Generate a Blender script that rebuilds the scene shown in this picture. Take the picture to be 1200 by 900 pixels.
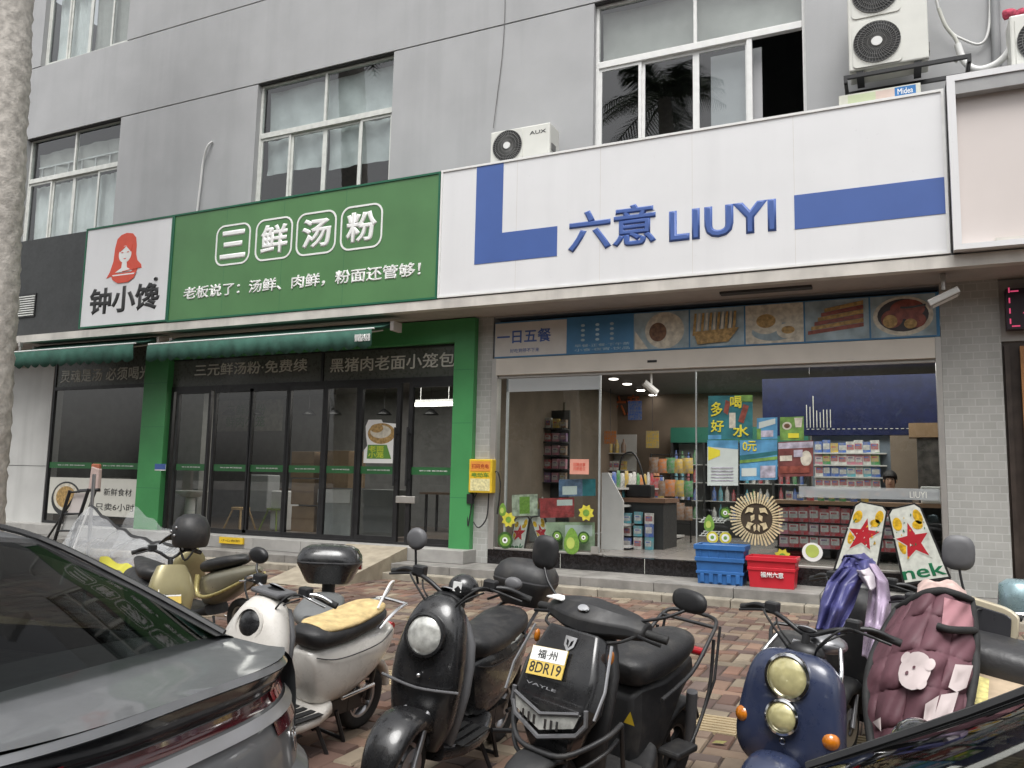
import bpy, bmesh, math, random
from mathutils import Vector, Matrix
rnd = random.Random(7)
PI = math.pi
for o in list(bpy.data.objects): bpy.data.objects.remove(o)
SC = bpy.context.scene
COL = SC.collection
def R(d): return math.radians(d)

# ------------------------------------------------------------------ camera, sky, sun, exposure
CAM_LOC = Vector((0.0, -10.8, 1.45)); YAW, PIT, ROL, FPX = -0.442543558, 0.118902975, 0.0217499180, 959.9656
_f = Vector((math.sin(YAW)*math.cos(PIT), math.cos(YAW)*math.cos(PIT), math.sin(PIT)))
_r = Vector((math.cos(YAW), -math.sin(YAW), 0)); _u = _r.cross(_f)
_r2 = math.cos(ROL)*_r + math.sin(ROL)*_u; _u2 = -math.sin(ROL)*_r + math.cos(ROL)*_u
cam = bpy.data.cameras.new('camera'); camo = bpy.data.objects.new('camera', cam); COL.objects.link(camo)
camo.matrix_world = Matrix(((_r2.x,_u2.x,-_f.x,CAM_LOC.x),(_r2.y,_u2.y,-_f.y,CAM_LOC.y),(_r2.z,_u2.z,-_f.z,CAM_LOC.z),(0,0,0,1)))
cam.sensor_width = 36; cam.lens = 36*FPX/1200; cam.clip_start = .05; cam.clip_end = 600
SC.camera = camo
W = bpy.data.worlds.new('World'); SC.world = W; W.use_nodes = True
nt = W.node_tree; nt.nodes.clear()
sky = nt.nodes.new('ShaderNodeTexSky'); sky.sky_type = 'NISHITA'; sky.sun_disc = False
SUN_EL, SUN_AZ = R(64), R(165)           # azimuth clockwise from +Y
sky.sun_elevation = SUN_EL; sky.sun_rotation = SUN_AZ; sky.dust_density = 5.0; sky.air_density = 1.2; sky.ozone_density = 1.0
hs = nt.nodes.new('ShaderNodeHueSaturation'); hs.inputs['Saturation'].default_value = .12
bg = nt.nodes.new('ShaderNodeBackground'); bg.inputs['Strength'].default_value = .125
wo = nt.nodes.new('ShaderNodeOutputWorld')
nt.links.new(sky.outputs[0], hs.inputs['Color']); nt.links.new(hs.outputs[0], bg.inputs['Color']); nt.links.new(bg.outputs[0], wo.inputs['Surface'])
sl = bpy.data.lights.new('sun', 'SUN'); sl.energy = 1.35; sl.angle = R(32); sl.color = (1, .985, .965)
so = bpy.data.objects.new('sun', sl); COL.objects.link(so)
_sd = Vector((math.sin(SUN_AZ)*math.cos(SUN_EL), math.cos(SUN_AZ)*math.cos(SUN_EL), math.sin(SUN_EL)))
so.rotation_euler = _sd.to_track_quat('Z', 'Y').to_euler()
SC.view_settings.view_transform = 'Standard'; SC.view_settings.look = 'None'
SC.view_settings.exposure = 0.66; SC.view_settings.gamma = 1.0; SC.view_settings.use_curve_mapping = False
SC.render.engine = 'CYCLES'
cy = SC.cycles; cy.use_denoising = True; cy.max_bounces = 7; cy.diffuse_bounces = 3; cy.glossy_bounces = 4
cy.transmission_bounces = 4; cy.transparent_max_bounces = 16; cy.caustics_reflective = False; cy.caustics_refractive = False; cy.sample_clamp_indirect = 6

def at(px, py, Y=None, Z=None):
    """point of the plane y=Y (or z=Z) that the photograph shows at a pixel"""
    d = _r2*((px-600)/FPX) - _u2*((py-450)/FPX) + _f
    k = (Y-CAM_LOC.y)/d.y if Y is not None else (Z-CAM_LOC.z)/d.z
    return CAM_LOC + d*k

# ------------------------------------------------------------------ materials
MATS = {}
def mat(name, col, rough=.5, metal=0, var=.06, scale=6, bump=0, bscale=40, coat=0, emit=None, estr=0, spec=.5, var2=None, dust=0, streak=0, rvar=.10):
    if name in MATS: return MATS[name]
    m = bpy.data.materials.new(name); m.use_nodes = True; n = m.node_tree; b = n.nodes['Principled BSDF']
    b.inputs['Roughness'].default_value = rough; b.inputs['Metallic'].default_value = metal
    b.inputs['Coat Weight'].default_value = coat; b.inputs['Coat Roughness'].default_value = .06
    b.inputs['Specular IOR Level'].default_value = spec
    tc = n.nodes.new('ShaderNodeTexCoord')
    nz = n.nodes.new('ShaderNodeTexNoise'); nz.inputs['Scale'].default_value = scale; nz.inputs['Detail'].default_value = 5
    n.links.new(tc.outputs['Object'], nz.inputs['Vector'])
    rp = n.nodes.new('ShaderNodeValToRGB')
    c0 = [max(0, c*(1-var)) for c in col]; c1 = [min(1, c*(1+var)) for c in col]
    if var2: c0 = var2
    rp.color_ramp.elements[0].color = (*c0, 1); rp.color_ramp.elements[1].color = (*c1, 1)
    rp.color_ramp.elements[0].position = .35; rp.color_ramp.elements[1].position = .65
    n.links.new(nz.outputs['Fac'], rp.inputs['Fac']); last = rp.outputs['Color']
    nr = n.nodes.new('ShaderNodeTexNoise'); nr.inputs['Scale'].default_value = 17; nr.inputs['Detail'].default_value = 8; nr.inputs['Roughness'].default_value = .65
    n.links.new(tc.outputs['Object'], nr.inputs['Vector'])
    mr = n.nodes.new('ShaderNodeMapRange'); mr.inputs['From Min'].default_value = .3; mr.inputs['From Max'].default_value = .7
    mr.inputs['To Min'].default_value = max(.02, rough-rvar); mr.inputs['To Max'].default_value = min(1, rough+rvar)
    n.links.new(nr.outputs['Fac'], mr.inputs['Value']); n.links.new(mr.outputs[0], b.inputs['Roughness'])
    if streak or dust:
        mp = n.nodes.new('ShaderNodeMapping'); mp.inputs['Scale'].default_value = (1.6, 1.6, .12) if streak else (9, 9, 9)
        ns = n.nodes.new('ShaderNodeTexNoise'); ns.inputs['Scale'].default_value = 1.5 if streak else 1; ns.inputs['Detail'].default_value = 8; ns.inputs['Roughness'].default_value = .6
        n.links.new(tc.outputs['Object'], mp.inputs[0]); n.links.new(mp.outputs[0], ns.inputs['Vector'])
        r2 = n.nodes.new('ShaderNodeMapRange'); r2.inputs['From Min'].default_value = .5; r2.inputs['From Max'].default_value = .78; r2.inputs['To Max'].default_value = streak or dust
        n.links.new(ns.outputs['Fac'], r2.inputs['Value'])
        mx = n.nodes.new('ShaderNodeMix'); mx.data_type = 'RGBA'; n.links.new(r2.outputs[0], mx.inputs[0]); n.links.new(last, mx.inputs[6])
        mx.inputs[7].default_value = (*[c*.55 for c in col], 1) if streak else (.20, .185, .16, 1); last = mx.outputs[2]
    n.links.new(last, b.inputs['Base Color'])
    if bump:
        nb = n.nodes.new('ShaderNodeTexNoise'); nb.inputs['Scale'].default_value = bscale; nb.inputs['Detail'].default_value = 4
        n.links.new(tc.outputs['Object'], nb.inputs['Vector'])
        bp = n.nodes.new('ShaderNodeBump'); bp.inputs['Strength'].default_value = bump; bp.inputs['Distance'].default_value = .01
        n.links.new(nb.outputs['Fac'], bp.inputs['Height']); n.links.new(bp.outputs['Normal'], b.inputs['Normal'])
    if emit:
        b.inputs['Emission Color'].default_value = (*emit, 1); b.inputs['Emission Strength'].default_value = estr
    MATS[name] = m; return m
def glass(name, tint=(.9, .93, .92), ior=1.5, rough=.0, film=0, boost=1.6, crumple=0):
    if name in MATS: return MATS[name]
    m = bpy.data.materials.new(name); m.use_nodes = True; n = m.node_tree; n.nodes.clear()
    tr = n.nodes.new('ShaderNodeBsdfTransparent'); tr.inputs[0].default_value = (*tint, 1)
    gl = n.nodes.new('ShaderNodeBsdfGlossy'); gl.inputs['Roughness'].default_value = rough
    fr = n.nodes.new('ShaderNodeFresnel'); fr.inputs['IOR'].default_value = ior
    mx = n.nodes.new('ShaderNodeMixShader'); out = n.nodes.new('ShaderNodeOutputMaterial')
    ge = n.nodes.new('ShaderNodeNewGeometry'); iv = n.nodes.new('ShaderNodeMath'); iv.operation = 'SUBTRACT'; iv.inputs[0].default_value = 1.0
    n.links.new(ge.outputs['Backfacing'], iv.inputs[1]); ml = n.nodes.new('ShaderNodeMath'); ml.operation = 'MULTIPLY'; ml.use_clamp = True
    n.links.new(fr.outputs[0], ml.inputs[0]); n.links.new(iv.outputs[0], ml.inputs[1]); m15 = n.nodes.new('ShaderNodeMath'); m15.operation = 'MULTIPLY'; m15.inputs[1].default_value = boost; m15.use_clamp = True
    n.links.new(ml.outputs[0], m15.inputs[0]); n.links.new(m15.outputs[0], mx.inputs[0]); n.links.new(tr.outputs[0], mx.inputs[1]); n.links.new(gl.outputs[0], mx.inputs[2])
    if film:
        df = n.nodes.new('ShaderNodeBsdfDiffuse'); df.inputs[0].default_value = (.75, .77, .78, 1)
        if crumple:
            tc = n.nodes.new('ShaderNodeTexCoord'); nz = n.nodes.new('ShaderNodeTexNoise'); nz.inputs['Scale'].default_value = 3.2; nz.inputs['Detail'].default_value = 2; nz.inputs['Distortion'].default_value = 1.8
            n.links.new(tc.outputs['Object'], nz.inputs['Vector']); bp = n.nodes.new('ShaderNodeBump'); bp.inputs['Strength'].default_value = 1; bp.inputs['Distance'].default_value = .03
            n.links.new(nz.outputs['Fac'], bp.inputs['Height']); n.links.new(bp.outputs[0], gl.inputs['Normal']); n.links.new(bp.outputs[0], df.inputs['Normal']); n.links.new(bp.outputs[0], fr.inputs['Normal'])
        m2 = n.nodes.new('ShaderNodeMixShader'); m2.inputs[0].default_value = film
        n.links.new(mx.outputs[0], m2.inputs[1]); n.links.new(df.outputs[0], m2.inputs[2]); n.links.new(m2.outputs[0], out.inputs[0])
    else: n.links.new(mx.outputs[0], out.inputs[0])
    MATS[name] = m; return m
def tilemat(name, c1, c2, mortar, bw, bh, rough=.4, axes='XZ', msize=.012, bump=.4, offset=.5):
    if name in MATS: return MATS[name]
    m = bpy.data.materials.new(name); m.use_nodes = True; n = m.node_tree; b = n.nodes['Principled BSDF']
    tc = n.nodes.new('ShaderNodeTexCoord'); sp = n.nodes.new('ShaderNodeSeparateXYZ'); cb = n.nodes.new('ShaderNodeCombineXYZ')
    n.links.new(tc.outputs['Object'], sp.inputs[0])
    n.links.new(sp.outputs['XYZ'.index(axes[0])], cb.inputs[0]); n.links.new(sp.outputs['XYZ'.index(axes[1])], cb.inputs[1])
    bt = n.nodes.new('ShaderNodeTexBrick'); bt.inputs['Scale'].default_value = 1; bt.inputs['Brick Width'].default_value = bw
    bt.inputs['Row Height'].default_value = bh; bt.inputs['Mortar Size'].default_value = msize; bt.offset = offset
    bt.inputs['Color1'].default_value = (*c1, 1); bt.inputs['Color2'].default_value = (*c2, 1); bt.inputs['Mortar'].default_value = (*mortar, 1)
    n.links.new(cb.outputs[0], bt.inputs['Vector'])
    nz = n.nodes.new('ShaderNodeTexNoise'); nz.inputs['Scale'].default_value = 3; nz.inputs['Detail'].default_value = 6
    n.links.new(tc.outputs['Object'], nz.inputs['Vector'])
    mx = n.nodes.new('ShaderNodeMix'); mx.data_type = 'RGBA'; mx.blend_type = 'MULTIPLY'; mx.inputs[0].default_value = .35
    rp = n.nodes.new('ShaderNodeValToRGB'); rp.color_ramp.elements[0].color = (.55, .55, .55, 1); rp.color_ramp.elements[0].position = .3; rp.color_ramp.elements[1].position = .65
    n.links.new(nz.outputs['Fac'], rp.inputs['Fac'])
    n.links.new(bt.outputs['Color'], mx.inputs[6]); n.links.new(rp.outputs[0], mx.inputs[7]); n.links.new(mx.outputs[2], b.inputs['Base Color'])
    b.inputs['Roughness'].default_value = rough
    bp = n.nodes.new('ShaderNodeBump'); bp.inputs['Strength'].default_value = bump; bp.inputs['Distance'].default_value = .004; bp.invert = True
    n.links.new(bt.outputs['Fac'], bp.inputs['Height']); n.links.new(bp.outputs['Normal'], b.inputs['Normal'])
    MATS[name] = m; return m
def attrmat(name, rough=.8, bump=.3):
    m = bpy.data.materials.new(name); m.use_nodes = True; n = m.node_tree; b = n.nodes['Principled BSDF']
    a = n.nodes.new('ShaderNodeAttribute'); a.attribute_name = 'tone'
    tc = n.nodes.new('ShaderNodeTexCoord'); nz = n.nodes.new('ShaderNodeTexNoise'); nz.inputs['Scale'].default_value = 1.1; nz.inputs['Detail'].default_value = 9; nz.inputs['Roughness'].default_value = .7
    n.links.new(tc.outputs['Object'], nz.inputs['Vector'])
    rp = n.nodes.new('ShaderNodeValToRGB'); rp.color_ramp.elements[0].color = (.5, .48, .46, 1); rp.color_ramp.elements[0].position = .33; rp.color_ramp.elements[1].color = (1.05, 1.02, 1, 1); rp.color_ramp.elements[1].position = .62
    n.links.new(nz.outputs['Fac'], rp.inputs['Fac'])
    mx = n.nodes.new('ShaderNodeMix'); mx.data_type = 'RGBA'; mx.blend_type = 'MULTIPLY'; mx.inputs[0].default_value = .8
    n.links.new(a.outputs['Color'], mx.inputs[6]); n.links.new(rp.outputs[0], mx.inputs[7]); n.links.new(mx.outputs[2], b.inputs['Base Color'])
    b.inputs['Roughness'].default_value = rough
    nb = n.nodes.new('ShaderNodeTexNoise'); nb.inputs['Scale'].default_value = 60; n.links.new(tc.outputs['Object'], nb.inputs['Vector'])
    bp = n.nodes.new('ShaderNodeBump'); bp.inputs['Strength'].default_value = bump; bp.inputs['Distance'].default_value = .004
    n.links.new(nb.outputs['Fac'], bp.inputs['Height']); n.links.new(bp.outputs['Normal'], b.inputs['Normal'])
    MATS[name] = m; return m

# ------------------------------------------------------------------ things, parts and mesh building
def tag(o, label, cat, group=None):
    o['label'] = label; o['category'] = cat
    if group: o['group'] = group
    return o
def thing(name, label, cat, loc=(0, 0, 0), rot=(0, 0, 0), group=None, scale=1):
    o = bpy.data.objects.new(name, None); COL.objects.link(o); o.empty_display_size = .1
    o.location = loc; o.rotation_euler = rot; o.scale = (scale,)*3
    return tag(o, label, cat, group)
def copy_tree(o, parent=None):
    c = o.copy(); COL.objects.link(c)
    if parent is not None: c.parent = parent
    for ch in o.children: copy_tree(ch, c)
    return c
class MB:
    def __init__(s): s.v = []; s.f = []; s.m = []; s.k = 0; s.cols = None
    def add(s, vs, fs, k=None):
        b = len(s.v); s.v += [tuple(v) for v in vs]; s.f += [tuple(b+i for i in f) for f in fs]; s.m += [s.k if k is None else k]*len(fs); return s
    def box(s, x0, x1, y0, y1, z0, z1, k=None):
        return s.add([(x0,y0,z0),(x1,y0,z0),(x1,y1,z0),(x0,y1,z0),(x0,y0,z1),(x1,y0,z1),(x1,y1,z1),(x0,y1,z1)],
                     [(0,3,2,1),(4,5,6,7),(0,1,5,4),(1,2,6,5),(2,3,7,6),(3,0,4,7)], k)
    def tube(s, pts, r, n=8, k=None, caps=True, smooth=0):
        P = [Vector(p) for p in pts]
        if smooth and len(P) > 2: P = spline(P, smooth)
        rs = r if isinstance(r, (list, tuple)) else [r]*len(P)
        if len(rs) != len(P): rs = [rs[0] + (rs[-1]-rs[0])*i/(len(P)-1) for i in range(len(P))]
        vs = []; fs = []; up = None
        for i, p in enumerate(P):
            t = (P[min(i+1, len(P)-1)] - P[max(i-1, 0)])
            t = t.normalized() if t.length > 1e-9 else Vector((0,0,1))
            if up is None: up = Vector((0,0,1)) if abs(t.z) < .9 else Vector((1,0,0))
            a = t.cross(up)
            a = a.normalized() if a.length > 1e-6 else t.orthogonal().normalized()
            b = a.cross(t).normalized(); up = b
            for j in range(n):
                c = 2*PI*j/n; vs.append(p + a*rs[i]*math.cos(c) + b*rs[i]*math.sin(c))
        for i in range(len(P)-1):
            for j in range(n): fs.append((i*n+j, i*n+(j+1) % n, (i+1)*n+(j+1) % n, (i+1)*n+j))
        if caps: fs += [tuple(range(n))[::-1], tuple((len(P)-1)*n+j for j in range(n))]
        return s.add(vs, fs, k)
    def cyl(s, p0, p1, r0, r1=None, n=16, k=None): return s.tube([p0, p1], [r0, r0 if r1 is None else r1], n, k)
    def lathe(s, prof, org=(0,0,0), axis=(0,0,1), n=24, k=None, caps=False, sx=1, sy=1):
        """prof: (radius, height along axis)"""
        ax = Vector(axis).normalized(); a = ax.orthogonal().normalized()
        if abs(ax.z) < .9: a = Vector((0,0,1)).cross(ax).normalized()
        b = ax.cross(a); o = Vector(org); vs = []; fs = []
        for r, h in prof:
            for j in range(n):
                c = 2*PI*j/n; vs.append(o + ax*h + a*(r*sx*math.cos(c)) + b*(r*sy*math.sin(c)))
        for i in range(len(prof)-1):
            for j in range(n): fs.append((i*n+j, i*n+(j+1) % n, (i+1)*n+(j+1) % n, (i+1)*n+j))
        if caps: fs += [tuple(range(n))[::-1], tuple((len(prof)-1)*n+j for j in range(n))]
        return s.add(vs, fs, k)
    def ell(s, c, rx, ry, rz, n=16, m=10, k=None, rot=None):
        vs = []; fs = []; c = Vector(c)
        for i in range(m+1):
            t = PI*i/m
            for j in range(n):
                p = 2*PI*j/n; d = Vector((rx*math.sin(t)*math.cos(p), ry*math.sin(t)*math.sin(p), rz*math.cos(t)))
                if rot is not None: d = rot @ d
                vs.append(c+d)
        for i in range(m):
            for j in range(n): fs.append((i*n+j, (i+1)*n+j, (i+1)*n+(j+1) % n, i*n+(j+1) % n))
        return s.add(vs, fs, k)
    def loft(s, secs, n=24, k=None, caps=True, sub=0):
        """sections (x, z, half width, half height, exponent[, angle]) along a path in the local xz plane"""
        S = [tuple(q)+((None,) if len(q) == 5 else ()) for q in secs]
        if sub:
            out = []
            for i in range(len(S)-1):
                for t in range(sub):
                    u = t/sub; q0 = S[max(i-1,0)]; q1 = S[i]; q2 = S[i+1]; q3 = S[min(i+2,len(S)-1)]
                    out.append(tuple(max(.004, cr(q0[c],q1[c],q2[c],q3[c],u)) if c in (2,3) else cr(q0[c],q1[c],q2[c],q3[c],u) for c in range(5))+(None,))
            out.append(S[-1]); S = out
        vs = []; fs = []
        for i, (x, z, a, b, e, ang) in enumerate(S):
            if ang is None:
                p = S[max(i-1,0)]; q = S[min(i+1,len(S)-1)]; ang = math.atan2(q[1]-p[1], q[0]-p[0])
            nx, nz = -math.sin(ang), math.cos(ang)
            for j in range(n):
                c = 2*PI*j/n; cc, ss = math.cos(c), math.sin(c)
                yy = a*math.copysign(abs(cc)**(2/e), cc); nn = b*math.copysign(abs(ss)**(2/e), ss)
                vs.append((x+nx*nn, yy, z+nz*nn))
        for i in range(len(S)-1):
            for j in range(n): fs.append((i*n+j, i*n+(j+1) % n, (i+1)*n+(j+1) % n, (i+1)*n+j))
        if caps: fs += [tuple(range(n))[::-1], tuple((len(S)-1)*n+j for j in range(n))]
        return s.add(vs, fs, k)
    def prism(s, pts, y0, y1, k=None):
        """outline (x, z) given a thickness along y"""
        n = len(pts); A = sum(pts[i][0]*pts[(i+1) % n][1]-pts[(i+1) % n][0]*pts[i][1] for i in range(n))
        if A < 0: pts = pts[::-1]
        return s.add([(x, y0, z) for x, z in pts]+[(x, y1, z) for x, z in pts],
                     [tuple(range(n)), tuple(range(2*n-1, n-1, -1))]+[(i, n+i, n+(i+1) % n, (i+1) % n) for i in range(n)], k)
    def grid(s, fn, nu, nv, k=None, kf=None):
        vs = [fn(i/nu, j/nv) for i in range(nu+1) for j in range(nv+1)]
        b = len(s.v); s.v += [tuple(v) for v in vs]
        for i in range(nu):
            for j in range(nv):
                s.f.append((b+i*(nv+1)+j, b+(i+1)*(nv+1)+j, b+(i+1)*(nv+1)+j+1, b+i*(nv+1)+j+1))
                s.m.append(kf(i, j) if kf else (s.k if k is None else k))
        return s
    def build(s, name, m=None, parent=None, world=True, smooth=None, bevel=0, subsurf=0, solid=0):
        me = bpy.data.meshes.new(name)
        off = Vector((0,0,0)); p = parent
        while p is not None and world: off += p.location; p = p.parent
        me.from_pydata([(x-off.x, y-off.y, z-off.z) for x, y, z in s.v], [], s.f); me.validate()
        ms = m if isinstance(m, (list, tuple)) else [m]
        for q in ms:
            if q: me.materials.append(q)
        if len(ms) > 1 and len(me.polygons) == len(s.m): me.polygons.foreach_set('material_index', s.m)
        if s.cols and len(me.polygons) == len(s.cols):
            a = me.attributes.new('tone', 'FLOAT_COLOR', 'FACE')
            a.data.foreach_set('color', [c for t in s.cols for c in (*t, 1)])
        if smooth is not None:
            bm = bmesh.new(); bm.from_mesh(me); bmesh.ops.remove_doubles(bm, verts=bm.verts, dist=1e-5); bmesh.ops.recalc_face_normals(bm, faces=bm.faces); bm.to_mesh(me); bm.free()
            me.shade_smooth(); me.set_sharp_from_angle(angle=R(smooth))
        me.update()
        o = bpy.data.objects.new(name, me); COL.objects.link(o)
        if parent is not None: o.parent = parent
        if solid: d = o.modifiers.new('thick', 'SOLIDIFY'); d.thickness = solid; d.offset = 0
        if bevel: d = o.modifiers.new('edge', 'BEVEL'); d.width = bevel; d.segments = 2; d.limit_method = 'ANGLE'; d.angle_limit = R(40)
        if subsurf: d = o.modifiers.new('round', 'SUBSURF'); d.levels = subsurf; d.render_levels = subsurf
        return o
def cr(a, b, c, d, t): return .5*((2*b)+(-a+c)*t+(2*a-5*b+4*c-d)*t*t+(-a+3*b-3*c+d)*t**3)
def spline(P, n):
    out = []
    for i in range(len(P)-1):
        q = [P[max(i-1,0)], P[i], P[i+1], P[min(i+2,len(P)-1)]]
        for t in range(n): out.append(Vector([cr(*[w[c] for w in q], t/n) for c in range(3)]))
    out.append(P[-1]); return out
def structure(o): o['kind'] = 'structure'; return o
def boxpart(name, m, parent, *b, bevel=0): return MB().box(*b).build(name, m, parent, bevel=bevel)

def text_mesh(name, s, m, parent, rect=None, y=0, ext=.004, off=0.0, size=1, world=True, M=None, shear=0, keep=False, sp=1):
    """lettering as a mesh in the xz plane facing -y; rect = (x0, z0, x1, z1) it fills"""
    c = bpy.data.curves.new(name, 'FONT'); c.body = s; c.size = 1; c.extrude = .001; c.bevel_depth = off*.62; c.bevel_resolution = 0; c.resolution_u = 3; c.shear = shear; c.space_character = sp
    o = bpy.data.objects.new(name, c); COL.objects.link(o)
    dg = bpy.context.evaluated_depsgraph_get(); dg.update()
    me = bpy.data.meshes.new_from_object(o.evaluated_get(dg)); bpy.data.objects.remove(o); bpy.data.curves.remove(c)
    vs = [v.co.copy() for v in me.vertices]
    x0 = min(v.x for v in vs); x1 = max(v.x for v in vs); y0 = min(v.y for v in vs); y1 = max(v.y for v in vs)
    zm = max(v.z for v in vs) or 1
    off3 = Vector((0,0,0)); p = parent
    while p is not None and world and M is None: off3 += p.location; p = p.parent
    for v in me.vertices:
        u = (v.co.x-x0)/(x1-x0); w = (v.co.y-y0)/(y1-y0); d = ext*max(0, v.co.z)/zm
        if M is not None: q = M(u, w, d)
        else: q = Vector((rect[0]+u*(rect[2]-rect[0]), y-d, rect[1]+w*(rect[3]-rect[1]))) - off3
        v.co = q
    me.materials.clear(); me.materials.append(m); me.update()
    ob = bpy.data.objects.new(name, me); COL.objects.link(ob); ob.parent = parent
    return ob
def prect(px0, py0, px1, py1, Y):
    a = at(px0, py0, Y=Y); b = at(px1, py1, Y=Y); return (min(a.x,b.x), min(a.z,b.z), max(a.x,b.x), max(a.z,b.z))
def circ(cx, cz, rx, rz=None, n=24, a0=0, a1=2*PI):
    rz = rx if rz is None else rz
    full = abs(a1-a0-2*PI) < 1e-6
    return [(cx+rx*math.cos(a0+(a1-a0)*i/(n if full else n-1)), cz+rz*math.sin(a0+(a1-a0)*i/(n if full else n-1))) for i in range(n)]
def rrect(x0, z0, x1, z1, r, n=5):
    out = []
    for cx, cz, a in ((x1-r,z1-r,0),(x0+r,z1-r,PI/2),(x0+r,z0+r,PI),(x1-r,z0+r,1.5*PI)):
        out += [(cx+r*math.cos(a+PI/2*i/n), cz+r*math.sin(a+PI/2*i/n)) for i in range(n+1)]
    return out
# ------------------------------------------------------------------ palette
M_wall = mat('grey_render', (.415,.418,.422), .85, var=.05, scale=1.3, bump=.15, bscale=90, streak=.24)
M_wall_dk = mat('groove_grey', (.06,.06,.06), .9)
M_white_wall = mat('white_render', (.52,.52,.50), .8, var=.05, scale=2, bump=.1, streak=.4)
M_white = mat('white_panel', (.75,.75,.755), .35, var=.02, scale=1.5, streak=.12, bump=.25, bscale=1.1)
M_trim = mat('cream_trim', (.60,.57,.52), .5, var=.12, scale=3, streak=.6)
M_soffit = mat('soffit_board', (.40,.36,.33), .7, var=.05)
M_alu = mat('window_aluminium', (.78,.78,.76), .35, var=.04, scale=9)
M_alu_old = mat('aged_window_frame', (.66,.67,.63), .45, var=.08, scale=9)
M_steel = mat('brushed_steel', (.50,.48,.45), .38, .6, var=.05, scale=6, rvar=.03)
M_chrome = mat('chrome', (.8,.8,.8), .12, 1, var=.03, rvar=.03)
M_black = mat('black_metal', (.018,.018,.019), .4, var=.2)
M_rubber = mat('rubber', (.02,.02,.02), .75, var=.2, bump=.2)
M_green = mat('green_sign_face', (.085,.21,.078), .42, var=.09, scale=1.2, bump=.25, bscale=1.1)
M_green_p = mat('green_pillar_panel', (.06,.275,.09), .45, var=.07, scale=2)
M_green_tr = mat('green_sign_trim', (.01,.12,.06), .4)
M_awn = mat('awning_canvas', (.030,.095,.070), .9, var=.2, scale=4, bump=.2)
M_blue = mat('blue_sign_vinyl', (.06,.12,.36), .4, var=.04, scale=2)
M_red = mat('red_vinyl', (.70,.09,.05), .5, var=.05)
M_pink = mat('pale_pink_panel', (.66,.60,.57), .45, var=.03, scale=1)
M_dark = mat('charcoal_panel', (.040,.042,.042), .5, var=.12, scale=3)
M_gran = mat('black_granite', (.012,.011,.012), .15, var=.6, scale=30)
M_slab = mat('step_stone', (.22,.21,.195), .7, var=.22, scale=5, bump=.25, streak=.5)
M_conc = mat('ramp_concrete', (.33,.285,.215), .85, var=.16, scale=6, bump=.4)
M_textw = mat('white_lettering', (.85,.85,.83), .5, var=.02)
M_textg = mat('silver_lettering', (.62,.62,.56), .45, var=.05)
M_textb = mat('black_lettering', (.025,.025,.025), .5)
M_tile = tilemat('grey_wall_tile', (.45,.45,.425), (.40,.40,.375), (.50,.50,.48), .135, .09, .35, 'XZ', .006, .5)
M_glass = glass('shop_glass', (.93,.955,.95), 1.5, boost=2.2)
M_glass_d = glass('dark_shop_glass', (.90,.915,.91), 1.5, boost=2.6)
M_glass_w = glass('window_glass', (.92,.945,.945), 1.75)
M_film = glass('frosted_film', (.8,.84,.84), 1.5, .1, .45)
M_filmd = mat('grey_window_film', (.085,.093,.080), .3, var=.12, scale=2)
M_filmg = mat('green_glass_film', (.03,.13,.045), .4)
M_card = mat('cardboard', (.30,.20,.115), .8, var=.1, scale=4)
M_yellow = mat('yellow_plastic', (.75,.50,.03), .4, var=.04)
M_acwhite = mat('ac_white', (.68,.68,.63), .4, var=.04, scale=3)
M_acgrey = mat('ac_grille', (.16,.16,.155), .5)
M_curtain = mat('white_curtain', (.78,.80,.78), .9, var=.08, scale=3)
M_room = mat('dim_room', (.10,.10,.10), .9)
M_plast_w = mat('white_plastic', (.72,.72,.70), .35, var=.03)

# ------------------------------------------------------------------ ground
def gz(y): return .0115*max(0, min(7.4, y+8.2))
road = structure(MB().add([(-80,-60,-.12),(60,-60,-.12),(60,-8.36,-.12),(-80,-8.36,-.12)], [(0,1,2,3)]).build('road', mat('asphalt', (.055,.055,.056), .85, var=.25, scale=14, bump=.5, bscale=120)))
structure(MB().add([(-80,-8.3,-.02),(60,-8.3,-.02),(60,-.80,gz(-.8)-.012),(-80,-.80,gz(-.8)-.012)], [(0,1,2,3)]).build('paving_bed', mat('joint_sand', (.075,.058,.045), .95, var=.3, scale=9)))
structure(MB().add([(-200,-200,-.3),(200,-200,-.3),(200,200,-.3),(-200,200,-.3)], [(0,1,2,3)]).build('ground', mat('far_ground', (.16,.15,.14), .95)))
kb = MB()
for i in range(30): kb.box(-14+i*.8, -14+i*.8+.792, -8.36, -8.24, -.12, .012)
structure(kb.build('kerb', M_slab, bevel=.012))
bw = .128; pav = MB(); pav.cols = []
tones = [(.26,.135,.10),(.225,.12,.09),(.29,.17,.125),(.28,.185,.135),(.19,.105,.085),(.31,.22,.165),(.24,.16,.125),(.15,.09,.08),(.35,.265,.20),(.19,.13,.115)]
TACT = (-5.78, -5.42)
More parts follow.
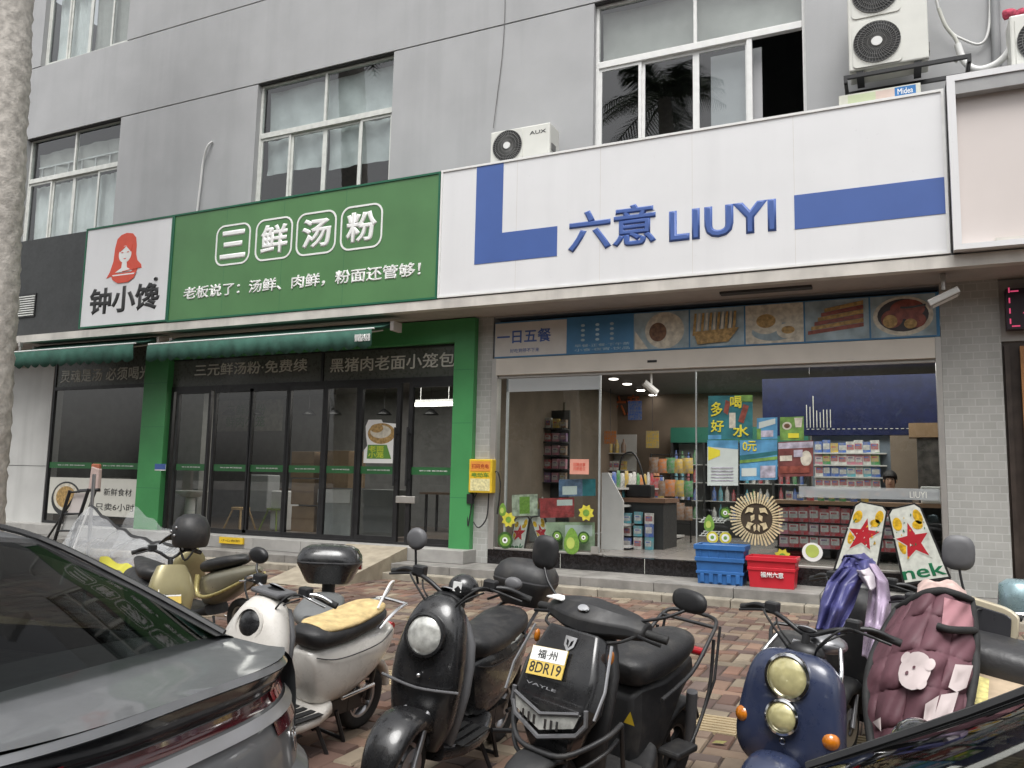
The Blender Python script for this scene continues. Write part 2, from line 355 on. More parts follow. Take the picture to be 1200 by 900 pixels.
for i in range(-88, 32):
    for j in range(0, 58):
        k = (i-j) % 4
        if k not in (0, 3): continue
        x0 = i*bw; y0 = -8.22+j*bw
        x1, y1 = (x0+2*bw, y0+bw) if k == 0 else (x0+bw, y0+2*bw)
        y1 = min(y1, -1.06)
        if y0 >= -1.10: continue
        if y1 > TACT[0] and y0 < TACT[1]:
            if y0 < TACT[0]-.02: y1 = TACT[0]
            elif y1 > TACT[1]+.02: y0 = TACT[1]
            else: continue
        if y1-y0 < .02: continue
        g = .0045; c = .007; dz = rnd.uniform(-.005, .004)-(.008 if rnd.random() < .03 else 0); ta = rnd.uniform(-.006, .006)
        x0 += g; x1 -= g; y0 += g; y1 -= g
        z = lambda x, y: gz(y)+dz+ta*(x-x0)/bw
        vs = [(x0,y0,gz(y0)-.012),(x1,y0,gz(y0)-.012),(x1,y1,gz(y1)-.012),(x0,y1,gz(y1)-.012)]
        vs += [(x,y,z(x,y)) for x, y in ((x0+c,y0+c),(x1-c,y0+c),(x1-c,y1-c),(x0+c,y1-c))]
        pav.add(vs, [(4,5,6,7),(0,1,5,4),(1,2,6,5),(2,3,7,6),(3,0,4,7)])
        t = rnd.choice(tones); q = rnd.uniform(.62, .98); t = (t[0]*.94, t[1]*1.03, t[2]*1.0)
        pav.cols += [tuple(c*q for c in t)]*5
structure(pav.build('brick_pavement', attrmat('paving_brick')))
tp = MB(); tp.cols = []
for i in range(-36, 14):
    x0 = i*.3; z = gz(-5.6); y0, y1 = TACT; q = rnd.uniform(.85, 1.1); t = (.47*q,.38*q,.235*q)
    n0 = len(tp.f); tp.box(x0+.004, x0+.296, y0+.004, y1-.004, z-.02, z-.001)
    for r in range(6): tp.box(x0+.012, x0+.288, y0+.025+r*.055, y0+.055+r*.055, z-.001, z+.006)
    tp.cols += [t]*(len(tp.f)-n0)
structure(tp.build('tactile_paving', MATS['paving_brick']))
# raised shop platform: lower slab along both shops, upper step in front of the noodle shop, granite plinth under the glass
st = MB()
for i in range(22): st.box(-17+i*.95, -17+i*.95+.944, -.85, -.02, .04, .275)
structure(st.build('shop_step', M_slab, bevel=.008))
st = MB()
for i in range(26): st.box(-17+i*.8, -17+i*.8+.793, -1.05, -.852, .02, .165)
structure(st.build('step_kerb', mat('tan_kerb_stone', (.30,.27,.215), .8, var=.2, scale=6, bump=.3), bevel=.012))
st = MB()
for i in range(12): st.box(-17.2+i*.965, -17.2+i*.965+.96, -.42, .0, .277, .462)
structure(st.build('upper_step', mat('pale_step_tile', (.36,.35,.33), .55, var=.12, scale=4), bevel=.006))
structure(MB().add([(-7.62,-.43,.468),(-6.55,-.43,.468),(-6.55,-2.25,gz(-2.25)+.004),(-7.62,-2.25,gz(-2.25)+.004),(-7.62,-.43,.05),(-6.55,-.43,.05)],
          [(0,3,2,1),(0,4,3),(1,2,5)]).build('entry_ramp', M_conc))

# ------------------------------------------------------------------ the building
B = thing('shop_building', 'grey rendered commercial building with white framed upper windows above two ground floor shops', 'building', (0,0,0))
wins = [('W0',-16.62,-13.95,10.2,12.6),('W1',-16.82,-13.93,6.02,8.58),('W2',-10.37,-7.43,6.02,8.56),('W3',-3.90,-0.95,6.02,8.56)]
zb = [3.88, 6.0, 8.556, 10.185, 12.6]; G = .012
wall = MB()
def wallrect(x0, x1, z0, z1):
    if x1-x0 > .01 and z1-z0 > .01: wall.box(x0, x1, 0, .22, z0, z1, 0)
xl, xr = -18.6, 5.0
wallrect(xl, xr, zb[0], zb[1]-G)
def band(z0, z1, holes):
    x = xl
    for a, b in sorted(holes): wallrect(x, a, z0, z1); x = b
    wallrect(x, xr, z0, z1)
band(zb[1]-G, zb[2]-G, [(-16.82,-13.93),(-10.37,-7.43),(-3.90,-.95)])
wallrect(xl, xr, zb[2]+G, zb[3]-G)
band(zb[3]+G, zb[4], [(-16.62,-13.95),(-10.3,-7.4),(-3.9,-.95)])
wall.box(xl, xr, .03, .21, zb[2]-G, zb[2]+G, 1); wall.box(xl, xr, .03, .21, zb[3]-G, zb[3]+G, 1)
wall.build('upper_wall', [M_wall, M_wall_dk], B)
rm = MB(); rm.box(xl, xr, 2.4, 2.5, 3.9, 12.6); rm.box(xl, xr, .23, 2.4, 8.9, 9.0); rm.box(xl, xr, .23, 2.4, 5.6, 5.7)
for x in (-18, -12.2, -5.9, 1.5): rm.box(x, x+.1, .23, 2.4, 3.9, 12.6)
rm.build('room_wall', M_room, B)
def window(x0, x1, z0, z1, fm, curtain, transom, mids, label=None, open_last=False):
    """frame, panes and curtains of one upper window"""
    y = .10; t = .05; f = MB()
    f.box(x0, x0+t, y, y+.07, z0, z1); f.box(x1-t, x1, y, y+.07, z0, z1); f.box(x0+t, x1-t, y, y+.07, z1-t, z1); f.box(x0+t, x1-t, y, y+.07, z0, z0+t)
    f.box(x0+t, x1-t, y-.012, y+.072, transom-.05, transom+.05)
    xm = x0+(x1-x0)*mids[1]
    f.box(xm-.025, xm+.025, y, y+.07, transom+.05, z1-t)
    w = f.build('window', fm, B, bevel=.006)
    if label: w['label'] = label
    MB().box(x0+t, x1-t, y+.03, y+.036, transom+.05, z1-t).build('transom_pane', M_glass_w, w)
    xs = [x0+t]+[x0+(x1-x0)*q for q in mids]+[x1-t]
    for i in range(4):
        a, b = xs[i], xs[i+1]; yy = y+.012+(.03 if i in (1, 2) else 0)
        if open_last and i == 3: continue
        s = MB(); q = .045
        s.box(a, a+q, yy, yy+.03, z0+t, transom-.05); s.box(b-q, b, yy, yy+.03, z0+t, transom-.05)
        s.box(a+q, b-q, yy, yy+.03, transom-.05-q, transom-.05); s.box(a+q, b-q, yy, yy+.03, z0+t, z0+t+q)
        sash = s.build('sash', fm, w)
        MB().box(a+q, b-q, yy+.012, yy+.018, z0+t+q, transom-.05-q).build('pane', M_glass_w, sash)
    if open_last:
        xs2 = xs[3]; s = MB(); s.box(xs2-.02, xs2+.05, y, y+.06, z0+t, transom-.05); s.build('sash', fm, w)
    for (a, b, c0, c1, m, wv) in curtain:
        MB().grid(lambda u, v: (a+u*(b-a), .27+.018*math.sin(u*(b-a)*wv+2*math.sin(v*3))+.012*math.sin(u*(b-a)*wv*2.3+1+v*4), c0+v*(c1-c0)), 70, 5).build('curtain', m, w, smooth=60)
    return w
M_blind = mat('pale_blind', (.46,.45,.42), .8, var=.05); M_film_w = mat('milky_plastic_sheet', (.58,.61,.60), .35, var=.10, scale=2.5, bump=.6, bscale=9)
window(-16.62,-13.95,10.2,12.55,M_alu_old,[(-16.5,-15.45,10.25,12.5,M_curtain,22),(-15.3,-14.05,10.25,12.5,M_blind,14)],11.9,[.26,.5,.76],'upstairs window with white curtains at the top edge')
window(-16.82,-13.93,6.02,8.58,M_alu_old,[(-16.75,-13.98,6.05,7.55,M_curtain,20),(-16.75,-13.98,7.75,8.3,M_blind,6)],7.63,[.27,.5,.76],'aged window with frilled white curtains')
window(-10.37,-7.43,6.02,8.56,M_alu_old,[(-10.3,-7.5,7.62,8.48,M_film_w,5),(-10.3,-8.98,6.9,7.55,M_film_w,7),(-8.9,-7.5,6.8,7.55,M_film_w,7)],7.58,[.25,.5,.76],'window screened with milky sheets')
window(-3.90,-.95,6.02,8.56,M_alu,[(-3.85,-1.0,7.66,8.5,M_blind,2)],7.60,[.235,.50,.745],'clean white window with one open dark sash',open_last=True)
MB().grid(lambda u, v: (-2.25+u*.7, .30, 6.1+v*1.4), 4, 4).build('blind', mat('grey_blind', (.42,.42,.43), .8, var=.02), B)
wi = MB()       # little balcony grille seen inside the left window
for i in range(7): wi.box(-16.6+i*.42, -16.58+i*.42, .24, .26, 7.68, 7.98)
wi.box(-16.7,-13.98,.235,.265,7.96,7.99); wi.box(-16.7,-13.98,.235,.265,7.68,7.71)
wi.build('window_grille', M_plast_w, B)
# canopy slab with the cream trim under the signs, and the soffit
cp = MB(); cp.box(-17.0, 5.0, -.862, -.72, 3.885, 4.02, 0); cp.box(-17.0, 5.0, -.718, -.004, 3.90, 4.02, 1)
cp.build('canopy', [M_trim, M_soffit], B)
MB().box(-2.0, -.9, -.5, -.36, 3.87, 3.899).build('soffit_vent', M_wall_dk, B)
# ground floor masonry
MB().box(-17.6, -15.215, -.04, .2, .277, 3.90).build('white_wall', M_white_wall, B)
MB().box(-17.6, -15.22, -.045, -.041, 1.56, 1.568).build('wall_joint', M_wall_dk, B)
MB().box(-5.682, -5.43, -.03, .2, .277, 3.90).build('tile_pillar', M_tile, B)
MB().box(.485, 1.094, -.05, .3, .28, 3.90).build('tile_pillar', M_tile, B)
MB().box(-5.43, .485, -.045, .10, .277, .478).build('granite_plinth', M_gran, B)
gj = MB()
for x in (-4.3, -3.1, -1.9, -.7): gj.box(x, x+.006, -.0465, -.045, .28, .478)
gj.build('plinth_joint', M_textg, B)
# rooms behind the shop glass
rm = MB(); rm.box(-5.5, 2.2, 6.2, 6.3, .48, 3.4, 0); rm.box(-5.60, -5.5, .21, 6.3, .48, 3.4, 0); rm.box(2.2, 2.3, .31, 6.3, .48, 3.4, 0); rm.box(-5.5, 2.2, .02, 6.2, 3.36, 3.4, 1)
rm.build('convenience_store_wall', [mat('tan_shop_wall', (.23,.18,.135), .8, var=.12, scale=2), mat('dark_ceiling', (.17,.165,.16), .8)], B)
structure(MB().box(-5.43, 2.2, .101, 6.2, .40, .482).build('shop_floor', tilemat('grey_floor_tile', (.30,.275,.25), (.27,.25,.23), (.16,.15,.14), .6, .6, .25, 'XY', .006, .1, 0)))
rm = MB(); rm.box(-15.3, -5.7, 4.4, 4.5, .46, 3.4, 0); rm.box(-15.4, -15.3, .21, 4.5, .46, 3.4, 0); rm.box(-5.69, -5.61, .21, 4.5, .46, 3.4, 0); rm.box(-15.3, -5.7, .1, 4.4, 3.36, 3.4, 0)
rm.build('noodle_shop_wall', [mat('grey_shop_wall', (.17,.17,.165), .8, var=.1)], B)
structure(MB().box(-15.3, -5.69, .02, 4.4, .40, .466).build('noodle_shop_floor', tilemat('brown_floor_tile', (.16,.13,.11), (.14,.115,.10), (.08,.07,.06), .6, .6, .3, 'XY', .006, .1, 0)))
# ------------------------------------------------------------------ shop signs
SY = -.86
def poly(name, pts, y0, th, m, parent, world=True): return MB().prism(pts, y0-th, y0).build(name, m, parent, world)
def arc_outline(pts):
    return [(p.x, p.z) for p in pts]
def sign_box(name, label, x0, x1, z0, z1, face, trim, y=SY, depth=.16, t=.03):
    s = thing(name, label, 'shop sign', ((x0+x1)/2, y, z0))
    MB().box(x0+t, x1-t, y, y+depth-.004, z0+t, z1-t).build('panel', face, s)
    f = MB(); f.box(x0, x0+t, y-.015, y+depth, z0, z1); f.box(x1-t, x1, y-.015, y+depth, z0, z1)
    f.box(x0+t, x1-t, y-.015, y+depth, z1-t, z1); f.box(x0+t, x1-t, y-.015, y+depth, z0, z0+t)
    f.build('frame', trim, s); return s
def lettering(parent, s, r, m, y=SY, ext=.012, off=.012, name='lettering', **k): return text_mesh(name, s, m, parent, r, y-.001, ext, off, **k)
# white logo sign with the girl
S1 = sign_box('logo_sign', 'white square sign with a red girl and bowl logo above black brush lettering', -13.49, -11.275, 4.05, 5.93, M_white, M_green_tr)
lettering(S1, '钟小馋', prect(106,339,186,362,SY), M_textb, off=.06)
lettering(S1, '®', prect(181,325,185,329,SY), M_textb, off=0)
g = prect(129,276,165,329,SY); gx = (g[0]+g[2])/2; gw = (g[2]-g[0])/2; gh = g[3]-g[1]
def gp(pts): return [(gx+u*gw, g[1]+v*gh) for u, v in pts]
hair = [(0,1),(.35,.97),(.55,.88),(.62,.72),(.62,.55),(.72,.42),(.95,.33),(1.0,.25),(.78,.27),(.72,.2),(.45,.2),(.3,.25),(-.3,.25),(-.45,.17),(-.8,.15),(-1,.12),(-.82,.25),(-.66,.45),(-.62,.72),(-.52,.9),(-.3,.97)]
em = MB(); em.prism(gp(hair), SY-.006, SY-.001, 0)
em.prism(gp([(.36*math.cos(a),.57+.17*math.sin(a)) for a in [2*PI*i/28 for i in range(28)]]), SY-.009, SY-.006, 1)
em.prism(gp([(-.12,.44),(.12,.44),(.16,.3),(.5,.22),(-.5,.22),(-.16,.3)]), SY-.010, SY-.006, 1)
em.prism(gp([(-.38,.72),(.4,.74),(.34,.60),(.05,.73),(-.3,.62)]), SY-.012, SY-.0095, 0)
for u in (-.16, .17): em.prism(gp([(u-.07,.60),(u+.07,.60),(u+.05,.615),(u-.05,.615)]), SY-.0125, SY-.0095, 0)
em.prism(gp([(-.09,.485),(.09,.49),(.03,.465)]), SY-.0125, SY-.0095, 0)
em.prism(gp([(-.75,.2),(.75,.2),(.62,.08),(.3,.0),(-.3,.0),(-.62,.08)]), SY-.013, SY-.0105, 0)
em.prism(gp([(-.66,.175),(.66,.175),(.6,.15),(-.6,.15)]), SY-.014, SY-.013, 1)
em.prism(gp([(-.1,.23),(.9,.28),(.9,.265),(-.05,.215)]), SY-.014, SY-.0125, 0)
em.build('emblem', [M_red, M_textw], S1)
# green sign
S2 = sign_box('shop_sign', 'long green sign with white brush characters in four rounded boxes', -11.27, -5.93, 4.03, 5.93, M_green, M_green_tr)
zt = [at(*p, Y=SY).z for p in ((254,268),(300,259),(347.5,250),(399,243))]; zq = [at(*p, Y=SY).z for p in ((294,308),(343,302),(394,295),(448,289))]
zt = sum(zt)/4; zq = sum(zq)/4
for ch, a, b in (('三',254,294),('鲜',300,343),('汤',347.5,394),('粉',399,448)):
    xa, xb = at(a, 275, Y=SY).x, at(b, 275, Y=SY).x
    o = rrect(xa, zq, xb, zt, .17, 6); n = len(o); cxm, czm = (xa+xb)/2, (zq+zt)/2
    inn = rrect(xa+.028, zq+.028, xb-.028, zt-.028, .145, 6)
    mb = MB(); vs = [(x, SY-.008, z) for x, z in o]+[(x, SY-.008, z) for x, z in inn]+[(x, SY, z) for x, z in o]+[(x, SY, z) for x, z in inn]
    fs = []
    for i in range(n): j = (i+1) % n; fs += [(i, n+i, n+j, j), (i, j, 2*n+j, 2*n+i), (n+i, 3*n+i, 3*n+j, n+j)]
    mb.add(vs, fs).build('letter_border', M_textw, S2)
    px = (xb-xa)*.13; pz = (zt-zq)*.15
    lettering(S2, ch, (xa+px, zq+pz, xb-px, zt-pz), M_textw, off=.06)
lettering(S2, '老板说了：汤鲜、肉鲜，粉面还管够！', prect(215.5,337,493,324,SY), M_textw, off=.045)
# white and blue sign
S3 = sign_box('shop_sign', 'wide white sign with a blue corner shape and blue lettering', -5.92, .575, 4.04, 5.94, M_white, M_alu)
p = lambda x, y: at(x, y, Y=SY)
lx0, lx1, lx2 = p(557.5,250).x, p(589,250).x, p(653,280).x; lz0, lz1 = p(557.5,310).z, p(653,265).z
poly('blue_corner', [(lx0,5.91),(lx1,5.91),(lx1,lz1),(lx2,lz1),(lx2,lz0),(lx0,lz0)], SY-.001, .004, M_blue, S3)
bx0 = p(931,250).x; bz0, bz1 = p(931,269).z, p(931,229).z
poly('blue_band', [(bx0,bz0),(.545,bz0),(.545,bz1),(bx0,bz1)], SY-.001, .004, M_blue, S3)
lettering(S3, '六意', prect(666,249,769,286,SY), M_blue, ext=.02, off=.048)
lettering(S3, 'LIUYI', prect(784,248,910,271,SY), M_blue, ext=.02, off=.075, sp=1.12)
for xq in (-4.70,-3.48,-2.26,-1.04): MB().box(xq,xq+.004,SY-.0006,SY,4.072,5.908).build('sheet_joint', M_trim, S3)
for xq in (-10.05,-8.83,-7.61): MB().box(xq,xq+.004,SY-.0006,SY,4.062,5.898).build('sheet_joint', M_green_tr, S2)
# pale pink neighbour sign
S4 = sign_box('shop_sign', 'plain pale pink sign with a white frame at the right edge', .60, 5.0, 4.04, 6.02, M_pink, M_white, depth=.30, t=.001)
fr = MB(); fr.box(.60,.68,-1.0,-.70,4.04,6.02); fr.box(.68,5,-1.0,-.87,5.95,6.02); fr.box(.68,5,-1.0,-.87,4.04,4.10); fr.build('border', M_white, S4)
MB().box(.681,5,-.985,-.861,5.80,5.948).build('valance', mat('grey_sign_return', (.33,.33,.33), .5), S4)
MB().box(1.0, 5, -.93, -.87, 4.12, 4.15).build('ledge', M_trim, S4)
# dark box with louvre beyond the logo sign
S5 = thing('dark_cladding', 'charcoal cladding box with a small louvre left of the white logo sign', 'cladding', (-14.7,-.55,4.03))
MB().box(-15.98, -13.52, -.58, -.02, 4.03, 6.02).build('panel', M_dark, S5)
lv = MB(); a = prect(22,346,41,371,-.58); lv.box(a[0],a[2],-.60,-.581,a[1],a[3],1)
for i in range(9): z = a[1]+.03+i*(a[3]-a[1]-.05)/9; lv.box(a[0]+.02,a[2]-.02,-.612,-.60,z,z+.022,0)
lv.build('louvre', [M_alu_old, M_black], S5)
# ------------------------------------------------------------------ awnings
def awning(label, pxl, pyl, pxr, pyr, drop):
    Y = -1.12; a = at(pxl, pyl, Y=Y); b = at(pxr, pyr, Y=Y); z = (a.z+b.z)/2; x0, x1 = a.x, b.x
    t = thing('awning', label, 'awning', ((x0+x1)/2, Y, z))
    MB().grid(lambda u, v: (x0+.02+u*(x1-x0-.04), Y+.02+v*.55, z+.02+v*.19-.035*math.sin(PI*v)), 30, 6).build('canvas', M_awn, t, smooth=60, solid=.006)
    n = int((x1-x0)/.23); pts = [(x0, z-.02)]
    for i in range(n):
        for q in range(6): u = (i+q/6)/n; pts.append((x0+u*(x1-x0), z-drop+.06-.06*math.sin(PI*q/6)))
    pts += [(x1, z-drop+.06), (x1, z-.02)]
    m = MB(); vs = []; fs = []
    lower = pts[1:-1]
    for i, (x, zz) in enumerate(lower):
        w = .016*math.sin(x*9)+.01*math.sin(x*23)
        vs += [(x, Y-.03, z-.02), (x, Y-.035+w*.5, (z+zz)/2), (x, Y-.035+w, zz)]
    for i in range(len(lower)-1): k = 3*i; fs += [(k,k+1,k+4,k+3),(k+1,k+2,k+5,k+4)]
    m.add(vs, fs).build('valance', M_awn, t, smooth=60, solid=.004)
    MB().tube([(x0-.02,Y,z),(x1+.02,Y,z)], .013, 10).build('front_bar', M_alu, t)
    MB().tube([(x0,Y+.58,z+.16),(x1,Y+.58,z+.16)], .05, 12).build('roller', M_awn, t)
    for x in (x0+.25, x1-.25): MB().tube([(x,Y+.02,z-.03),(x+(.35 if x < (x0+x1)/2 else -.35),Y+.3,z+.0),(x,Y+.62,z+.1)], .016, 6).build('arm', M_steel, t)
    for xq in (x1-.01, x0-.05): MB().box(xq,xq+.06,Y+.45,Y+.68,z+.05,z+.19).build('bracket', M_pink, t)
    return t
awning('short green scalloped awning below the dark louvre box', 12, 412, 158, 403, .33)
aw2 = awning('longer green scalloped awning over the noodle shop doors', 175, 401.5, 437, 387, .31)
lettering(aw2, '遮阳蓬专业定做', prect(416,392,434,395.5,-1.16), M_textw, y=-1.16, off=.02)
lettering(aw2, '来电量尺安装', prect(416,396,434,399.5,-1.16), M_textw, y=-1.16, off=.02)
def floodlight(label, px, py, Y, flip=1):
    c = at(px, py, Y=Y); t = thing('floodlight', label, 'floodlight', c)
    a = MB(); a.box(c.x-.03,c.x+.03,c.y-.03,c.y+.03,3.80,3.884); a.tube([(c.x,c.y,3.80),(c.x,c.y,c.z+.1)], .025, 8); a.build('arm', M_steel, t)
    h = MB(); Rm = Matrix.Rotation(R(25*flip), 3, 'Y')
    def pt(x, y, z): q = Rm @ Vector((x, y, z)); return c+q
    m = MB(); m.add([pt(x,y,z) for z in (-.03,.05) for x, y in ((-.17,-.1),(.17,-.1),(.17,.1),(-.17,.1))], [(0,1,2,3),(4,7,6,5),(0,4,5,1),(1,5,6,2),(2,6,7,3),(3,7,4,0)]); m.build('housing', M_steel, t, bevel=.012)
    MB().add([pt(x,y,-.034) for x, y in ((-.14,-.08),(.14,-.08),(.14,.08),(-.14,.08))], [(0,3,2,1)]).build('lens', M_textw, t)
    MB().tube([pt(-.19,0,.03), pt(-.34,.02,.08), pt(-.42,.1,.14)], .012, 6).build('cable', M_black, t)
floodlight('steel floodlight on a short arm above the grey tile pillar', 1106, 350, -.55, -1)
floodlight('white lit face of a floodlight under the short awning', 22, 426, -.9, 1)
# ------------------------------------------------------------------ food banner over the automatic door
bz0, bz1, by = 3.262, 3.80, -.05
bn = thing('food_banner', 'printed food photo strip between the soffit and the shop door beam', 'banner', (-2.4,by,bz0))
X = lambda px: at(px, 395, Y=by).x
M_bwhite = mat('banner_cream', (.60,.58,.55), .4, var=.04); M_bblue = mat('banner_blue', (.06,.20,.38), .4, var=.12, scale=3); M_bpale = mat('banner_pale_blue', (.42,.55,.60), .4, var=.2, scale=4)
MB().box(X(580),X(1102),by,-.004,bz0,bz1).build('board', M_bblue, bn)
MB().box(X(580)+.005,X(664),by-.004,by,bz0+.02,bz1-.02).build('title_panel', M_bwhite, bn)
lettering(bn, '一日五餐', prect(583,388,646,400,by), M_blue, y=by-.004, off=.03, ext=.003)
lettering(bn, '好吃到停不下来', prect(598,409,632,412,by), M_blue, y=by-.004, off=.0, ext=.002)
for i, s in enumerate(('早餐·正餐·下午茶','小食·夜宵·饮品')):
    lettering(bn, s, (X(672)+.02, bz0+.10-i*.06, X(738), bz0+.14-i*.06), M_bpale, y=by, off=.0, ext=.002)
for i in range(3):
    for k in range(4): MB().prism(circ(X(683+i*17), bz0+.2+k*.07, .03, .02, 10), by-.003, by).build('icon', M_bpale, bn)
F = dict(w=mat('rice_white', (.62,.58,.48), .6, var=.2, scale=14), bn=mat('stew_brown', (.17,.085,.045), .5, var=.4, scale=18), rd=mat('sausage_red', (.26,.075,.055), .35, var=.3, scale=14), gd=mat('fried_gold', (.42,.27,.10), .5, var=.35, scale=22), bg=mat('print_grey_blue', (.33,.42,.46), .5, var=.25, scale=5), dk=mat('print_dark', (.05,.045,.05), .5, var=.3, scale=6))
def photo(p0, p1, bg): 
    a, b = X(p0)+.01, X(p1)-.01; MB().box(a, b, by-.004, by, bz0+.02, bz1-.012).build('photo', F[bg], bn); return a, b, (a+b)/2, bz0+.27
def ph(mats, *shapes):
    m = MB(); z = by-.004
    for k, pts in shapes: m.prism(pts, z-.003, z, k); z -= .002
    m.build('printed_food', [F[c] for c in mats], bn)
a, b, cx, cz = photo(742, 808, 'bg')
ph('w|bn'.split('|'), (0, circ(cx+.05,cz,.27,.25)), (0, circ(cx+.05,cz,.22,.20)), (1, circ(cx-.04,cz-.02,.12,.13)), (0,[(a+.02,bz0+.03),(a+.2,bz0+.03),(a+.02,bz0+.28)]))
a, b, cx, cz = photo(808, 873, 'bg')
ph(('gd','w'), *[(i % 2, [(a+.06+i*.052, cz+.2),(a+.09+i*.052, cz+.2),(a+.07+i*.052, cz-.1),(a+.03+i*.052, cz-.1)]) for i in range(11)], (0,[(a+.05,cz-.05),(b-.06,cz-.02),(b-.2,cz-.2),(a+.1,cz-.22)]))
a, b, cx, cz = photo(873, 943, 'w')
ph(('gd','w','bg'), (2,circ(cx,cz-.1,.28,.12)), (1,circ(cx-.1,cz+.02,.2,.15)), (0,circ(cx-.1,cz+.04,.12,.09)), (1,circ(cx+.17,cz-.1,.14,.1)), (0,circ(cx+.17,cz-.09,.08,.05)))
a, b, cx, cz = photo(943, 1020, 'bg')
ph(('rd','gd','dk'), *[((0,1)[j % 2], [(a+.03+j*.04, cz-.17+j*.055),(b-.06, cz-.05+j*.055-.05),(b-.06, cz-.0+j*.055-.05),(a+.03+j*.04, cz-.125+j*.055)]) for j in range(6)])
a, b, cx, cz = photo(1020, 1099, 'bg')
ph(('w','dk','rd','gd'), (0,circ(cx,cz,.33,.24)), (1,circ(cx,cz+.01,.28,.20)), (2,circ(cx+.05,cz+.08,.19,.12)), (2,circ(cx-.12,cz-.03,.12,.11)), (3,circ(cx-.14,cz-.06,.08,.08)), (2,circ(cx+.14,cz-.06,.11,.09)), (3,circ(cx+.08,cz-.1,.07,.06)))
# ------------------------------------------------------------------ noodle shop front
N = thing('noodle_shopfront', 'black framed glass front with green pillars below the green awnings', 'shopfront', (-10,0,.462))
gp_ = MB(); gp_.box(-12.56,-11.965,-.14,.06,.463,3.885); gp_.box(-6.03,-5.684,-.14,.06,.30,3.885); gp_.box(-11.965,-6.03,-.125,.055,3.53,3.884)
gp_.build('green_pillar', M_green_p, N, bevel=.006)
for z in (1.2, 2.3, 3.1):
    for xa, xb in ((-6.028,-5.686),(-12.558,-11.967)): MB().box(xa,xb,-.1405,-.14,z,z+.005).build('panel_joint', M_green_tr, N)
def framed(x0, x1, z0, z1, t=.05, y0=-.03, y1=.03):
    f = MB(); f.box(x0,x0+t,y0,y1,z0,z1); f.box(x1-t,x1,y0,y1,z0,z1); f.box(x0+t,x1-t,y0,y1,z1-t,z1); f.box(x0+t,x1-t,y0,y1,z0,z0+t); return f
# left display window
f = framed(-15.21,-12.565,.463,3.88); f.box(-15.16,-12.615,-.03,.03,3.06,3.12); f.build('frame', M_black, N)
MB().box(-15.16,-12.615,-.01,.0,3.12,3.83).build('film_panel', M_filmd, N)
MB().box(-15.16,-12.615,-.003,.003,.513,3.06).build('pane', M_glass_d, N)
lettering(N, '灵魂是汤 必须喝光', prect(72,434,176,444,-.011), M_textg, y=-.011, off=.02, ext=.006)
# doors
DX = lambda px: at(px, 550, Y=0).x
d0 = .463
f = MB(); f.box(-11.962,-6.033,-.03,.03,2.95,3.03); f.box(-11.962,-6.033,-.03,.03,3.50,3.528); f.box(-11.962,-6.033,-.04,.04,d0,d0+.035)
xm = at(379,430,Y=0).x; f.box(xm-.025,xm+.025,-.03,.03,3.03,3.50); f.box(-11.962,-11.90,-.03,.03,d0+.035,2.95); f.build('frame', M_black, N)
MB().box(-11.962,xm-.026,-.012,.0,3.031,3.499).build('film_panel', M_filmd, N)
MB().box(xm+.026,-6.033,-.012,.0,3.031,3.499).build('film_panel', M_filmd, N)
lettering(N, '三元鲜汤粉·免费续', prect(229,427,360,435,-.013), M_textg, y=-.013, off=.02, ext=.008)
lettering(N, '黑猪肉老面小笼包', prect(387.5,420,533,430,-.013), M_textg, y=-.013, off=.02, ext=.008)
gs0, gs1 = at(500,556.5,Y=0).z, at(500,547.5,Y=0).z
def strip(parent, x0, x1, big=False):
    MB().box(x0,x1,-.009,-.005,gs0,gs1).build('film_strip', M_filmg, parent)
    w = x1-x0; lettering(parent, '钟小馋·鲜汤粉面', (x0+w*.2,gs0+.05,x1-w*.16,gs1-.045), M_textw, y=-.009, off=.01, ext=.002)
strip(N, -15.16, -13.95); strip(N, -13.9, -12.62)
pan = [(206,241),(250,291),(292,333),(338,376),(382,416),(421.5,465),(481,534)]
for i, (a, b) in enumerate(pan):
    x0, x1 = DX(a)-.03, DX(b)+.03
    dr = i >= 5
    d = framed(x0-.02, x1+.02, d0+.036, 2.949, .075 if dr else .05, -.035, .025).build('door', M_black, N)
    MB().box(x0+.04,x1-.04,-.004,.003,d0+.09,2.90).build('pane', M_glass_d, d)
    strip(d, x0+.045, x1-.045)
    if dr:
        hx = x1-.02 if i == 5 else x0+.02
        h = MB(); h.tube([(hx,-.1,1.35),(hx,-.1,2.25)], .02, 8); h.tube([(hx,-.1,1.45),(hx,-.02,1.45)], .012, 6); h.tube([(hx,-.1,2.15),(hx,-.02,2.15)], .012, 6)
        h.build('handle', M_black, d)
lk = prect(464,581,486,590,-.06); MB().box(lk[0],lk[2],-.07,-.04,lk[1],lk[3]).build('lock', M_steel, N, bevel=.01)
# sticker on the door and the white poster in the left window
ps = prect(428,492,464,543,-.012); px0, pz0, px1, pz1 = ps; pw = px1-px0; phh = pz1-pz0
sk = thing('door_sticker', 'cut out bowl sticker with yellow green writing on the glass door', 'sticker', (px0+pw/2,-.012,pz0))
out = [(0,0),(1,0),(1,.25),(.93,.4),(1,.6),(1,.9),(.55,.93),(.5,1),(.1,1),(.02,.85),(.05,.6),(.1,.4),(0,.3)]
poly('backing', [(px0+u*pw, pz0+v*phh) for u, v in out], -.008, .003, M_textw, sk)
q = MB(); q.prism(circ(px0+pw*.52,pz0+phh*.68,pw*.42,phh*.24), -.014,-.011,0); q.prism(circ(px0+pw*.5,pz0+phh*.72,pw*.32,phh*.15), -.017,-.014,1); q.prism(circ(px0+pw*.38,pz0+phh*.8,pw*.2,phh*.1), -.019,-.017,0); q.build('bowl', [F['gd'], F['w']], sk)
M_yg = mat('yellow_green_print', (.55,.62,.05), .5)
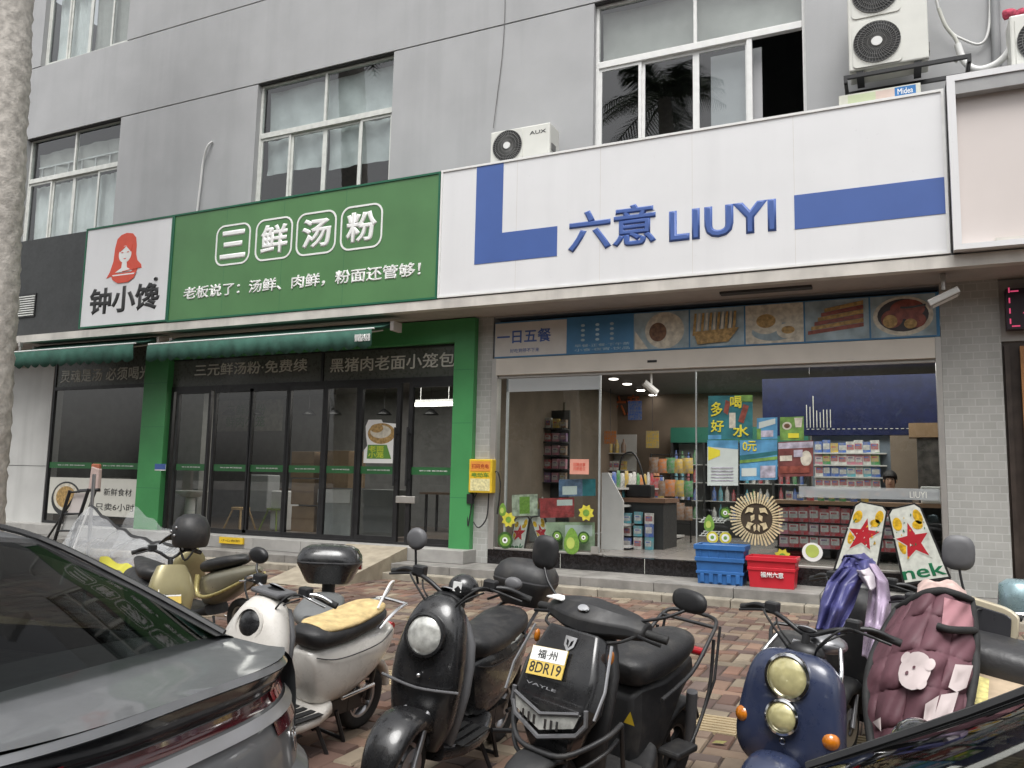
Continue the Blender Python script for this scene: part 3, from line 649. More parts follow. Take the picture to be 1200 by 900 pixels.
poly('caption_patch', [(px0+.1*pw,pz0+.1*phh),(px0+.85*pw,pz0+.1*phh),(px0+.7*pw,pz0+.42*phh),(px0+.12*pw,pz0+.42*phh)], -.0112, .003, mat('leaf_green_print', (.12,.28,.05), .5), sk)
lettering(sk, '老面\n小笼', (px0+.14*pw,pz0+.12*phh,px0+.62*pw,pz0+.40*phh), M_yg, y=-.0145, off=.03, ext=.002)
pr_ = prect(59,559,163,607,-.01); wp = thing('window_poster', 'white poster with a bowl of noodles behind the delivery scooter cover', 'poster', ((pr_[0]+pr_[2])/2,-.01,pr_[1]))
poly('sheet', [(pr_[0],pr_[1]),(pr_[2],pr_[1]),(pr_[2],pr_[3]),(pr_[0],pr_[3])], -.006, .003, mat('poster_cream', (.62,.61,.55), .5, var=.03), wp)
bw_ = (pr_[2]-pr_[0]); bh_ = pr_[3]-pr_[1]; cx, cz = pr_[0]+.2*bw_, pr_[1]+.42*bh_
q = MB(); q.prism(circ(cx,cz,.165*bw_,.47*bh_,30), -.013,-.0095,0); q.prism(circ(cx,cz+.03,.14*bw_,.38*bh_,30), -.016,-.013,1); q.prism(circ(cx,cz+.03,.11*bw_,.30*bh_,24), -.018,-.016,2); q.build('bowl', [M_dark, F['w'], F['gd']], wp)
lettering(wp, '新鲜食材', prect(122,572,154,582,-.01), M_textb, y=-.0095, off=.01, ext=.002)
lettering(wp, '只卖6小时', prect(112,589,157,600,-.01), M_textb, y=-.0095, off=.015, ext=.002)
bs = prect(182,543.5,194,551.5,-.142); b_ = thing('blue_notice', 'small blue and white notice stuck on the left green pillar', 'sticker', (bs[0],-.142,bs[1]))
MB().box(bs[0],bs[2],-.146,-.141,bs[1],bs[3]).build('sheet', M_textw, b_); MB().box(bs[0],bs[2],-.149,-.1462,(bs[1]+bs[3])/2-.04,bs[3]).build('header', M_blue, b_)
# ------------------------------------------------------------------ convenience store front
L = thing('store_shopfront', 'steel framed glass front with an open sliding door under a cream beam', 'shopfront', (-2.4,0,.48))
MB().box(-5.36,.42,-.06,.10,3.005,3.255).build('door_beam', mat('cream_beam', (.66,.62,.55), .45, var=.07, scale=2), L, bevel=.006)
MB().box(-3.06,-2.93,-.066,-.06,3.10,3.13).build('sensor', M_black, L)
f = MB(); f.box(-5.43,-5.34,-.05,.1,.479,3.26); f.box(.42,.483,-.05,.1,.479,3.26); f.box(-5.34,-3.70,-.02,.04,.479,.51); f.box(-2.42,.42,-.02,.04,.479,.51)
f.build('frame', M_steel, L, bevel=.004)
f = MB(); f.box(-5.34,.42,-.012,.06,2.965,3.003); f.build('rail', M_steel, L)
GX = lambda px: at(px, 560, Y=0).x
for a, b, nm in ((-5.335, GX(703), 'pane'), (GX(816), GX(951), 'pane'), (GX(951)+.006, .418, 'pane')):
    MB().box(a, b, -.004, .004, .512, 2.962).build(nm, M_glass, L)
MB().box(-5.2,GX(703)-.02,-.010,-.006,2.76,2.955).build('frosted_strip', M_film, L)
for e in ((GX(703)-.02,GX(703)+.006,-.012,.012,.512,2.962), (GX(816)-.006,GX(816)+.01,-.012,.012,.512,2.962), (-5.2,-5.17,-.01,.03,.512,2.962)): MB().box(*e).build('glass_edge', mat('glass_edge_alu', (.5,.53,.52), .35, .5, rvar=.02), L)
MB().box(GX(697)-.03,GX(703),-.05,-.0125,.50,.60).build('door_clamp', M_steel, L)
lettering(L, 'LIUYI', prect(1066,576,1086,584,-.006), M_textg, y=-.006, off=.01, ext=.002)
MB().box(GX(936),.41,-.0075,-.0052,at(1000,584,Y=0).z,at(1000,571,Y=0).z).build('frosted_strip', glass('thin_film', (.85,.87,.87), 1.4, .2, .28), L)
# yellow meter box on the narrow tile pillar
yb = prect(551,538,577,578,-.14); ybx = thing('meter_box', 'yellow box with printed notices hung on the narrow tile pillar', 'wall box', ((yb[0]+yb[2])/2,-.03,yb[1]))
MB().box(yb[0],yb[2],-.17,-.031,yb[1],yb[3]).build('case', M_yellow, ybx, bevel=.012)
w = yb[2]-yb[0]; h = yb[3]-yb[1]
MB().box(yb[0]+.03,yb[2]-.03,-.175,-.171,yb[1]+h*.64,yb[3]-.03).build('red_notice', mat('orange_print', (.75,.30,.05), .5), ybx)
MB().box(yb[0]+.03,yb[2]-.03,-.175,-.171,yb[1]+.03,yb[1]+h*.42).build('lower_notice', mat('pale_yellow_print', (.72,.66,.35), .5, var=.2, scale=30), ybx)
lettering(ybx, '扫码充电', (yb[0]+.05,yb[1]+h*.72,yb[2]-.05,yb[1]+h*.86), mat('dark_red_print', (.4,.03,.02), .5), y=-.175, off=.02, ext=.002)
lettering(ybx, '电动车', (yb[0]+.05,yb[1]+h*.46,yb[2]-.05,yb[1]+h*.6), mat('green_print', (.05,.25,.04), .5), y=-.171, off=.02, ext=.002)
x0, z0 = yb[0], yb[1]
cb = MB()
cb.tube([(x0+.03,-.1,z0),(x0-.02,-.12,z0-.25),(x0+.0,-.15,z0-.48),(x0+.04,-.13,z0-.2),(x0+.1,-.1,z0)], .010, 6, smooth=5)
cb.tube([(x0+.3,-.1,z0),(x0+.28,-.11,z0-.35),(x0+.16,-.12,z0-.5),(x0+.07,-.12,z0-.42)], .010, 6, smooth=5)
cb.tube([(x0+.36,-.06,z0+.3),(x0+.42,-.06,z0+.3),(x0+.46,-.05,z0+.1),(x0+.42,-.05,z0-.3)], .010, 6, smooth=5)
cb.box(x0-.03,x0+.06,-.16,-.09,z0-.16,z0-.02)
cb.build('cable', M_black, ybx)
# LED sign and brown door frame at the right edge
ls = prect(1177,340,1200,386,-.1); led = thing('led_sign', 'dark LED sign showing red strokes beside the tile pillar', 'sign', (ls[0]+.4,-.1,ls[1]))
MB().box(ls[0],ls[0]+1.4,-.16,-.02,ls[1],ls[3]).build('case', mat('led_sign_case', (.03,.015,.025), .4), led)
lettering(led, '小吃', (ls[0]+.16,ls[1]+.1,ls[0]+.9,ls[3]-.1), mat('led_red', (.5,.05,.1), .5, emit=(1,.10,.25), estr=.35), y=-.161, off=.02, ext=.003)
dm = MB()
for i in range(7): dm.box(ls[0]+.05+i*.19, ls[0]+.13+i*.19, -.163,-.16,ls[3]-.04,ls[3]-.025); dm.box(ls[0]+.05+i*.19, ls[0]+.13+i*.19, -.163,-.16,ls[1]+.025,ls[1]+.04)
for i in range(4): dm.box(ls[0]+.03, ls[0]+.045, -.163,-.16,ls[1]+.06+i*.12,ls[1]+.12+i*.12)
dm.build('border_light', MATS['led_red'], led)
nd = thing('neighbour_door', 'dark brown metal door of the neighbouring shop right of the tile pillar', 'door', (1.8,0,.3))
dd = MB(); dd.box(1.10,3.0,.0,.06,.28,3.16)
for i in range(7): dd.box(1.12+i*.26,1.17+i*.26,-.05,.0,.28,3.12)
dd.build('leaf', mat('brown_metal', (.055,.042,.035), .45, .3, var=.25, scale=5), nd)
MB().box(1.095,1.9,-.03,.02,3.17,3.88).build('lintel', mat('grey_lintel', (.36,.34,.32), .6), nd)
w = MB(); w.box(1.27,1.33,-.09,-.05,1.2,3.1); w.build('wooden_post', mat('orange_wood', (.36,.17,.06), .5, var=.2), nd)
# ------------------------------------------------------------------ air conditioners, pipes and cables on the upper wall
def ac_unit(label, x0, x1, z0, z1, yf, depth, fans, badge=None, group=None):
    t = thing('air_conditioner', label, 'air conditioner', ((x0+x1)/2, yf, z0), group=group)
    MB().box(x0,x1,yf,yf+depth,z0,z1).build('casing', M_acwhite, t, bevel=.02)
    n = fans; h = (z1-z0)/n; fw = min(h, (x1-x0)*.66)
    for i in range(n):
        cz = z0+h*(i+.5); cx = x0+fw*.5+.03; r = fw*.45
        m = MB(); m.prism(rrect(cx-fw*.47,cz-h*.46,cx+fw*.47,cz+h*.46,.05), yf-.012, yf-.001); m.build('fan_panel', M_acwhite, t)
        MB().prism(circ(cx,cz,r,r,32), yf-.016, yf-.0125).build('fan_opening', M_black, t)
        g = MB()
        for k in range(44):
            a = 2*PI*k/44; b = a+.22
            g.tube([(cx+r*.18*math.cos(a),yf-.024,cz+r*.18*math.sin(a)),(cx+r*.6*math.cos(a+.08),yf-.03,cz+r*.6*math.sin(a+.08)),(cx+r*math.cos(b),yf-.02,cz+r*math.sin(b))], .0042, 4)
        for q in (.4,.62,.82,1.0): g.tube([(cx+r*q*math.cos(2*PI*k/32),yf-.027,cz+r*q*math.sin(2*PI*k/32)) for k in range(33)], .004, 4, caps=False)
        g.build('fan_grille', M_acgrey, t)
        m = MB(); m.prism(circ(cx,cz,r*.24,r*.22,20), yf-.04, yf-.026); m.build('hub', M_plast_w, t)
    if badge: text_mesh('badge', badge, M_dark, t, (x0+fw+.07+.05, z0+(z1-z0)*.72, x1-.06, z0+(z1-z0)*.82), yf-.001, .003, .01)
    hd = MB(); hd.box(x1-.001,x1+.012,yf+.05,yf+.2,z0+.12,z0+.22); hd.build('valve_cover', M_acgrey, t)
    for xq in (x0+.08, x1-.16): MB().box(xq,xq+.08,yf+.02,yf+depth,z0-.05,z0-.001).build('foot', M_black, t)
    return t
a = prect(575,153,644,182,-.56)
ac_unit('small single fan air conditioner standing above the white and blue sign', a[0], a[2], 6.03, a[3]-.03, -.56, .36, 1, 'AUX')
b = at(995,87,Y=-.66); b2 = at(1089,65,Y=-.66)
ac_unit('tall double fan air conditioner on a black bracket', b.x, b2.x, (b.z+b2.z)/2+.0, (b.z+b2.z)/2+1.25, -.66, .38, 2, None)
z = (b.z+b2.z)/2
MB().box(b.x+.62,b.x+.74,-.665,-.661,z+.80,z+.825).build('badge', M_dark, COL.objects['air_conditioner.001'])
c3 = at(1186,86,Y=-.66)
ac_unit('air conditioner cut off by the right edge of the photo', c3.x, c3.x+.92, c3.z-.02, c3.z+.68, -.66, .36, 1, None)
br = thing('ac_bracket', 'black steel bracket carrying the tall air conditioner', 'bracket', ((b.x+b2.x)/2,-.66,z-.06))
m = MB(); m.box(b.x-.06,b2.x+.42,-.70,-.66,z-.10,z-.055); m.box(b.x-.06,b2.x+.42,-.24,-.20,z-.10,z-.055)
for x in (b.x-.06, b2.x+.38): m.box(x,x+.04,-.70,-.001,z-.145,z-.101); m.box(x,x+.04,-.05,-.001,z-.5,z-.146); m.tube([(x+.02,-.66,z-.15),(x+.02,-.04,z-.48)], .016, 6)
m.build('rail', M_black, br)
bx = thing('carton', 'long white carton with a blue logo wedged on top of the white sign', 'box', (b.x+.2,-.8,5.96))
q0 = at(983,120,Y=-.80); q1 = at(1079,104,Y=-.80)
MB().box(q0.x,q1.x,-.80,-.62,5.945,6.09).build('body', mat('pale_carton', (.58,.58,.50), .6, var=.1, scale=6), bx, bevel=.006)
q = MB(); q.box(q0.x+.10,q0.x+.4,-.803,-.8005,5.96,6.07,0); q.box(q0.x+.4,q0.x+.62,-.803,-.8005,5.96,6.07,1); q.build('printed_panel', [mat('pale_green_print', (.50,.56,.36), .6), mat('pale_salmon_print', (.60,.48,.42), .6)], bx)
MB().box(q1.x-.27,q1.x-.05,-.804,-.8005,5.965,6.075).build('logo_panel', mat('logo_blue', (.02,.16,.42), .5), bx)
lettering(bx, 'Midea', (q1.x-.24,5.985,q1.x-.08,6.055), M_textw, y=-.804, off=.02, ext=.002)
def wallpipe(name, label, cat, pts, r, m, smooth=6, Y=None):
    t = MB().tube([at(px,py,Y=yy) for px, py, yy in pts], r, 8, smooth=smooth).build(name, m, None, smooth=60); tag(t, label, cat); return t
wallpipe('drain_hose', 'thin white hose hanging from the grey wall left of the middle window', 'hose', [(249,166,-.02),(243,172,-.06),(238,190,-.04),(235,215,-.04),(231,248,-.04)], .022, M_plast_w)
wallpipe('wall_cable', 'fine dark cable running down the grey wall beside the small air conditioner', 'cable', [(592,-5,-.02),(591,30,-.02),(588,70,-.02),(583,110,-.02),(578,150,-.04)], .006, M_acgrey)
wallpipe('downpipe', 'grey downpipe on the wall right of the tall air conditioner', 'pipe', [(1165,-30,-.06),(1166,20,-.06),(1168,70,-.06),(1169,110,-.06)], .05, mat('grey_pipe', (.27,.275,.28), .5))
wallpipe('insulated_pipe', 'white insulated pipe curving from bracket to the edge air conditioner', 'pipe', [(1122,52,-.3),(1128,68,-.3),(1138,79,-.32),(1152,81,-.34),(1170,73,-.36),(1183,58,-.38),(1188,40,-.4)], .04, M_plast_w)
wallpipe('loose_cable', 'loose white cable looping over the wall behind the tall air conditioner', 'cable', [(1097,0,-.2),(1103,20,-.15),(1115,38,-.1),(1128,46,-.08),(1146,52,-.06),(1156,44,-.06),(1160,20,-.05),(1160,-20,-.05)], .016, M_plast_w)
wallpipe('copper_pipe', 'pair of pale refrigerant pipes bending behind the bracket end', 'pipe', [(1100,10,-.32),(1108,30,-.3),(1120,46,-.28),(1124,60,-.28),(1120,72,-.3)], .022, mat('foam_lagging', (.55,.55,.50), .7))
wallpipe('red_cloth', 'crumpled red cloth hanging at the top right edge', 'cloth', [(1177,18,-.3),(1184,16,-.33),(1191,19,-.33),(1198,15,-.35),(1206,17,-.35)], .06, mat('red_cloth', (.42,.06,.10), .9, var=.5, scale=20))

# ------------------------------------------------------------------ things standing or stuck at the convenience store front
M_cblue = mat('crate_blue', (.03,.13,.36), .45, var=.1, scale=5); M_cred = mat('crate_red', (.55,.02,.035), .4, var=.06, scale=5)
def crate(label, x0, x1, yf, yb, z0, z1, m, txt=None, folding=False):
    t = thing('crate', label, 'crate', ((x0+x1)/2,(yf+yb)/2,z0)); tp = .03; w = .012
    def ring(z, d): return [(x0+d,yf+d,z),(x1-d,yf+d,z),(x1-d,yb-d,z),(x0+d,yb-d,z)]
    mb = MB(); vs = ring(z0,tp)+ring(z1,0)+ring(z1,w)+ring(z0+.01,tp+w); fs = [(3,2,1,0)]
    for a, b_ in ((0,4),(4,8),(8,12)):
        for i in range(4): j = (i+1) % 4; fs.append((a+i,a+j,b_+j,b_+i))
    fs.append((12,13,14,15)); mb.add(vs, fs).build('tub', m, t)
    r = MB()
    for zz, d, hh in ([(z1-.05,-.012,.05),(z1-.16,.004,.035)] if not folding else [(z1-.06,-.014,.06),(z1-.20,-.004,.05),(z0+.12,.008,.035)]):
        for (xa,xb,ya,yb2) in ((x0+d,x1-d,yf+d,yf+d+.018),(x0+d,x1-d,yb-d-.018,yb-d),(x0+d,x0+d+.018,yf+d+.018,yb-d-.018),(x1-d-.018,x1-d,yf+d+.018,yb-d-.018)): r.box(xa,xb,ya,yb2,zz,zz+hh)
    if folding:
        for i in range(5): xx = x0+.06+i*(x1-x0-.12)/4.4; r.box(xx,xx+.05,yf+.002,yf+.016,z0+.02,z0+.12); r.box(xx,xx+.012,yf-.002,yf+.016,z1-.15,z1-.06)
        r.box(x0+.03,x1-.03,yf+.03,yb-.03,z1-.03,z1-.012)
    r.build('rim', m, t, bevel=.004)
    if txt: lettering(t, txt, (x0+(x1-x0)*.28,z0+.12,x1-(x1-x0)*.25,z0+.185), M_textw, y=yf+.018, off=.03, ext=.02)
    return t
crate('blue plastic crate in front of the store glass', -2.30, -1.715, -.62, -.24, .277, .745, M_cblue, None, True)
crate('red plastic crate with white lettering beside the blue crate', -1.685, -1.13, -.62, -.24, .277, .635, M_cred, '福州六意')
def qmap(px, Y):
    c = [at(x, y, Y=Y) for x, y in px]
    def f(u, v): a = c[0].lerp(c[1], u); b = c[3].lerp(c[2], u); q = b.lerp(a, v); return (q.x, q.z)
    return f
M_can = mat('printed_can_white', (.60,.62,.56), .4, var=.12, scale=14); M_canr = mat('printed_star_red', (.42,.018,.03), .4, var=.08); M_cang = mat('printed_green', (.01,.14,.06), .4); M_cany = mat('printed_yellow', (.62,.38,.02), .4, var=.4, scale=18)
def star(f, cu, cv, ru, rv, rot=0): return [f(cu+ru*(1 if i % 2 == 0 else .42)*math.sin(PI*i/5+rot), cv+rv*(1 if i % 2 == 0 else .42)*math.cos(PI*i/5+rot)) for i in range(10)]
def can_board(label, px, Y, txt):
    f = qmap(px, Y); c = f(.5, 0); t = thing('beer_board', label, 'display board', (c[0], Y, c[1]))
    e = MB(); e.prism([f(0,0),f(.5,-.02),f(1,0),f(1,.93),f(.86,1),f(.14,1),f(0,.93)], Y, Y+.05); e.build('board', M_black, t)
    q = MB(); q.prism([f(.05,.02),f(.95,.02),f(.95,.92),f(.83,.98),f(.17,.98),f(.05,.92)], Y-.004, Y-.0005, 0); q.build('print', M_can, t)
    q = MB()
    for u, v, a, b_ in ((.2,.78,.13,.09),(.8,.82,.12,.10),(.2,.5,.1,.12),(.72,.72,.14,.06)): q.prism([f(u+a*math.cos(k*PI/6),v+b_*math.sin(k*PI/6)) for k in range(12)], Y-.006, Y-.004, 0)
    q.prism(star(f,.48,.52,.50,.30), Y-.008, Y-.006, 1); q.prism(star(f,.48,.52,.43,.255), Y-.010, Y-.008, 2)
    for k in range(26):
        u = rnd.uniform(.1,.9); v = rnd.uniform(.3,.85); s = rnd.uniform(.01,.03); q.prism([f(u,v),f(u+s*2,v+s*.6),f(u+s,v+s*1.6)], Y-.0115, Y-.0101, rnd.choice((3,1,0)))
    q.build('star', [M_cany, M_can, M_canr, M_cang], t)
    if txt:
        off = t.location
        text_mesh('lettering', txt, M_cang, t, M=lambda u, w, d: Vector((f(.04+u*.92,.05+w*.17)[0]-off.x, -.0045-d, f(.04+u*.92,.05+w*.17)[1]-off.z)), ext=.004, off=.03)
    return t
can_board('leaning can shaped board with a red star half hidden by the raincoat', [(1003,586),(1041,594),(1029,668),(976,668)], -.30, None)
can_board('leaning can shaped board with a red star and green letters', [(1039,597),(1077,588),(1115,677),(1058,685)], -.30, 'nek')
can_board('small can shaped star board at the left end of the shop window', [(604,606),(621,605),(614,646),(596,646)], .10, 'nek')
can_board('small tilted can shaped star board behind the scooter mirror', [(621,606),(637,604),(650,644),(634,646)], .12, None)
# cardboard wreath with a face like fringe
wc = at(886.7,608,Y=-.08); wr = thing('straw_wreath', 'round cream fringed wreath hung inside the store glass', 'wreath', wc)
r = .335; M_straw = mat('cream_straw', (.60,.50,.30), .8, var=.2, scale=30); M_brn = mat('dark_brown', (.05,.035,.02), .8, var=.3)
MB().prism(circ(wc.x,wc.z,r*.72,r*.72,30), wc.y, wc.y+.02).build('disc', M_brn, wr)
q = MB()
for i in range(46):
    a = 2*PI*i/46; b_ = rnd.uniform(.92,1.05); s = .05
    q.prism([(wc.x+r*.58*math.cos(a-s),wc.z+r*.58*math.sin(a-s)),(wc.x+r*b_*math.cos(a-.03),wc.z+r*b_*math.sin(a-.03)),(wc.x+r*b_*math.cos(a+.03),wc.z+r*b_*math.sin(a+.03)),(wc.x+r*.58*math.cos(a+s),wc.z+r*.58*math.sin(a+s))], wc.y-.016+.006*(i % 2), wc.y-.001)
q.build('fringe', M_straw, wr)
q = MB()
for sx in (-1, 1):
    for pts in ([(.10,.40),(.32,.42),(.42,.18),(.28,.26),(.14,.22)], [(.08,.16),(.22,.10),(.20,-.1),(.08,-.02)], [(.10,-.18),(.32,-.12),(.40,-.32),(.24,-.42),(.22,-.28)], [(.04,-.2),(.12,-.26),(.1,-.48),(.02,-.4)]):
        q.prism([(wc.x+sx*u*r,wc.z+v*r) for u, v in pts], wc.y-.012, wc.y-.0005)
q.build('inner_frond', M_straw, wr)
# fruit cut-outs stuck on the glass
M_kg = mat('kiwi_green', (.17,.32,.05), .5, var=.2, scale=30); M_kd = mat('fruit_dark_green', (.035,.09,.02), .5, var=.3, scale=20); M_lime = mat('lime_pulp', (.46,.55,.12), .5, var=.1); M_lemon = mat('lemon_yellow', (.62,.55,.06), .5, var=.15, scale=20)
def fruit(kind, label, px, py, r, Y=-.02):
    c = at(px, py, Y=Y); t = thing('fruit_sticker', label, 'sticker', c); s = r
    if kind == 'kiwi':
        MB().prism(circ(c.x,c.z,s,s,20), Y-.003, Y).build('skin', M_kd, t); MB().prism(circ(c.x,c.z,s*.72,s*.72,20), Y-.006, Y-.003).build('flesh', M_kg, t); MB().prism(circ(c.x,c.z,s*.36,s*.36,16), Y-.009, Y-.006).build('core', M_textw, t); MB().prism(circ(c.x,c.z,s*.16,s*.16,10), Y-.011, Y-.009).build('seed', M_brn, t)
    elif kind == 'pear':
        MB().prism([(c.x+s*(.75-.25*math.sin(a))*math.cos(a),c.z+s*1.25*math.sin(a)) for a in [2*PI*i/24 for i in range(24)]], Y-.004, Y).build('skin', M_kg, t); MB().prism(circ(c.x-s*.1,c.z-s*.2,s*.42,s*.55,18), Y-.007, Y-.004).build('highlight_print', M_lime, t)
    elif kind == 'flower':
        MB().prism([(c.x+s*(1 if i % 2 else .72)*math.cos(PI*i/8),c.z+s*(1 if i % 2 else .72)*math.sin(PI*i/8)) for i in range(16)], Y-.004, Y).build('petals', M_lemon, t); MB().prism(circ(c.x,c.z,s*.4,s*.4,14), Y-.007, Y-.004).build('core', M_kg, t)
    elif kind == 'eyes':
        for q in (-.55, .55):
            MB().prism(circ(c.x+q*s,c.z,s*.5,s*.5,16), Y-.004, Y).build('rind', M_lemon, t); MB().prism(circ(c.x+q*s,c.z,s*.33,s*.33,14), Y-.007, Y-.004).build('pulp', M_textw, t); MB().prism(circ(c.x+q*s,c.z,s*.16,s*.16,10), Y-.009, Y-.007).build('core', M_kg, t)
    else:
        MB().prism(circ(c.x,c.z,s,s*.95,22), Y-.004, Y).build('rind', M_textw, t); MB().prism(circ(c.x,c.z+s*.1,s*.66,s*.66,18), Y-.007, Y-.004).build('pulp', M_lime, t)
fruit('kiwi','dark kiwi slice sticker left of the straw wreath',850,601,.075); fruit('pear','pale green melon sticker above the blue crate',831,613,.085)
fruit('eyes','pair of yellow slices peeking over the blue crate',842.5,630,.15); fruit('flower','small yellow sunburst sticker above the red crate',917,652,.10)
fruit('pomelo','pale halved fruit sticker right of the red crate',952,647,.12)
fruit('flower','yellow green flower sticker on the left glass beside the sliding door',687,601,.12); fruit('pear','green pear sticker low on the left glass',670,634,.145)
fruit('kiwi','kiwi slice sticker right of the green pear',684,630,.085); fruit('kiwi','kiwi slice sticker left of the green pear',653,628,.075)
fruit('flower','yellow blossom sticker at the far left of the store glass',596,609,.115); fruit('pear','green fruit sticker near the left steel frame',589,597,.075)
fruit('kiwi','large kiwi slice sticker at the bottom left of the store glass',592,633,.12)
pn = prect(668,538,690,556,-.02); t = thing('pink_notice', 'small pink notice taped on the left store glass', 'notice', (pn[0],-.02,pn[1])); poly('sheet', [(pn[0],pn[1]),(pn[2],pn[1]),(pn[2],pn[3]),(pn[0],pn[3])], -.02, .003, mat('salmon_paper', (.72,.33,.25), .6), t)
lettering(t, '招聘启事\n月薪面议', (pn[0]+.05,pn[1]+.05,pn[2]-.05,pn[3]-.05), M_red, y=-.0235, ext=.001, off=.0)
def poster(label, px, m, shapes=(), texts=(), Y=-.02):
    f = qmap(px, Y); c = f(.5, .5); t = thing('window_poster', label, 'poster', (c[0], Y, c[1]))
    poly('sheet', [f(0,0),f(1,0),f(1,1),f(0,1)], Y, .003, m, t); z = Y-.0032
    if shapes:
        q = MB(); ms = []
        for mm, pts in shapes:
            if mm not in ms: ms.append(mm)
            q.prism([f(u, v) for u, v in pts], z-.0012, z, ms.index(mm)); z -= .0014
        q.build('print', ms, t)
    for s, (u0,v0,u1,v1), mm in texts:
        a = f(u0, v0); b_ = f(u1, v1); lettering(t, s, (a[0], a[1], b_[0], b_[1]), mm, y=z, ext=.002, off=.035)
    return t
M_teal = mat('poster_teal', (.03,.16,.18), .45, var=.3, scale=5); M_sky = mat('poster_sky_blue', (.10,.30,.50), .45, var=.3, scale=6); M_lp = mat('poster_pale', (.58,.64,.60), .45, var=.06); M_yp = mat('poster_yellow', (.75,.66,.05), .5); M_mar = mat('poster_maroon', (.17,.05,.045), .5, var=.3, scale=9); M_lg = mat('poster_leaf', (.16,.30,.07), .5, var=.4, scale=9); M_mix = mat('poster_lilac', (.45,.42,.50), .5, var=.4, scale=10)
sq = lambda u0, v0, u1, v1: [(u0,v0),(u1,v0),(u1,v1),(u0,v1)]
poster('dark teal poster with yellow characters and drink bottles on the store glass', [(830,464),(882,463),(882,514),(830,515)], M_teal, [(F['rd'],[(.35,.62),(.45,.55),(.5,.85),(.4,.9)]),(F['w'],[(.48,.25),(.62,.25),(.62,.6),(.48,.6)]),(F['rd'],[(.68,.4),(.8,.35),(.92,.75),(.8,.8)]),(M_sky,sq(.0,.0,.3,.1)),(M_lg,sq(.6,.85,1,1))],
       [('多',(.06,.52,.33,.86),M_yp),('喝',(.50,.70,.76,.98),M_yp),('好',(.06,.16,.36,.44),M_yp),('水',(.56,.04,.92,.32),M_yp)])
poster('white notice with a blue and yellow heading on the store glass', [(829,516),(865,516),(865,569),(829,569)], M_lp, [(M_sky,[(0,.86),(1,.80),(1,1),(0,1)]),(M_yp,[(.03,.55),(.42,.66),(.42,.78),(.03,.86)])]+[(M_mix,sq(.12,.1+.07*i,.85,.12+.07*i)) for i in range(5)])
poster('blue and teal discount poster with a yellow price heading', [(867,516),(911,515),(911,562),(867,563)], M_sky, [(M_teal,[(0,.5),(1,.62),(1,.72),(0,.62)]),(M_lp,sq(.05,.1,.45,.3)),(M_mix,sq(.55,.05,.95,.35)),(M_lg,[(0,.42),(1,.5),(1,.58),(0,.5)])], [('0元',(.08,.72,.45,.97),M_yp)])
poster('small pale blue drinks poster beside the dark teal poster', [(887,490),(911,489),(911,514),(887,515)], M_sky, [(M_lp,[(.1,.5),(.9,.7),(.9,.95),(.1,.8)]),(M_mix,sq(.2,.1,.8,.4)),(M_lg,sq(0,.0,.2,.5))])
poster('small green poster with a bowl and a cup', [(914,489),(942,488),(942,516),(914,516)], M_lg, [(F['w'],[(.15+.2*math.cos(a)+.15,.62+.17*math.sin(a)) for a in [PI*i/8 for i in range(16)]]),(F['bn'],[(.3+.13*math.cos(a),.62+.1*math.sin(a)) for a in [PI*i/6 for i in range(12)]]),(F['w'],[(.66,.55),(.9,.55),(.95,.95),(.6,.95)]),(M_yp,sq(.35,.1,.8,.3))])
poster('maroon poster with a white cup picture', [(912,518),(953,516),(953,558),(912,559)], M_mar, [(M_mix,sq(.0,.8,1,.97)),(F['w'],[(.8+.16*math.cos(a),.5+.22*math.sin(a)) for a in [PI*i/8 for i in range(16)]]),(F['w'],sq(.05,.45,.4,.6)),(M_mix,sq(.45,.55,.7,.75)),(F['rd'],sq(.05,.1,.9,.3))])
poster('green and white fruit poster low behind the left store glass', [(640,612),(697,612),(697,645),(640,646)], mat('poster_pale_green', (.36,.45,.30), .5, var=.25, scale=7), [(M_lp,sq(.4,.5,.95,.9)),(M_kd,sq(.0,.05,.35,.5))], Y=.06)
poster('red and pale price poster in the middle of the left store glass', [(633,584),(673,583),(673,606),(633,607)], mat('poster_red', (.33,.05,.05), .5, var=.4, scale=10), [(M_lp,sq(.5,.6,.95,.9))], Y=.06)
poster('pale patterned poster left of the red price poster', [(600,580),(630,579),(630,604),(600,605)], mat('poster_mint', (.42,.47,.36), .5, var=.4, scale=12), [(M_kg,sq(.3,.1,.7,.9))], Y=.06)
poster('blue drinks poster above the red price poster', [(655,562),(698,561),(698,581),(655,582)], mat('poster_blue_grey', (.10,.16,.26), .5, var=.4, scale=9), [(M_lp,sq(.1,.1,.5,.6)),(M_teal,sq(.65,.0,1,1))], Y=.06)

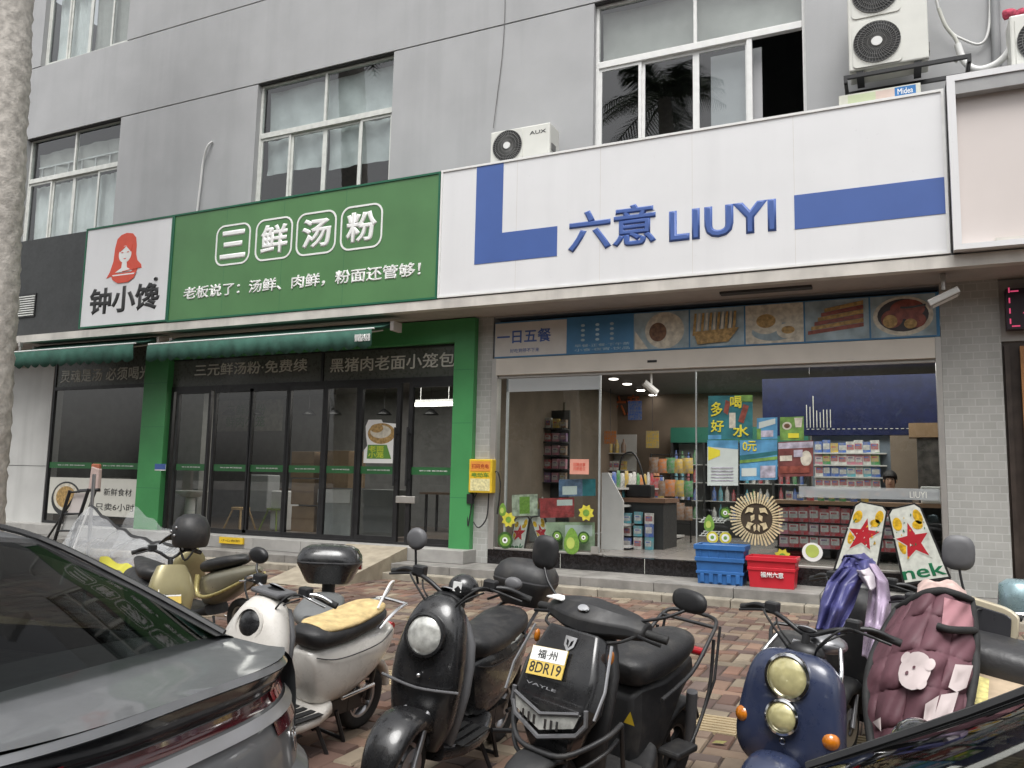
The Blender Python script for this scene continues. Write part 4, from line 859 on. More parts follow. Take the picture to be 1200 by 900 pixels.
# ------------------------------------------------------------------ inside the convenience store
GOODS = [mat('pack_%s' % n, c, .45, var=.3, scale=24, var2=tuple(.25+.35*q for q in c)) for n, c in (('red',(.42,.03,.04)),('yellow',(.55,.38,.05)),('blue',(.04,.12,.42)),('green',(.05,.25,.07)),('purple',(.16,.05,.18)),('white',(.6,.6,.57)),('orange',(.55,.18,.03)),('brown',(.22,.12,.06)),('cyan',(.08,.35,.42)),('pink',(.5,.18,.24)))]
def pack_mesh(kind):
    m = MB()
    if kind == 'bag':
        m.grid(lambda u, v: ((u-.5)*.16, -.035*math.sin(PI*u)*math.sin(PI*min(1,max(0,v)))**.6, v*.24), 6, 6); m.grid(lambda u, v: ((.5-u)*.16, .035*math.sin(PI*u)*math.sin(PI*v)**.6, v*.24), 6, 6)
    elif kind == 'bottle': m.lathe([(0,0),(.033,.0),(.034,.02),(.034,.13),(.012,.19),(.012,.22),(0,.22)], n=10)
    else:
        m.box(-.045,.045,-.03,.03,0,.13,0); m.add([(-.036,-.0312,.035),(.036,-.0312,.035),(.036,-.0312,.095),(-.036,-.0312,.095)], [(0,1,2,3)], 1); m.add([(-.028,-.0318,.07),(.02,-.0318,.07),(.02,-.0318,.086),(-.028,-.0318,.086)], [(0,1,2,3)], 2)
    o = m.build('pack', [GOODS[0],GOODS[5],GOODS[2]], None, smooth=40 if kind != 'box' else None); me = o.data; bpy.data.objects.remove(o); return me
PM = {}; CN = ['red','yellow','blue','green','purple','white','orange','brown','cyan','pink']
def goods(kind, label, group, spots, choices, cat='package', s=1, rz=0):
    for p in spots:
        ci = rnd.choice(choices); key = (kind, ci)
        if key not in PM:
            me = pack_mesh(kind).copy(); 
            for q_, mi in enumerate((ci, (5,1,5,1,9,0,5,5,5,5)[ci], (0,0,5,0,5,2,3,1,2,4)[ci])): me.materials[q_] = GOODS[mi]
            PM[key] = me
        o = bpy.data.objects.new({'bag':'snack_bag','bottle':'drink_bottle','box':'goods_box'}[kind], PM[key]); COL.objects.link(o)
        o.location = p; o.rotation_euler = (0, 0, rz+rnd.uniform(-.12,.12)); o.scale = (s*rnd.uniform(.88,1.06), s, s*rnd.uniform(.82,1.12)); tag(o, CN[ci]+' '+label, cat, group)
M_shelf = mat('white_shelf', (.62,.62,.60), .4, var=.04)
e0 = at(705,640,Y=1.1); gx0 = e0.x; gx1 = gx0+.34
sh = thing('snack_shelf', 'white gondola shelf of snacks running back from the open doorway', 'shelf', (gx0,1.1,.482))
MB().prism([(gx0,.482),(gx1,.482),(gx1,1.2),(gx0+.1,1.62),(gx0,1.62)], 1.08, 1.12).build('end_panel', M_shelf, sh)
q = MB(); q.box(gx0,gx0+.03,1.121,4.6,.482,1.62); q.build('back_panel', M_shelf, sh)
for i, z in enumerate((.54,.86,1.14,1.40)):
    w = .42-.05*i; MB().box(gx0+.031,gx0+w,1.121,4.6,z-.03,z).build('shelf_board', M_shelf, sh)
for i, z in enumerate((.541,.861,1.141,1.401)):
    goods('bag' if i != 1 else 'box', ('snack bag on the lowest board of the white gondola','snack carton on the second board of the white gondola','snack bag on the third board of the white gondola','snack bag on the top board of the white gondola')[i], 'snack bags on the gondola' if i != 1 else 'snack cartons on the gondola', [(gx0+.20-.02*i,1.25+.21*k,z) for k in range(14)], [0,1,2,3,5,6,7,8], s=1.0 if i != 1 else 1.4, rz=PI/2)
r0 = at(735,560,Y=2.0)
rk = thing('wire_rack', 'dark wire rack hung with snack bags beyond the white gondola', 'rack', (r0.x,2.2,.482))
q = MB()
for x in (0,.35,.7): q.tube([(r0.x+x,3.4,.482),(r0.x+x,3.4,2.0)], .015, 6)
for z in (.8,1.2,1.6,1.98): q.tube([(r0.x,3.4,z),(r0.x+.7,3.4,z)], .012, 6)
q.build('frame', M_black, rk)
for k, z in enumerate((.86,1.26,1.66)): goods('bag', 'bag hanging on the %s row of the dark wire rack' % ('lowest','middle','top')[k], 'bags on the wire rack', [(r0.x+.06+.15*i,3.36,z) for i in range(5)], [1,6,7,7,3,0], s=1.15)
hb = thing('shopping_basket', 'black hooped basket standing on top of the snack display', 'basket', (r0.x+.2,1.7,1.62))
q = MB(); q.tube([(r0.x-.05,1.7,1.5),(r0.x,1.7,1.86),(r0.x+.16,1.7,1.95),(r0.x+.28,1.7,1.8),(r0.x+.38,1.7,1.45)], .016, 8, smooth=6); q.build('handle', M_black, hb)
MB().box(r0.x+.1,r0.x+.5,1.6,1.85,1.25,1.45).build('tub', M_black, hb, bevel=.02)
fz = thing('low_display', 'low display cabinet with a brown top inside the doorway', 'cabinet', (r0.x+.3,1.75,.482))
MB().box(r0.x-.1,r0.x+.75,1.5,2.4,1.18,1.245).build('top', mat('brown_laminate', (.20,.12,.08), .4), fz)
MB().box(r0.x-.06,r0.x+.71,1.55,2.38,.482,1.18).build('body', M_dark, fz)
goods('box','bundle of bottled water stacked in front of the low display','water bundles by the doorway',[(r0.x+.02+.17*i,1.42,.483+.19*k) for i in range(4) for k in range(3)],[2,8,5,3],s=1.4)
# upright fridges at the back
f0 = at(786,470,Y=5.4)
fr_ = thing('drinks_fridge', 'tall glass drinks fridge at the back of the store with a green header', 'fridge', (f0.x+1,5.5,.482))
MB().box(f0.x,f0.x+2.6,5.9,6.0,.482,2.6).build('back_panel', mat('fridge_white', (.6,.62,.62), .5), fr_)
MB().box(f0.x,f0.x+2.6,5.38,5.9,2.30,2.6).build('header', mat('fridge_green', (.03,.16,.11), .4), fr_)
MB().box(f0.x,f0.x+2.6,5.38,5.9,.482,.8).build('base', M_dark, fr_)
q = MB()
for x in (0,.64,1.29,1.94,2.56): q.box(f0.x+x,f0.x+x+.04,5.38,5.9,.8,2.3)
q.build('divider', M_dark, fr_)
for z in (.82,1.17,1.52,1.87):
    MB().box(f0.x+.04,f0.x+2.56,5.40,5.9,z-.015,z).build('shelf_board', M_shelf, fr_)
    goods('bottle','bottle on the %s shelf of the tall drinks fridge' % {82:'lowest',117:'second',152:'third',187:'top'}[round(z*100)],'bottles in the drinks fridge',[(f0.x+.09+.125*i,5.47,z+.001) for i in range(20) if i not in (4,5,10,15)],[5,5,5,2,3,0,8],'bottle',1.2)
# blue wall box, back shelf, counter and cashier
bw0 = at(893,440,Y=2.9)
bb = thing('blue_fascia', 'deep blue fascia box over the cashier area seen through the glass', 'fascia', (bw0.x+1,2.9,2.3))
bz = at(950,510,Y=2.9).z
MB().box(bw0.x,2.19,2.9,3.1,bz,3.2).build('panel', mat('deep_blue_board', (.007,.012,.060), .4, var=.2), bb)
q = MB()
for i in range(8): x = at(945,490,Y=2.9).x+i*.05; q.box(x,x+.012,2.892,2.9,bz+.12,bz+.12+(.5 if i == 2 else .28 if i > 4 else .36-.03*i))
for i in range(26): x = at(945,490,Y=2.9).x+i*.075; q.box(x,x+.04,2.892,2.9,bz+.09,bz+.10)
q.build('skyline_print', M_textg, bb)
cs0 = at(955,560,Y=2.9); cz0, cz1 = at(955,572,Y=2.9).z, at(955,517,Y=2.9).z
cab = thing('back_shelf', 'back wall shelf of white and blue packs behind the cashier', 'shelf', (cs0.x,2.95,cz0))
cw = at(1040,560,Y=2.9).x
MB().box(cs0.x-.05,cw+.05,3.05,3.1,cz0-.9,cz1+.1).build('back_panel', mat('shelf_steel_blue', (.25,.30,.36), .4), cab)
rows = [cz0+i*(cz1-cz0)/4 for i in range(4)]
for z in rows: MB().box(cs0.x,cw,2.78,3.05,z-.02,z).build('shelf_board', M_shelf, cab)
for i, z in enumerate(rows): goods('box','pack on the %s board of the back wall shelf' % ('lowest','second','third','top')[i],'packs on the back wall shelf',[(cs0.x+.07+.115*k,2.85,z+.001) for k in range(int((cw-cs0.x)/.115))],[[5,5,2],[5,5,8,2],[9,5,3],[5,5,1,2]][i],s=1.35)
cg0 = at(918,640,Y=1.5); cgz = at(960,587,Y=1.4).z
ct = thing('checkout_counter', 'long checkout counter with a wooden top and red packs on its front shelves', 'counter', (cg0.x,1.5,.482))
MB().box(at(905,588,Y=1.3).x,2.15,1.3,2.0,cgz-.05,cgz).build('top', mat('tan_wood', (.33,.20,.12), .4, var=.1), ct)
MB().box(cg0.x-.1,2.15,1.66,1.98,.482,cgz-.051).build('body', M_dark, ct)
rr = [.60+(cgz-.75)*i/3+.03 for i in range(3)]
for z in rr: MB().box(cg0.x-.1,2.15,1.36,1.66,z-.02,z).build('shelf_board', M_black, ct)
for i, z in enumerate(rr): goods('box','pack on the %s front shelf of the checkout counter' % ('lowest','middle','upper')[i],'red packs on the counter front',[(cg0.x+.02+.135*k,1.42,z+.001) for k in range(11)],[0,0,0,0,9],s=1.55)
goods('box','small carton lined up on the checkout counter top','cartons on the counter top',[(cg0.x+.1+.14*k,1.45,cgz+.001) for k in range(8)],[1,7,3,5,0,2],s=1.0)
rg = prect(1079,570,1101,590,1.35); t = thing('cash_register', 'white cash register box at the right end of the counter', 'register', (rg[0],1.35,cgz)); MB().box(rg[0],rg[2]+.1,1.34,1.6,cgz+.002,rg[3]).build('body', M_plast_w, t, bevel=.015); MB().box(rg[0]+.05,rg[2],1.335,1.339,cgz+.1,rg[3]-.08).build('screen', M_dark, t)
dk = prect(1074,500,1103,568,2.4); t = thing('dark_cabinet', 'dark cabinet with a brown top box at the right of the cashier', 'cabinet', (dk[0],2.4,.482)); MB().box(dk[0],dk[2]+.5,2.4,2.7,.482,dk[3]-.16).build('body', mat('dark_cabinet', (.07,.065,.06), .5, var=.5, scale=9), t); MB().box(dk[0]-.1,dk[2]+.5,2.35,2.72,dk[3]-.155,dk[3]+.05).build('top_box', M_card, t)
# left part of the store: dark shelf and wall letters
l0 = prect(604,487,641,565,2.2)
ls_ = thing('dark_shelf', 'dark shelf of purple and pink goods behind the left store glass', 'shelf', (l0[0],2.3,.482))
MB().box(l0[0],l0[2]+.3,2.45,2.5,.482,l0[3]+.1).build('back_panel', M_dark, ls_)
for i in range(5):
    z = l0[1]+i*(l0[3]-l0[1])/5; MB().box(l0[0],l0[2]+.3,2.1,2.45,z-.02,z).build('shelf_board', M_dark, ls_)
    goods('box','pack on the %s board of the dark shelf' % ('lowest','second','third','fourth','top')[i],'packs on the dark shelf',[(l0[0]+.08+.14*k,2.2,z+.001) for k in range(7)],[4,4,9,7,0] if i < 4 else [1,5,7],s=1.25)
lw = at(708,490,Y=4.5); wl = thing('wall_letters', 'orange decorative letters on the tan wall inside the doorway', 'wall sign', (lw.x,6.19,2.6))
l1 = prect(718,463,750,487,6.15); lettering(wl, '六意', l1, mat('orange_acrylic', (.6,.16,.06), .4), y=6.15, off=.03, ext=.03)
poly('purple_patch', [(l1[0]-.5,l1[1]+.1),(l1[0]-.1,l1[1]+.1),(l1[0]-.1,l1[3]),(l1[0]-.5,l1[3])], 6.19, .01, mat('lilac_panel', (.25,.2,.35), .5), wl)
M_lamp = mat('lit_lamp', (.9,.9,.9), .5, emit=(1,.95,.88), estr=6)
for i, (px, py) in enumerate(((719,443),(735,449),(751,456.5),(765,462))):
    c = at(px, py, Z=3.35); t = thing('ceiling_lamp', 'small round lit lamp in the row on the store ceiling', 'ceiling lamp', c, group='lamps on the store ceiling')
    MB().cyl((c.x,c.y,3.335),(c.x,c.y,3.358),.10,n=16).build('trim', M_steel, t); MB().cyl((c.x,c.y,3.325),(c.x,c.y,3.334),.08,n=16).build('diffuser', M_lamp, t)
c = at(763,452,Y=2.5); t = thing('track_spotlight', 'white track spotlight under the store ceiling', 'spotlight', c)
q = MB(); q.tube([(c.x,c.y,3.36),(c.x,c.y,c.z)], .02, 6); q.tube([(c.x-.1,c.y-.1,c.z+.05),(c.x+.08,c.y+.05,c.z-.12)], .06, 10); q.build('head', M_plast_w, t)
def area(name, loc, sx, sy, e, col=(1,.96,.9)):
    l = bpy.data.lights.new(name, 'AREA'); l.shape = 'RECTANGLE'; l.size = sx; l.size_y = sy; l.energy = e; l.color = col
    o = bpy.data.objects.new(name, l); COL.objects.link(o); o.location = loc; return o
area('store_ceiling_light', (-1.2, 2.0, 3.3), 4.5, 2.5, 80); area('store_back_light', (-1.5, 4.8, 3.3), 4.5, 1.5, 55)
# ------------------------------------------------------------------ inside the noodle shop
tb = thing('tube_light', 'lit tube lamp on the noodle shop ceiling', 'tube light', at(509,474,Y=2.2)); c = tb.location
MB().tube([(c.x-.42,c.y,c.z),(c.x+.42,c.y,c.z)], .03, 8).build('tube', M_lamp, tb); q = MB(); q.box(c.x-.45,c.x+.45,c.y-.04,c.y+.04,c.z+.035,c.z+.09); q.tube([(c.x-.3,c.y,c.z+.09),(c.x-.3,c.y,3.36)],.006,4); q.tube([(c.x+.3,c.y,c.z+.09),(c.x+.3,c.y,3.36)],.006,4); q.build('housing', M_plast_w, tb)
area('noodle_shop_light', (c.x-1.5, 1.9, 3.25), 5.0, 1.2, 75)
def boxes(label, px0, py0, px1, py1, Y, m, name='cardboard_box', cat='box', d=.5, tape=True):
    r = prect(px0, py0, px1, py1, Y); t = thing(name, label, cat, ((r[0]+r[2])/2, Y, r[1]))
    MB().box(r[0],r[2],Y,Y+d,r[1]+.001,r[3]).build('body', m, t, bevel=.006)
    if tape: MB().box(r[0],r[2],Y-.003,Y-.0005,r[1]+(r[3]-r[1])*.48,r[1]+(r[3]-r[1])*.55).build('tape', mat('brown_tape', (.24,.15,.08), .3), t)
    return t
zf = at(355,624,Y=.5)
for i, (a_, b_) in enumerate(((529,560),(561,592),(593,624))): boxes(['topmost','middle','lowest'][i]+' brown carton of the stack behind the folding glass door', 342, a_, 367, b_, .5, M_card)
boxes('small brown carton standing on the white cabinet', 377, 528, 407, 572, .6, M_card)
fc = boxes('white chest freezer with a pale lid behind the glass door', 373, 573, 410, 630, .5, mat('freezer_grey', (.40,.42,.41), .4), 'chest_freezer', 'freezer', tape=False); r = prect(373,573,410,590,.49); MB().box(r[0],r[2],.485,.497,r[1],r[3]).build('lid', M_plast_w, fc)
boxes('grey steel cabinet behind the door with the bowl sticker', 417, 573, 459, 630, .6, mat('cabinet_grey', (.20,.21,.20), .35, .2), 'steel_cabinet', 'cabinet', tape=False)
bs0 = at(222,602,Y=.9); ws = thing('wash_basin', 'white pedestal wash basin behind the first glass panel', 'basin', (bs0.x,.9,.466))
zt = at(222,575,Y=.9).z
MB().lathe([(.0,zt-.12),(.16,zt-.12),(.30,zt-.03),(.31,zt),(.28,zt),(.2,zt-.06),(0,zt-.07)], (bs0.x,.9,0), n=24).build('bowl', M_plast_w, ws, smooth=40)
MB().lathe([(.15,.467),(.10,.6),(.09,zt-.13)], (bs0.x,.9,0), n=18).build('pedestal', M_plast_w, ws, smooth=40)
st_ = at(282,598,Y=1.0); stl = thing('wooden_stool', 'pale wooden stool with splayed legs seen through the glass', 'stool', (st_.x,1.0,.466))
zs = at(282,597,Y=1.0).z; M_sw = mat('pale_wood', (.50,.34,.16), .5, var=.1)
MB().cyl((st_.x,1.0,zs),(st_.x,1.0,zs+.04),.17,n=20).build('seat', M_sw, stl)
for sx, sy in ((-1,-1),(1,-1),(1,1),(-1,1)): MB().tube([(st_.x+sx*.1,1+sy*.1,zs),(st_.x+sx*.2,1+sy*.2,.467)], .018, 6).build('leg', M_sw, stl)
sb = copy_tree(stl); sb.location.x += .62; sb.location.y += .25; sb['label'] = 'greenish stool right of the pale wooden stool'
M_gs = mat('green_stool', (.22,.30,.06), .5)
for ch in sb.children: ch.data = ch.data.copy(); ch.data.materials.clear(); ch.data.materials.append(M_gs)
for (lab, px, py) in (('white work counter with jars behind the left window', 85, 545),):
    c = at(px, py, Y=1.2); t = thing('prep_counter', lab, 'counter', (c.x,1.3,.466)); MB().box(c.x-.7,c.x+1.2,1.1,1.7,1.3,1.36).build('top', M_steel, t); MB().box(c.x-.6,c.x+1.1,1.15,1.65,.467,1.30).build('body', M_dark, t)
    for i in range(3):
        j = tag(MB().lathe([(0,0),(.07,0),(.07,.22),(.05,.26),(0,.26)], (c.x-.4+.32*i,1.35,1.361), n=14).build('storage_jar', M_plast_w, None, smooth=40), 'white storage jar on the work counter behind the left window', 'jar', 'jars on the work counter')
for i in range(3):
    x = -11.2+i*1.75; t = thing('dining_table', 'dark dining table inside the noodle shop', 'table', (x,3.0,.466), group='tables in the noodle shop')
    MB().box(x-.6,x+.6,2.7,3.3,1.18,1.22).build('table_top', mat('dark_wood', (.09,.06,.04), .4), t)
    for sx in (-.5,.5):
        for sy in (-.2,.2): MB().box(x+sx-.02,x+sx+.02,3+sy-.02,3+sy+.02,.467,1.18).build('leg', M_black, t)
# yellow sign lying on the step
ys = at(270,634,Y=-.5); t = thing('yellow_plate', 'small yellow plate with faint writing on the step edge', 'sign', ys)
ya = prect(258,629,285,638,-.45); MB().box(ya[0],ya[2],-.47,-.43,ya[1],ya[3]).build('plate', M_yellow, t); lettering(t, '小心台阶', (ya[0]+.05,ya[1]+.03,ya[2]-.05,ya[3]-.03), M_textb, y=-.471, off=0, ext=.001)
# folding black stand with two pale boards, near the white wall
fs_ = thing('folding_stand', 'leaning black folding stand holding two pale boards near the white wall', 'stand', at(80,650,Y=-1.3))
Yf = -1.3; q = MB()
A = lambda x, y, dy=0: at(x, y, Y=Yf+dy)
q.tube([A(82,575),A(62,640)], .03, 6); q.tube([A(104,573),A(80,645)], .03, 6); q.tube([A(90,578,.25),A(52,636,.25)], .02, 6); q.tube([A(112,576,.25),A(84,645,.25)], .02, 6)
q.tube([A(82,577),A(104,575)], .018, 6); q.tube([A(74,602),A(96,602)], .018, 6); q.tube([A(67,622),A(88,622)], .018, 6); q.tube([A(94,575,.1),A(116,574,.1)], .03, 6)
q.build('frame', M_black, fs_)
def quad3(pts, y, th, nm, m, par):
    v = [A(*p_) for p_ in pts]; MB().prism([(p_.x, p_.z) for p_ in v], Yf+y, Yf+y+th).build(nm, m, par)
quad3([(84,578),(100,577),(92,601),(76,601)], .05, .02, 'board', M_pink, fs_); quad3([(74,604),(93,603),(86,622),(68,622)], .05, .02, 'board', M_white_wall, fs_)
pbx = at(113,560,Y=-1.0); t = thing('pink_bag', 'pale pink bag hanging above the black folding stand', 'bag', pbx)
MB().prism([(pbx.x-.12,pbx.z-.22),(pbx.x+.12,pbx.z-.24),(pbx.x+.11,pbx.z+.16),(pbx.x-.08,pbx.z+.2)], -1.06, -.98).build('body', mat('pale_pink_cloth', (.55,.42,.38), .8), t, bevel=.02); MB().box(pbx.x-.1,pbx.x+.1,-1.05,-.99,pbx.z+.14,pbx.z+.24).build('flap', mat('terracotta_cloth', (.4,.13,.07), .8), t, bevel=.02)

# more fittings seen through the left store glass and on the store walls
wr0 = at(642,560,Y=5.7)
wk = thing('wall_rack', 'tall pale wall rack of packs at the back left of the store', 'rack', (wr0.x,5.9,.482))
MB().box(wr0.x,wr0.x+1.9,5.95,6.0,.482,2.5).build('back_panel', M_shelf, wk)
for i, z in enumerate((.7,1.05,1.4,1.75,2.1)):
    MB().box(wr0.x,wr0.x+1.9,5.6,5.95,z-.02,z).build('shelf_board', M_shelf, wk)
    goods('box' if i % 2 else 'bottle','item on the %s board of the pale wall rack' % ('lowest','second','third','fourth','top')[i],'items on the pale wall rack',[(wr0.x+.1+.145*k,5.72,z+.001) for k in range(12)],[0,1,5,7,6,5],s=1.5)
dr = prect(596,556,640,640,1.6); t = thing('display_bin', 'grey display bin of drinks behind the far left of the store glass', 'display', (dr[0],1.7,.482)); MB().box(dr[0],dr[2],1.6,2.0,.482,1.02).build('tub', mat('bin_grey', (.32,.33,.32), .5), t, bevel=.02)
goods('bottle','bottle standing in the grey display bin','bottles in the grey display bin',[(dr[0]+.06+.105*k,1.68+.12*j,.92) for k in range(int((dr[2]-dr[0])/.105)) for j in range(2)],[3,8,0,1,5],'bottle',1.3)
sg = prect(640,472,662,520,3.0); t = thing('hanging_sign', 'tall pale hanging sign deep inside the left of the store', 'sign', (sg[0],3.0,sg[1])); MB().box(sg[0],sg[2],3.0,3.02,sg[1],sg[3]).build('board', mat('olive_board', (.25,.24,.17), .6, var=.2), t); lettering(t, '零\n食', (sg[0]+.12,sg[1]+.15,sg[2]-.12,sg[3]-.1), M_bwhite, y=2.999, off=.02, ext=.004); MB().tube([((sg[0]+sg[2])/2,3.01,sg[3]),((sg[0]+sg[2])/2,3.01,3.36)], .006, 4).build('wire', M_black, t)
for i, (px0, py0, px1, py1, mm) in enumerate(((708,505,722,520,'pack_orange'),(757,505,772,525,'pack_yellow'),(736,470,752,492,'pack_blue'))):
    q_ = prect(px0,py0,px1,py1,4.9); t = thing('price_board', ('small orange','small yellow','small blue')[i]+' price board hanging over the back aisle', 'sign', (q_[0],4.9,q_[1])); MB().box(q_[0],q_[2],4.9,4.91,q_[1],q_[3]).build('board', MATS[mm], t); MB().tube([((q_[0]+q_[2])/2,4.905,q_[3]),((q_[0]+q_[2])/2,4.905,3.36)], .005, 4).build('wire', M_black, t)
# fallen leaves and paper scraps on the paving
for i in range(34):
    x = rnd.uniform(-6.5, 1.2); y = rnd.uniform(-7.6, -1.3); a = rnd.uniform(0, 6.3); s_ = rnd.uniform(.02,.045); m = MB(); pa_ = i % 6 == 0
    c_, d_ = math.cos(a), math.sin(a); z_ = gz(y)+.008
    pts = [(-1,0,0),(-.4,.4,.25),(.4,.35,.2),(1,0,.35),(.4,-.35,.1),(-.4,-.4,.15)]
    m.add([(x+s_*(u*c_-v*d_), y+s_*(u*d_+v*c_), z_+s_*w) for u, v, w in pts], [(0,1,2,3,4,5)])
    o = m.build('paper_scrap' if pa_ else 'fallen_leaf', M_plast_w if pa_ else mat('dry_leaf_%d' % (i % 3), [(.22,.15,.05),(.14,.10,.04),(.20,.18,.06)][i % 3], .8), None)
    tag(o, 'white paper scrap lying on the brick paving' if pa_ else 'small dry leaf lying on the brick paving', 'litter' if pa_ else 'leaf', 'paper scraps on the paving' if pa_ else 'fallen leaves on the paving')

# noodle shop fittings
mb_ = prect(256,470,330,505,4.38); t = thing('menu_board', 'pale menu board on the back wall of the noodle shop', 'menu board', (mb_[0],4.38,mb_[1])); MB().box(mb_[0],mb_[2],4.36,4.39,mb_[1],mb_[3]).build('board', mat('menu_pale', (.42,.41,.36), .5, var=.25, scale=9), t)
lettering(t, '三鲜汤粉\n鲜肉小笼', (mb_[0]+.3,mb_[1]+.1,mb_[2]-.5,mb_[3]-.1), M_green, y=4.359, off=.03, ext=.003)
cl = prect(213,462,233,560,1.9); t = thing('white_column', 'pale square column inside the noodle shop behind the wash basin', 'column', (cl[0],1.9,.466)); MB().box(cl[0],cl[2],1.9,2.3,.467,3.35).build('shaft', mat('column_grey', (.33,.33,.31), .7, var=.1), t)
for i, (px0, py0, px1, py1, Y) in enumerate(((292,556,312,600,1.6),(318,575,334,622,1.2))):
    q_ = prect(px0,py0,px1,py1,Y); t = thing('plastic_tub', ('grey tub on a shelf left of the carton stack','pale upright bin beside the carton stack')[i], 'tub', (q_[0],Y,q_[1])); MB().box(q_[0],q_[2],Y,Y+.35,max(.467,q_[1]),q_[3]).build('body', (M_plast_w, mat('tub_grey', (.3,.31,.31), .5))[1-i], t, bevel=.02)
for i, px in enumerate((268,300,362,392,450,505)):
    c = at(px, 486, Y=3.2); t = thing('pendant_lamp', 'dark pendant lamp hanging over the noodle shop tables', 'pendant lamp', c, group='pendant lamps in the noodle shop')
    MB().lathe([(.02,.12),(.06,.10),(.16,0)], c, (0,0,1), 16).build('shade', M_black, t, smooth=50, solid=.006); MB().tube([(c.x,c.y,c.z+.12),(c.x,c.y,3.36)], .006, 4).build('cord', M_black, t)
for i in range(2):
    c = at(832, 612+16*i, Y=.5); t = thing('wire_basket', ('upper','lower')[i]+' white wire basket just inside the sliding glass', 'basket', c); q = MB()
    for k in range(7): q.tube([(c.x-.12+.05*k,.45,c.z),(c.x-.12+.05*k,.75,c.z+.05)], .006, 4); 
    for yy in (.45,.6,.75): q.tube([(c.x-.14,yy,c.z+(yy-.45)*.16),(c.x+.2,yy,c.z+(yy-.45)*.16)], .007, 4)
    q.build('basket', M_plast_w, t)
# ------------------------------------------------------------------ parked cars
def itp(tab, x):
    if x <= tab[0][0]: return tab[0][1]
    for (a, b), (c, d) in zip(tab, tab[1:]):
        if x <= c: return b+(d-b)*(x-a)/(c-a)
    return tab[-1][1]
M_lampred = mat('tail_lamp_red', (.42,.012,.018), .12, coat=1, var=.1); M_lampred2 = mat('tail_lamp_dark', (.07,.008,.012), .12, coat=1)
M_carglass = glass('car_window_glass', (.24,.255,.25), 1.5, .03, boost=.5)
M_tail_shade = mat('gloss_black_tail_shade', (.02,.02,.022), .15, coat=.6)  # black that also paints in the shade on the bodywork below the lip
M_tyre = mat('tyre', (.022,.022,.022), .85, var=.2, bump=.2); M_alloy = mat('alloy', (.45,.45,.46), .32, .85, rvar=.03)
def car(label, loc, head, paint, hood, text=True):
    t = thing('parked_car', label, 'car', loc, (0,0,head), scale=.92); K = dict(parent=t, world=False)
    SH = [(-2.35,.97),(-2.25,1.0),(-1.75,1.045),(-1,1.02),(0,.99),(.9,.965)]+hood
    sh = lambda x: itp(SH, x)
    tp = lambda x: 1-.13*max(0,(abs(x)-1.35)/.95)**2.4
    PRF = [(0,.25,.90),(.3,.5,.925),(.62,.80,.915),(.8,.90,.895),(.92,.965,.86),(1,1.0,.80)]
    b = MB()
    def side(sg):
        def fn(u, v):
            x = -2.06+u*4.24; s = sh(x); zf = itp([(p[0],p[1]) for p in PRF], v); y = itp([(p[0],p[2]) for p in PRF], v)
            return (x, sg*y*tp(x), .25+(zf-.25)*(s-.25)/.75)
        return fn
    for sg in (-1, 1): b.grid(side(sg), 60, 20)
    def deck(u, v):
        y = (v*2-1); hw = .80; xe = -2.25+.19*abs(y)**3; x = xe+u*(-1.5-xe); return (x, y*hw*tp(max(x,-2.06)), sh(x)+.035*(1-y*y)+(.012*max(0,1-u*6)))
    b.grid(deck, 14, 24)
    b.grid(lambda u, v: ((.7+u*1.5), (v*2-1)*.80*tp(.7+u*1.5), sh(.7+u*1.5)+.05*(1-(v*2-1)**2)), 20, 24)
    FP = [(1.012,0,.80,.19),(.992,-.018,.802,.19),(.945,.03,.815,.20),(.90,.02,.84,.21),(.86,-.02,.86,.22),(.80,-.045,.875,.23),(.74,-.055,.885,.24),(.66,-.07,.90,.25),(.62,-.12,.905,.25),(.45,-.11,.905,.25),(.25,-.02,.88,.24)]
    def fz(z, y, off=0):
        for p, q in zip(FP, FP[1:]):
            if q[0] <= z <= p[0]: f = (p[0]-z)/(p[0]-q[0]); break
        else: p, q, f = (FP[0], FP[0], 0) if z > FP[0][0] else (FP[-1], FP[-1], 0)
        dx, hw, r = (p[i]+(q[i]-p[i])*f for i in (1,2,3)); yy = y*hw
        return (-2.25+dx+r*abs(y)**3-off, yy*.985*tp(-2.06), z+(.035*(1-y*y) if z > .98 else 0))
    zs = [p[0] for p in FP]
    b.grid(lambda u, v: fz(zs[min(10,int(u*10+.5))], v*2-1), 10, 28)
    b.grid(lambda u, v: (2.2+.16*math.sin(PI*u)*(1-(v*2-1)**2*.4), (v*2-1)*.80*tp(2.2)*(1+.1*math.sin(PI*u)), .25+u*(sh(2.2)+.05*(1-(v*2-1)**2)-.25)), 10, 16)
    body = b.build('body', paint, smooth=35, **K)
    # greenhouse
    RAIL = [(-1.80,1.065,.70),(-1.4,1.24,.645),(-.95,1.415,.57),(-.55,1.475,.565),(-.2,1.48,.57),(.10,1.42,.575),(.5,1.19,.64),(.88,.985,.71)]
    rail = lambda x: (itp([(p[0],p[1]) for p in RAIL], x), itp([(p[0],p[2]) for p in RAIL], x))
    def cap(x, v, bx): z, w = rail(x); y = v*2-1; return (x+bx*(1-y*y), y*w, z+.04*(1-y*y))
    g = MB(); g.grid(lambda u, v: cap(-1.80+u*.87, v, -.10*(1-u)), 14, 24, kf=lambda i, j: 1 if j in (0,23) or i == 13 else 0); g.build('rear_window', [M_carglass, M_black], smooth=30, **K)
    g = MB(); g.grid(lambda u, v: cap(.88-u*.79, v, .13*(1-u)), 20, 28, kf=lambda i, j: 1 if j in (0,27) or i in (0,1,19) else 0); g.build('windscreen', [M_carglass, M_black], smooth=30, **K)
    g = MB(); g.grid(lambda u, v: cap(-.93+u*1.02, v, 0), 14, 16); g.build('roof', paint, smooth=30, **K)
    g = MB()
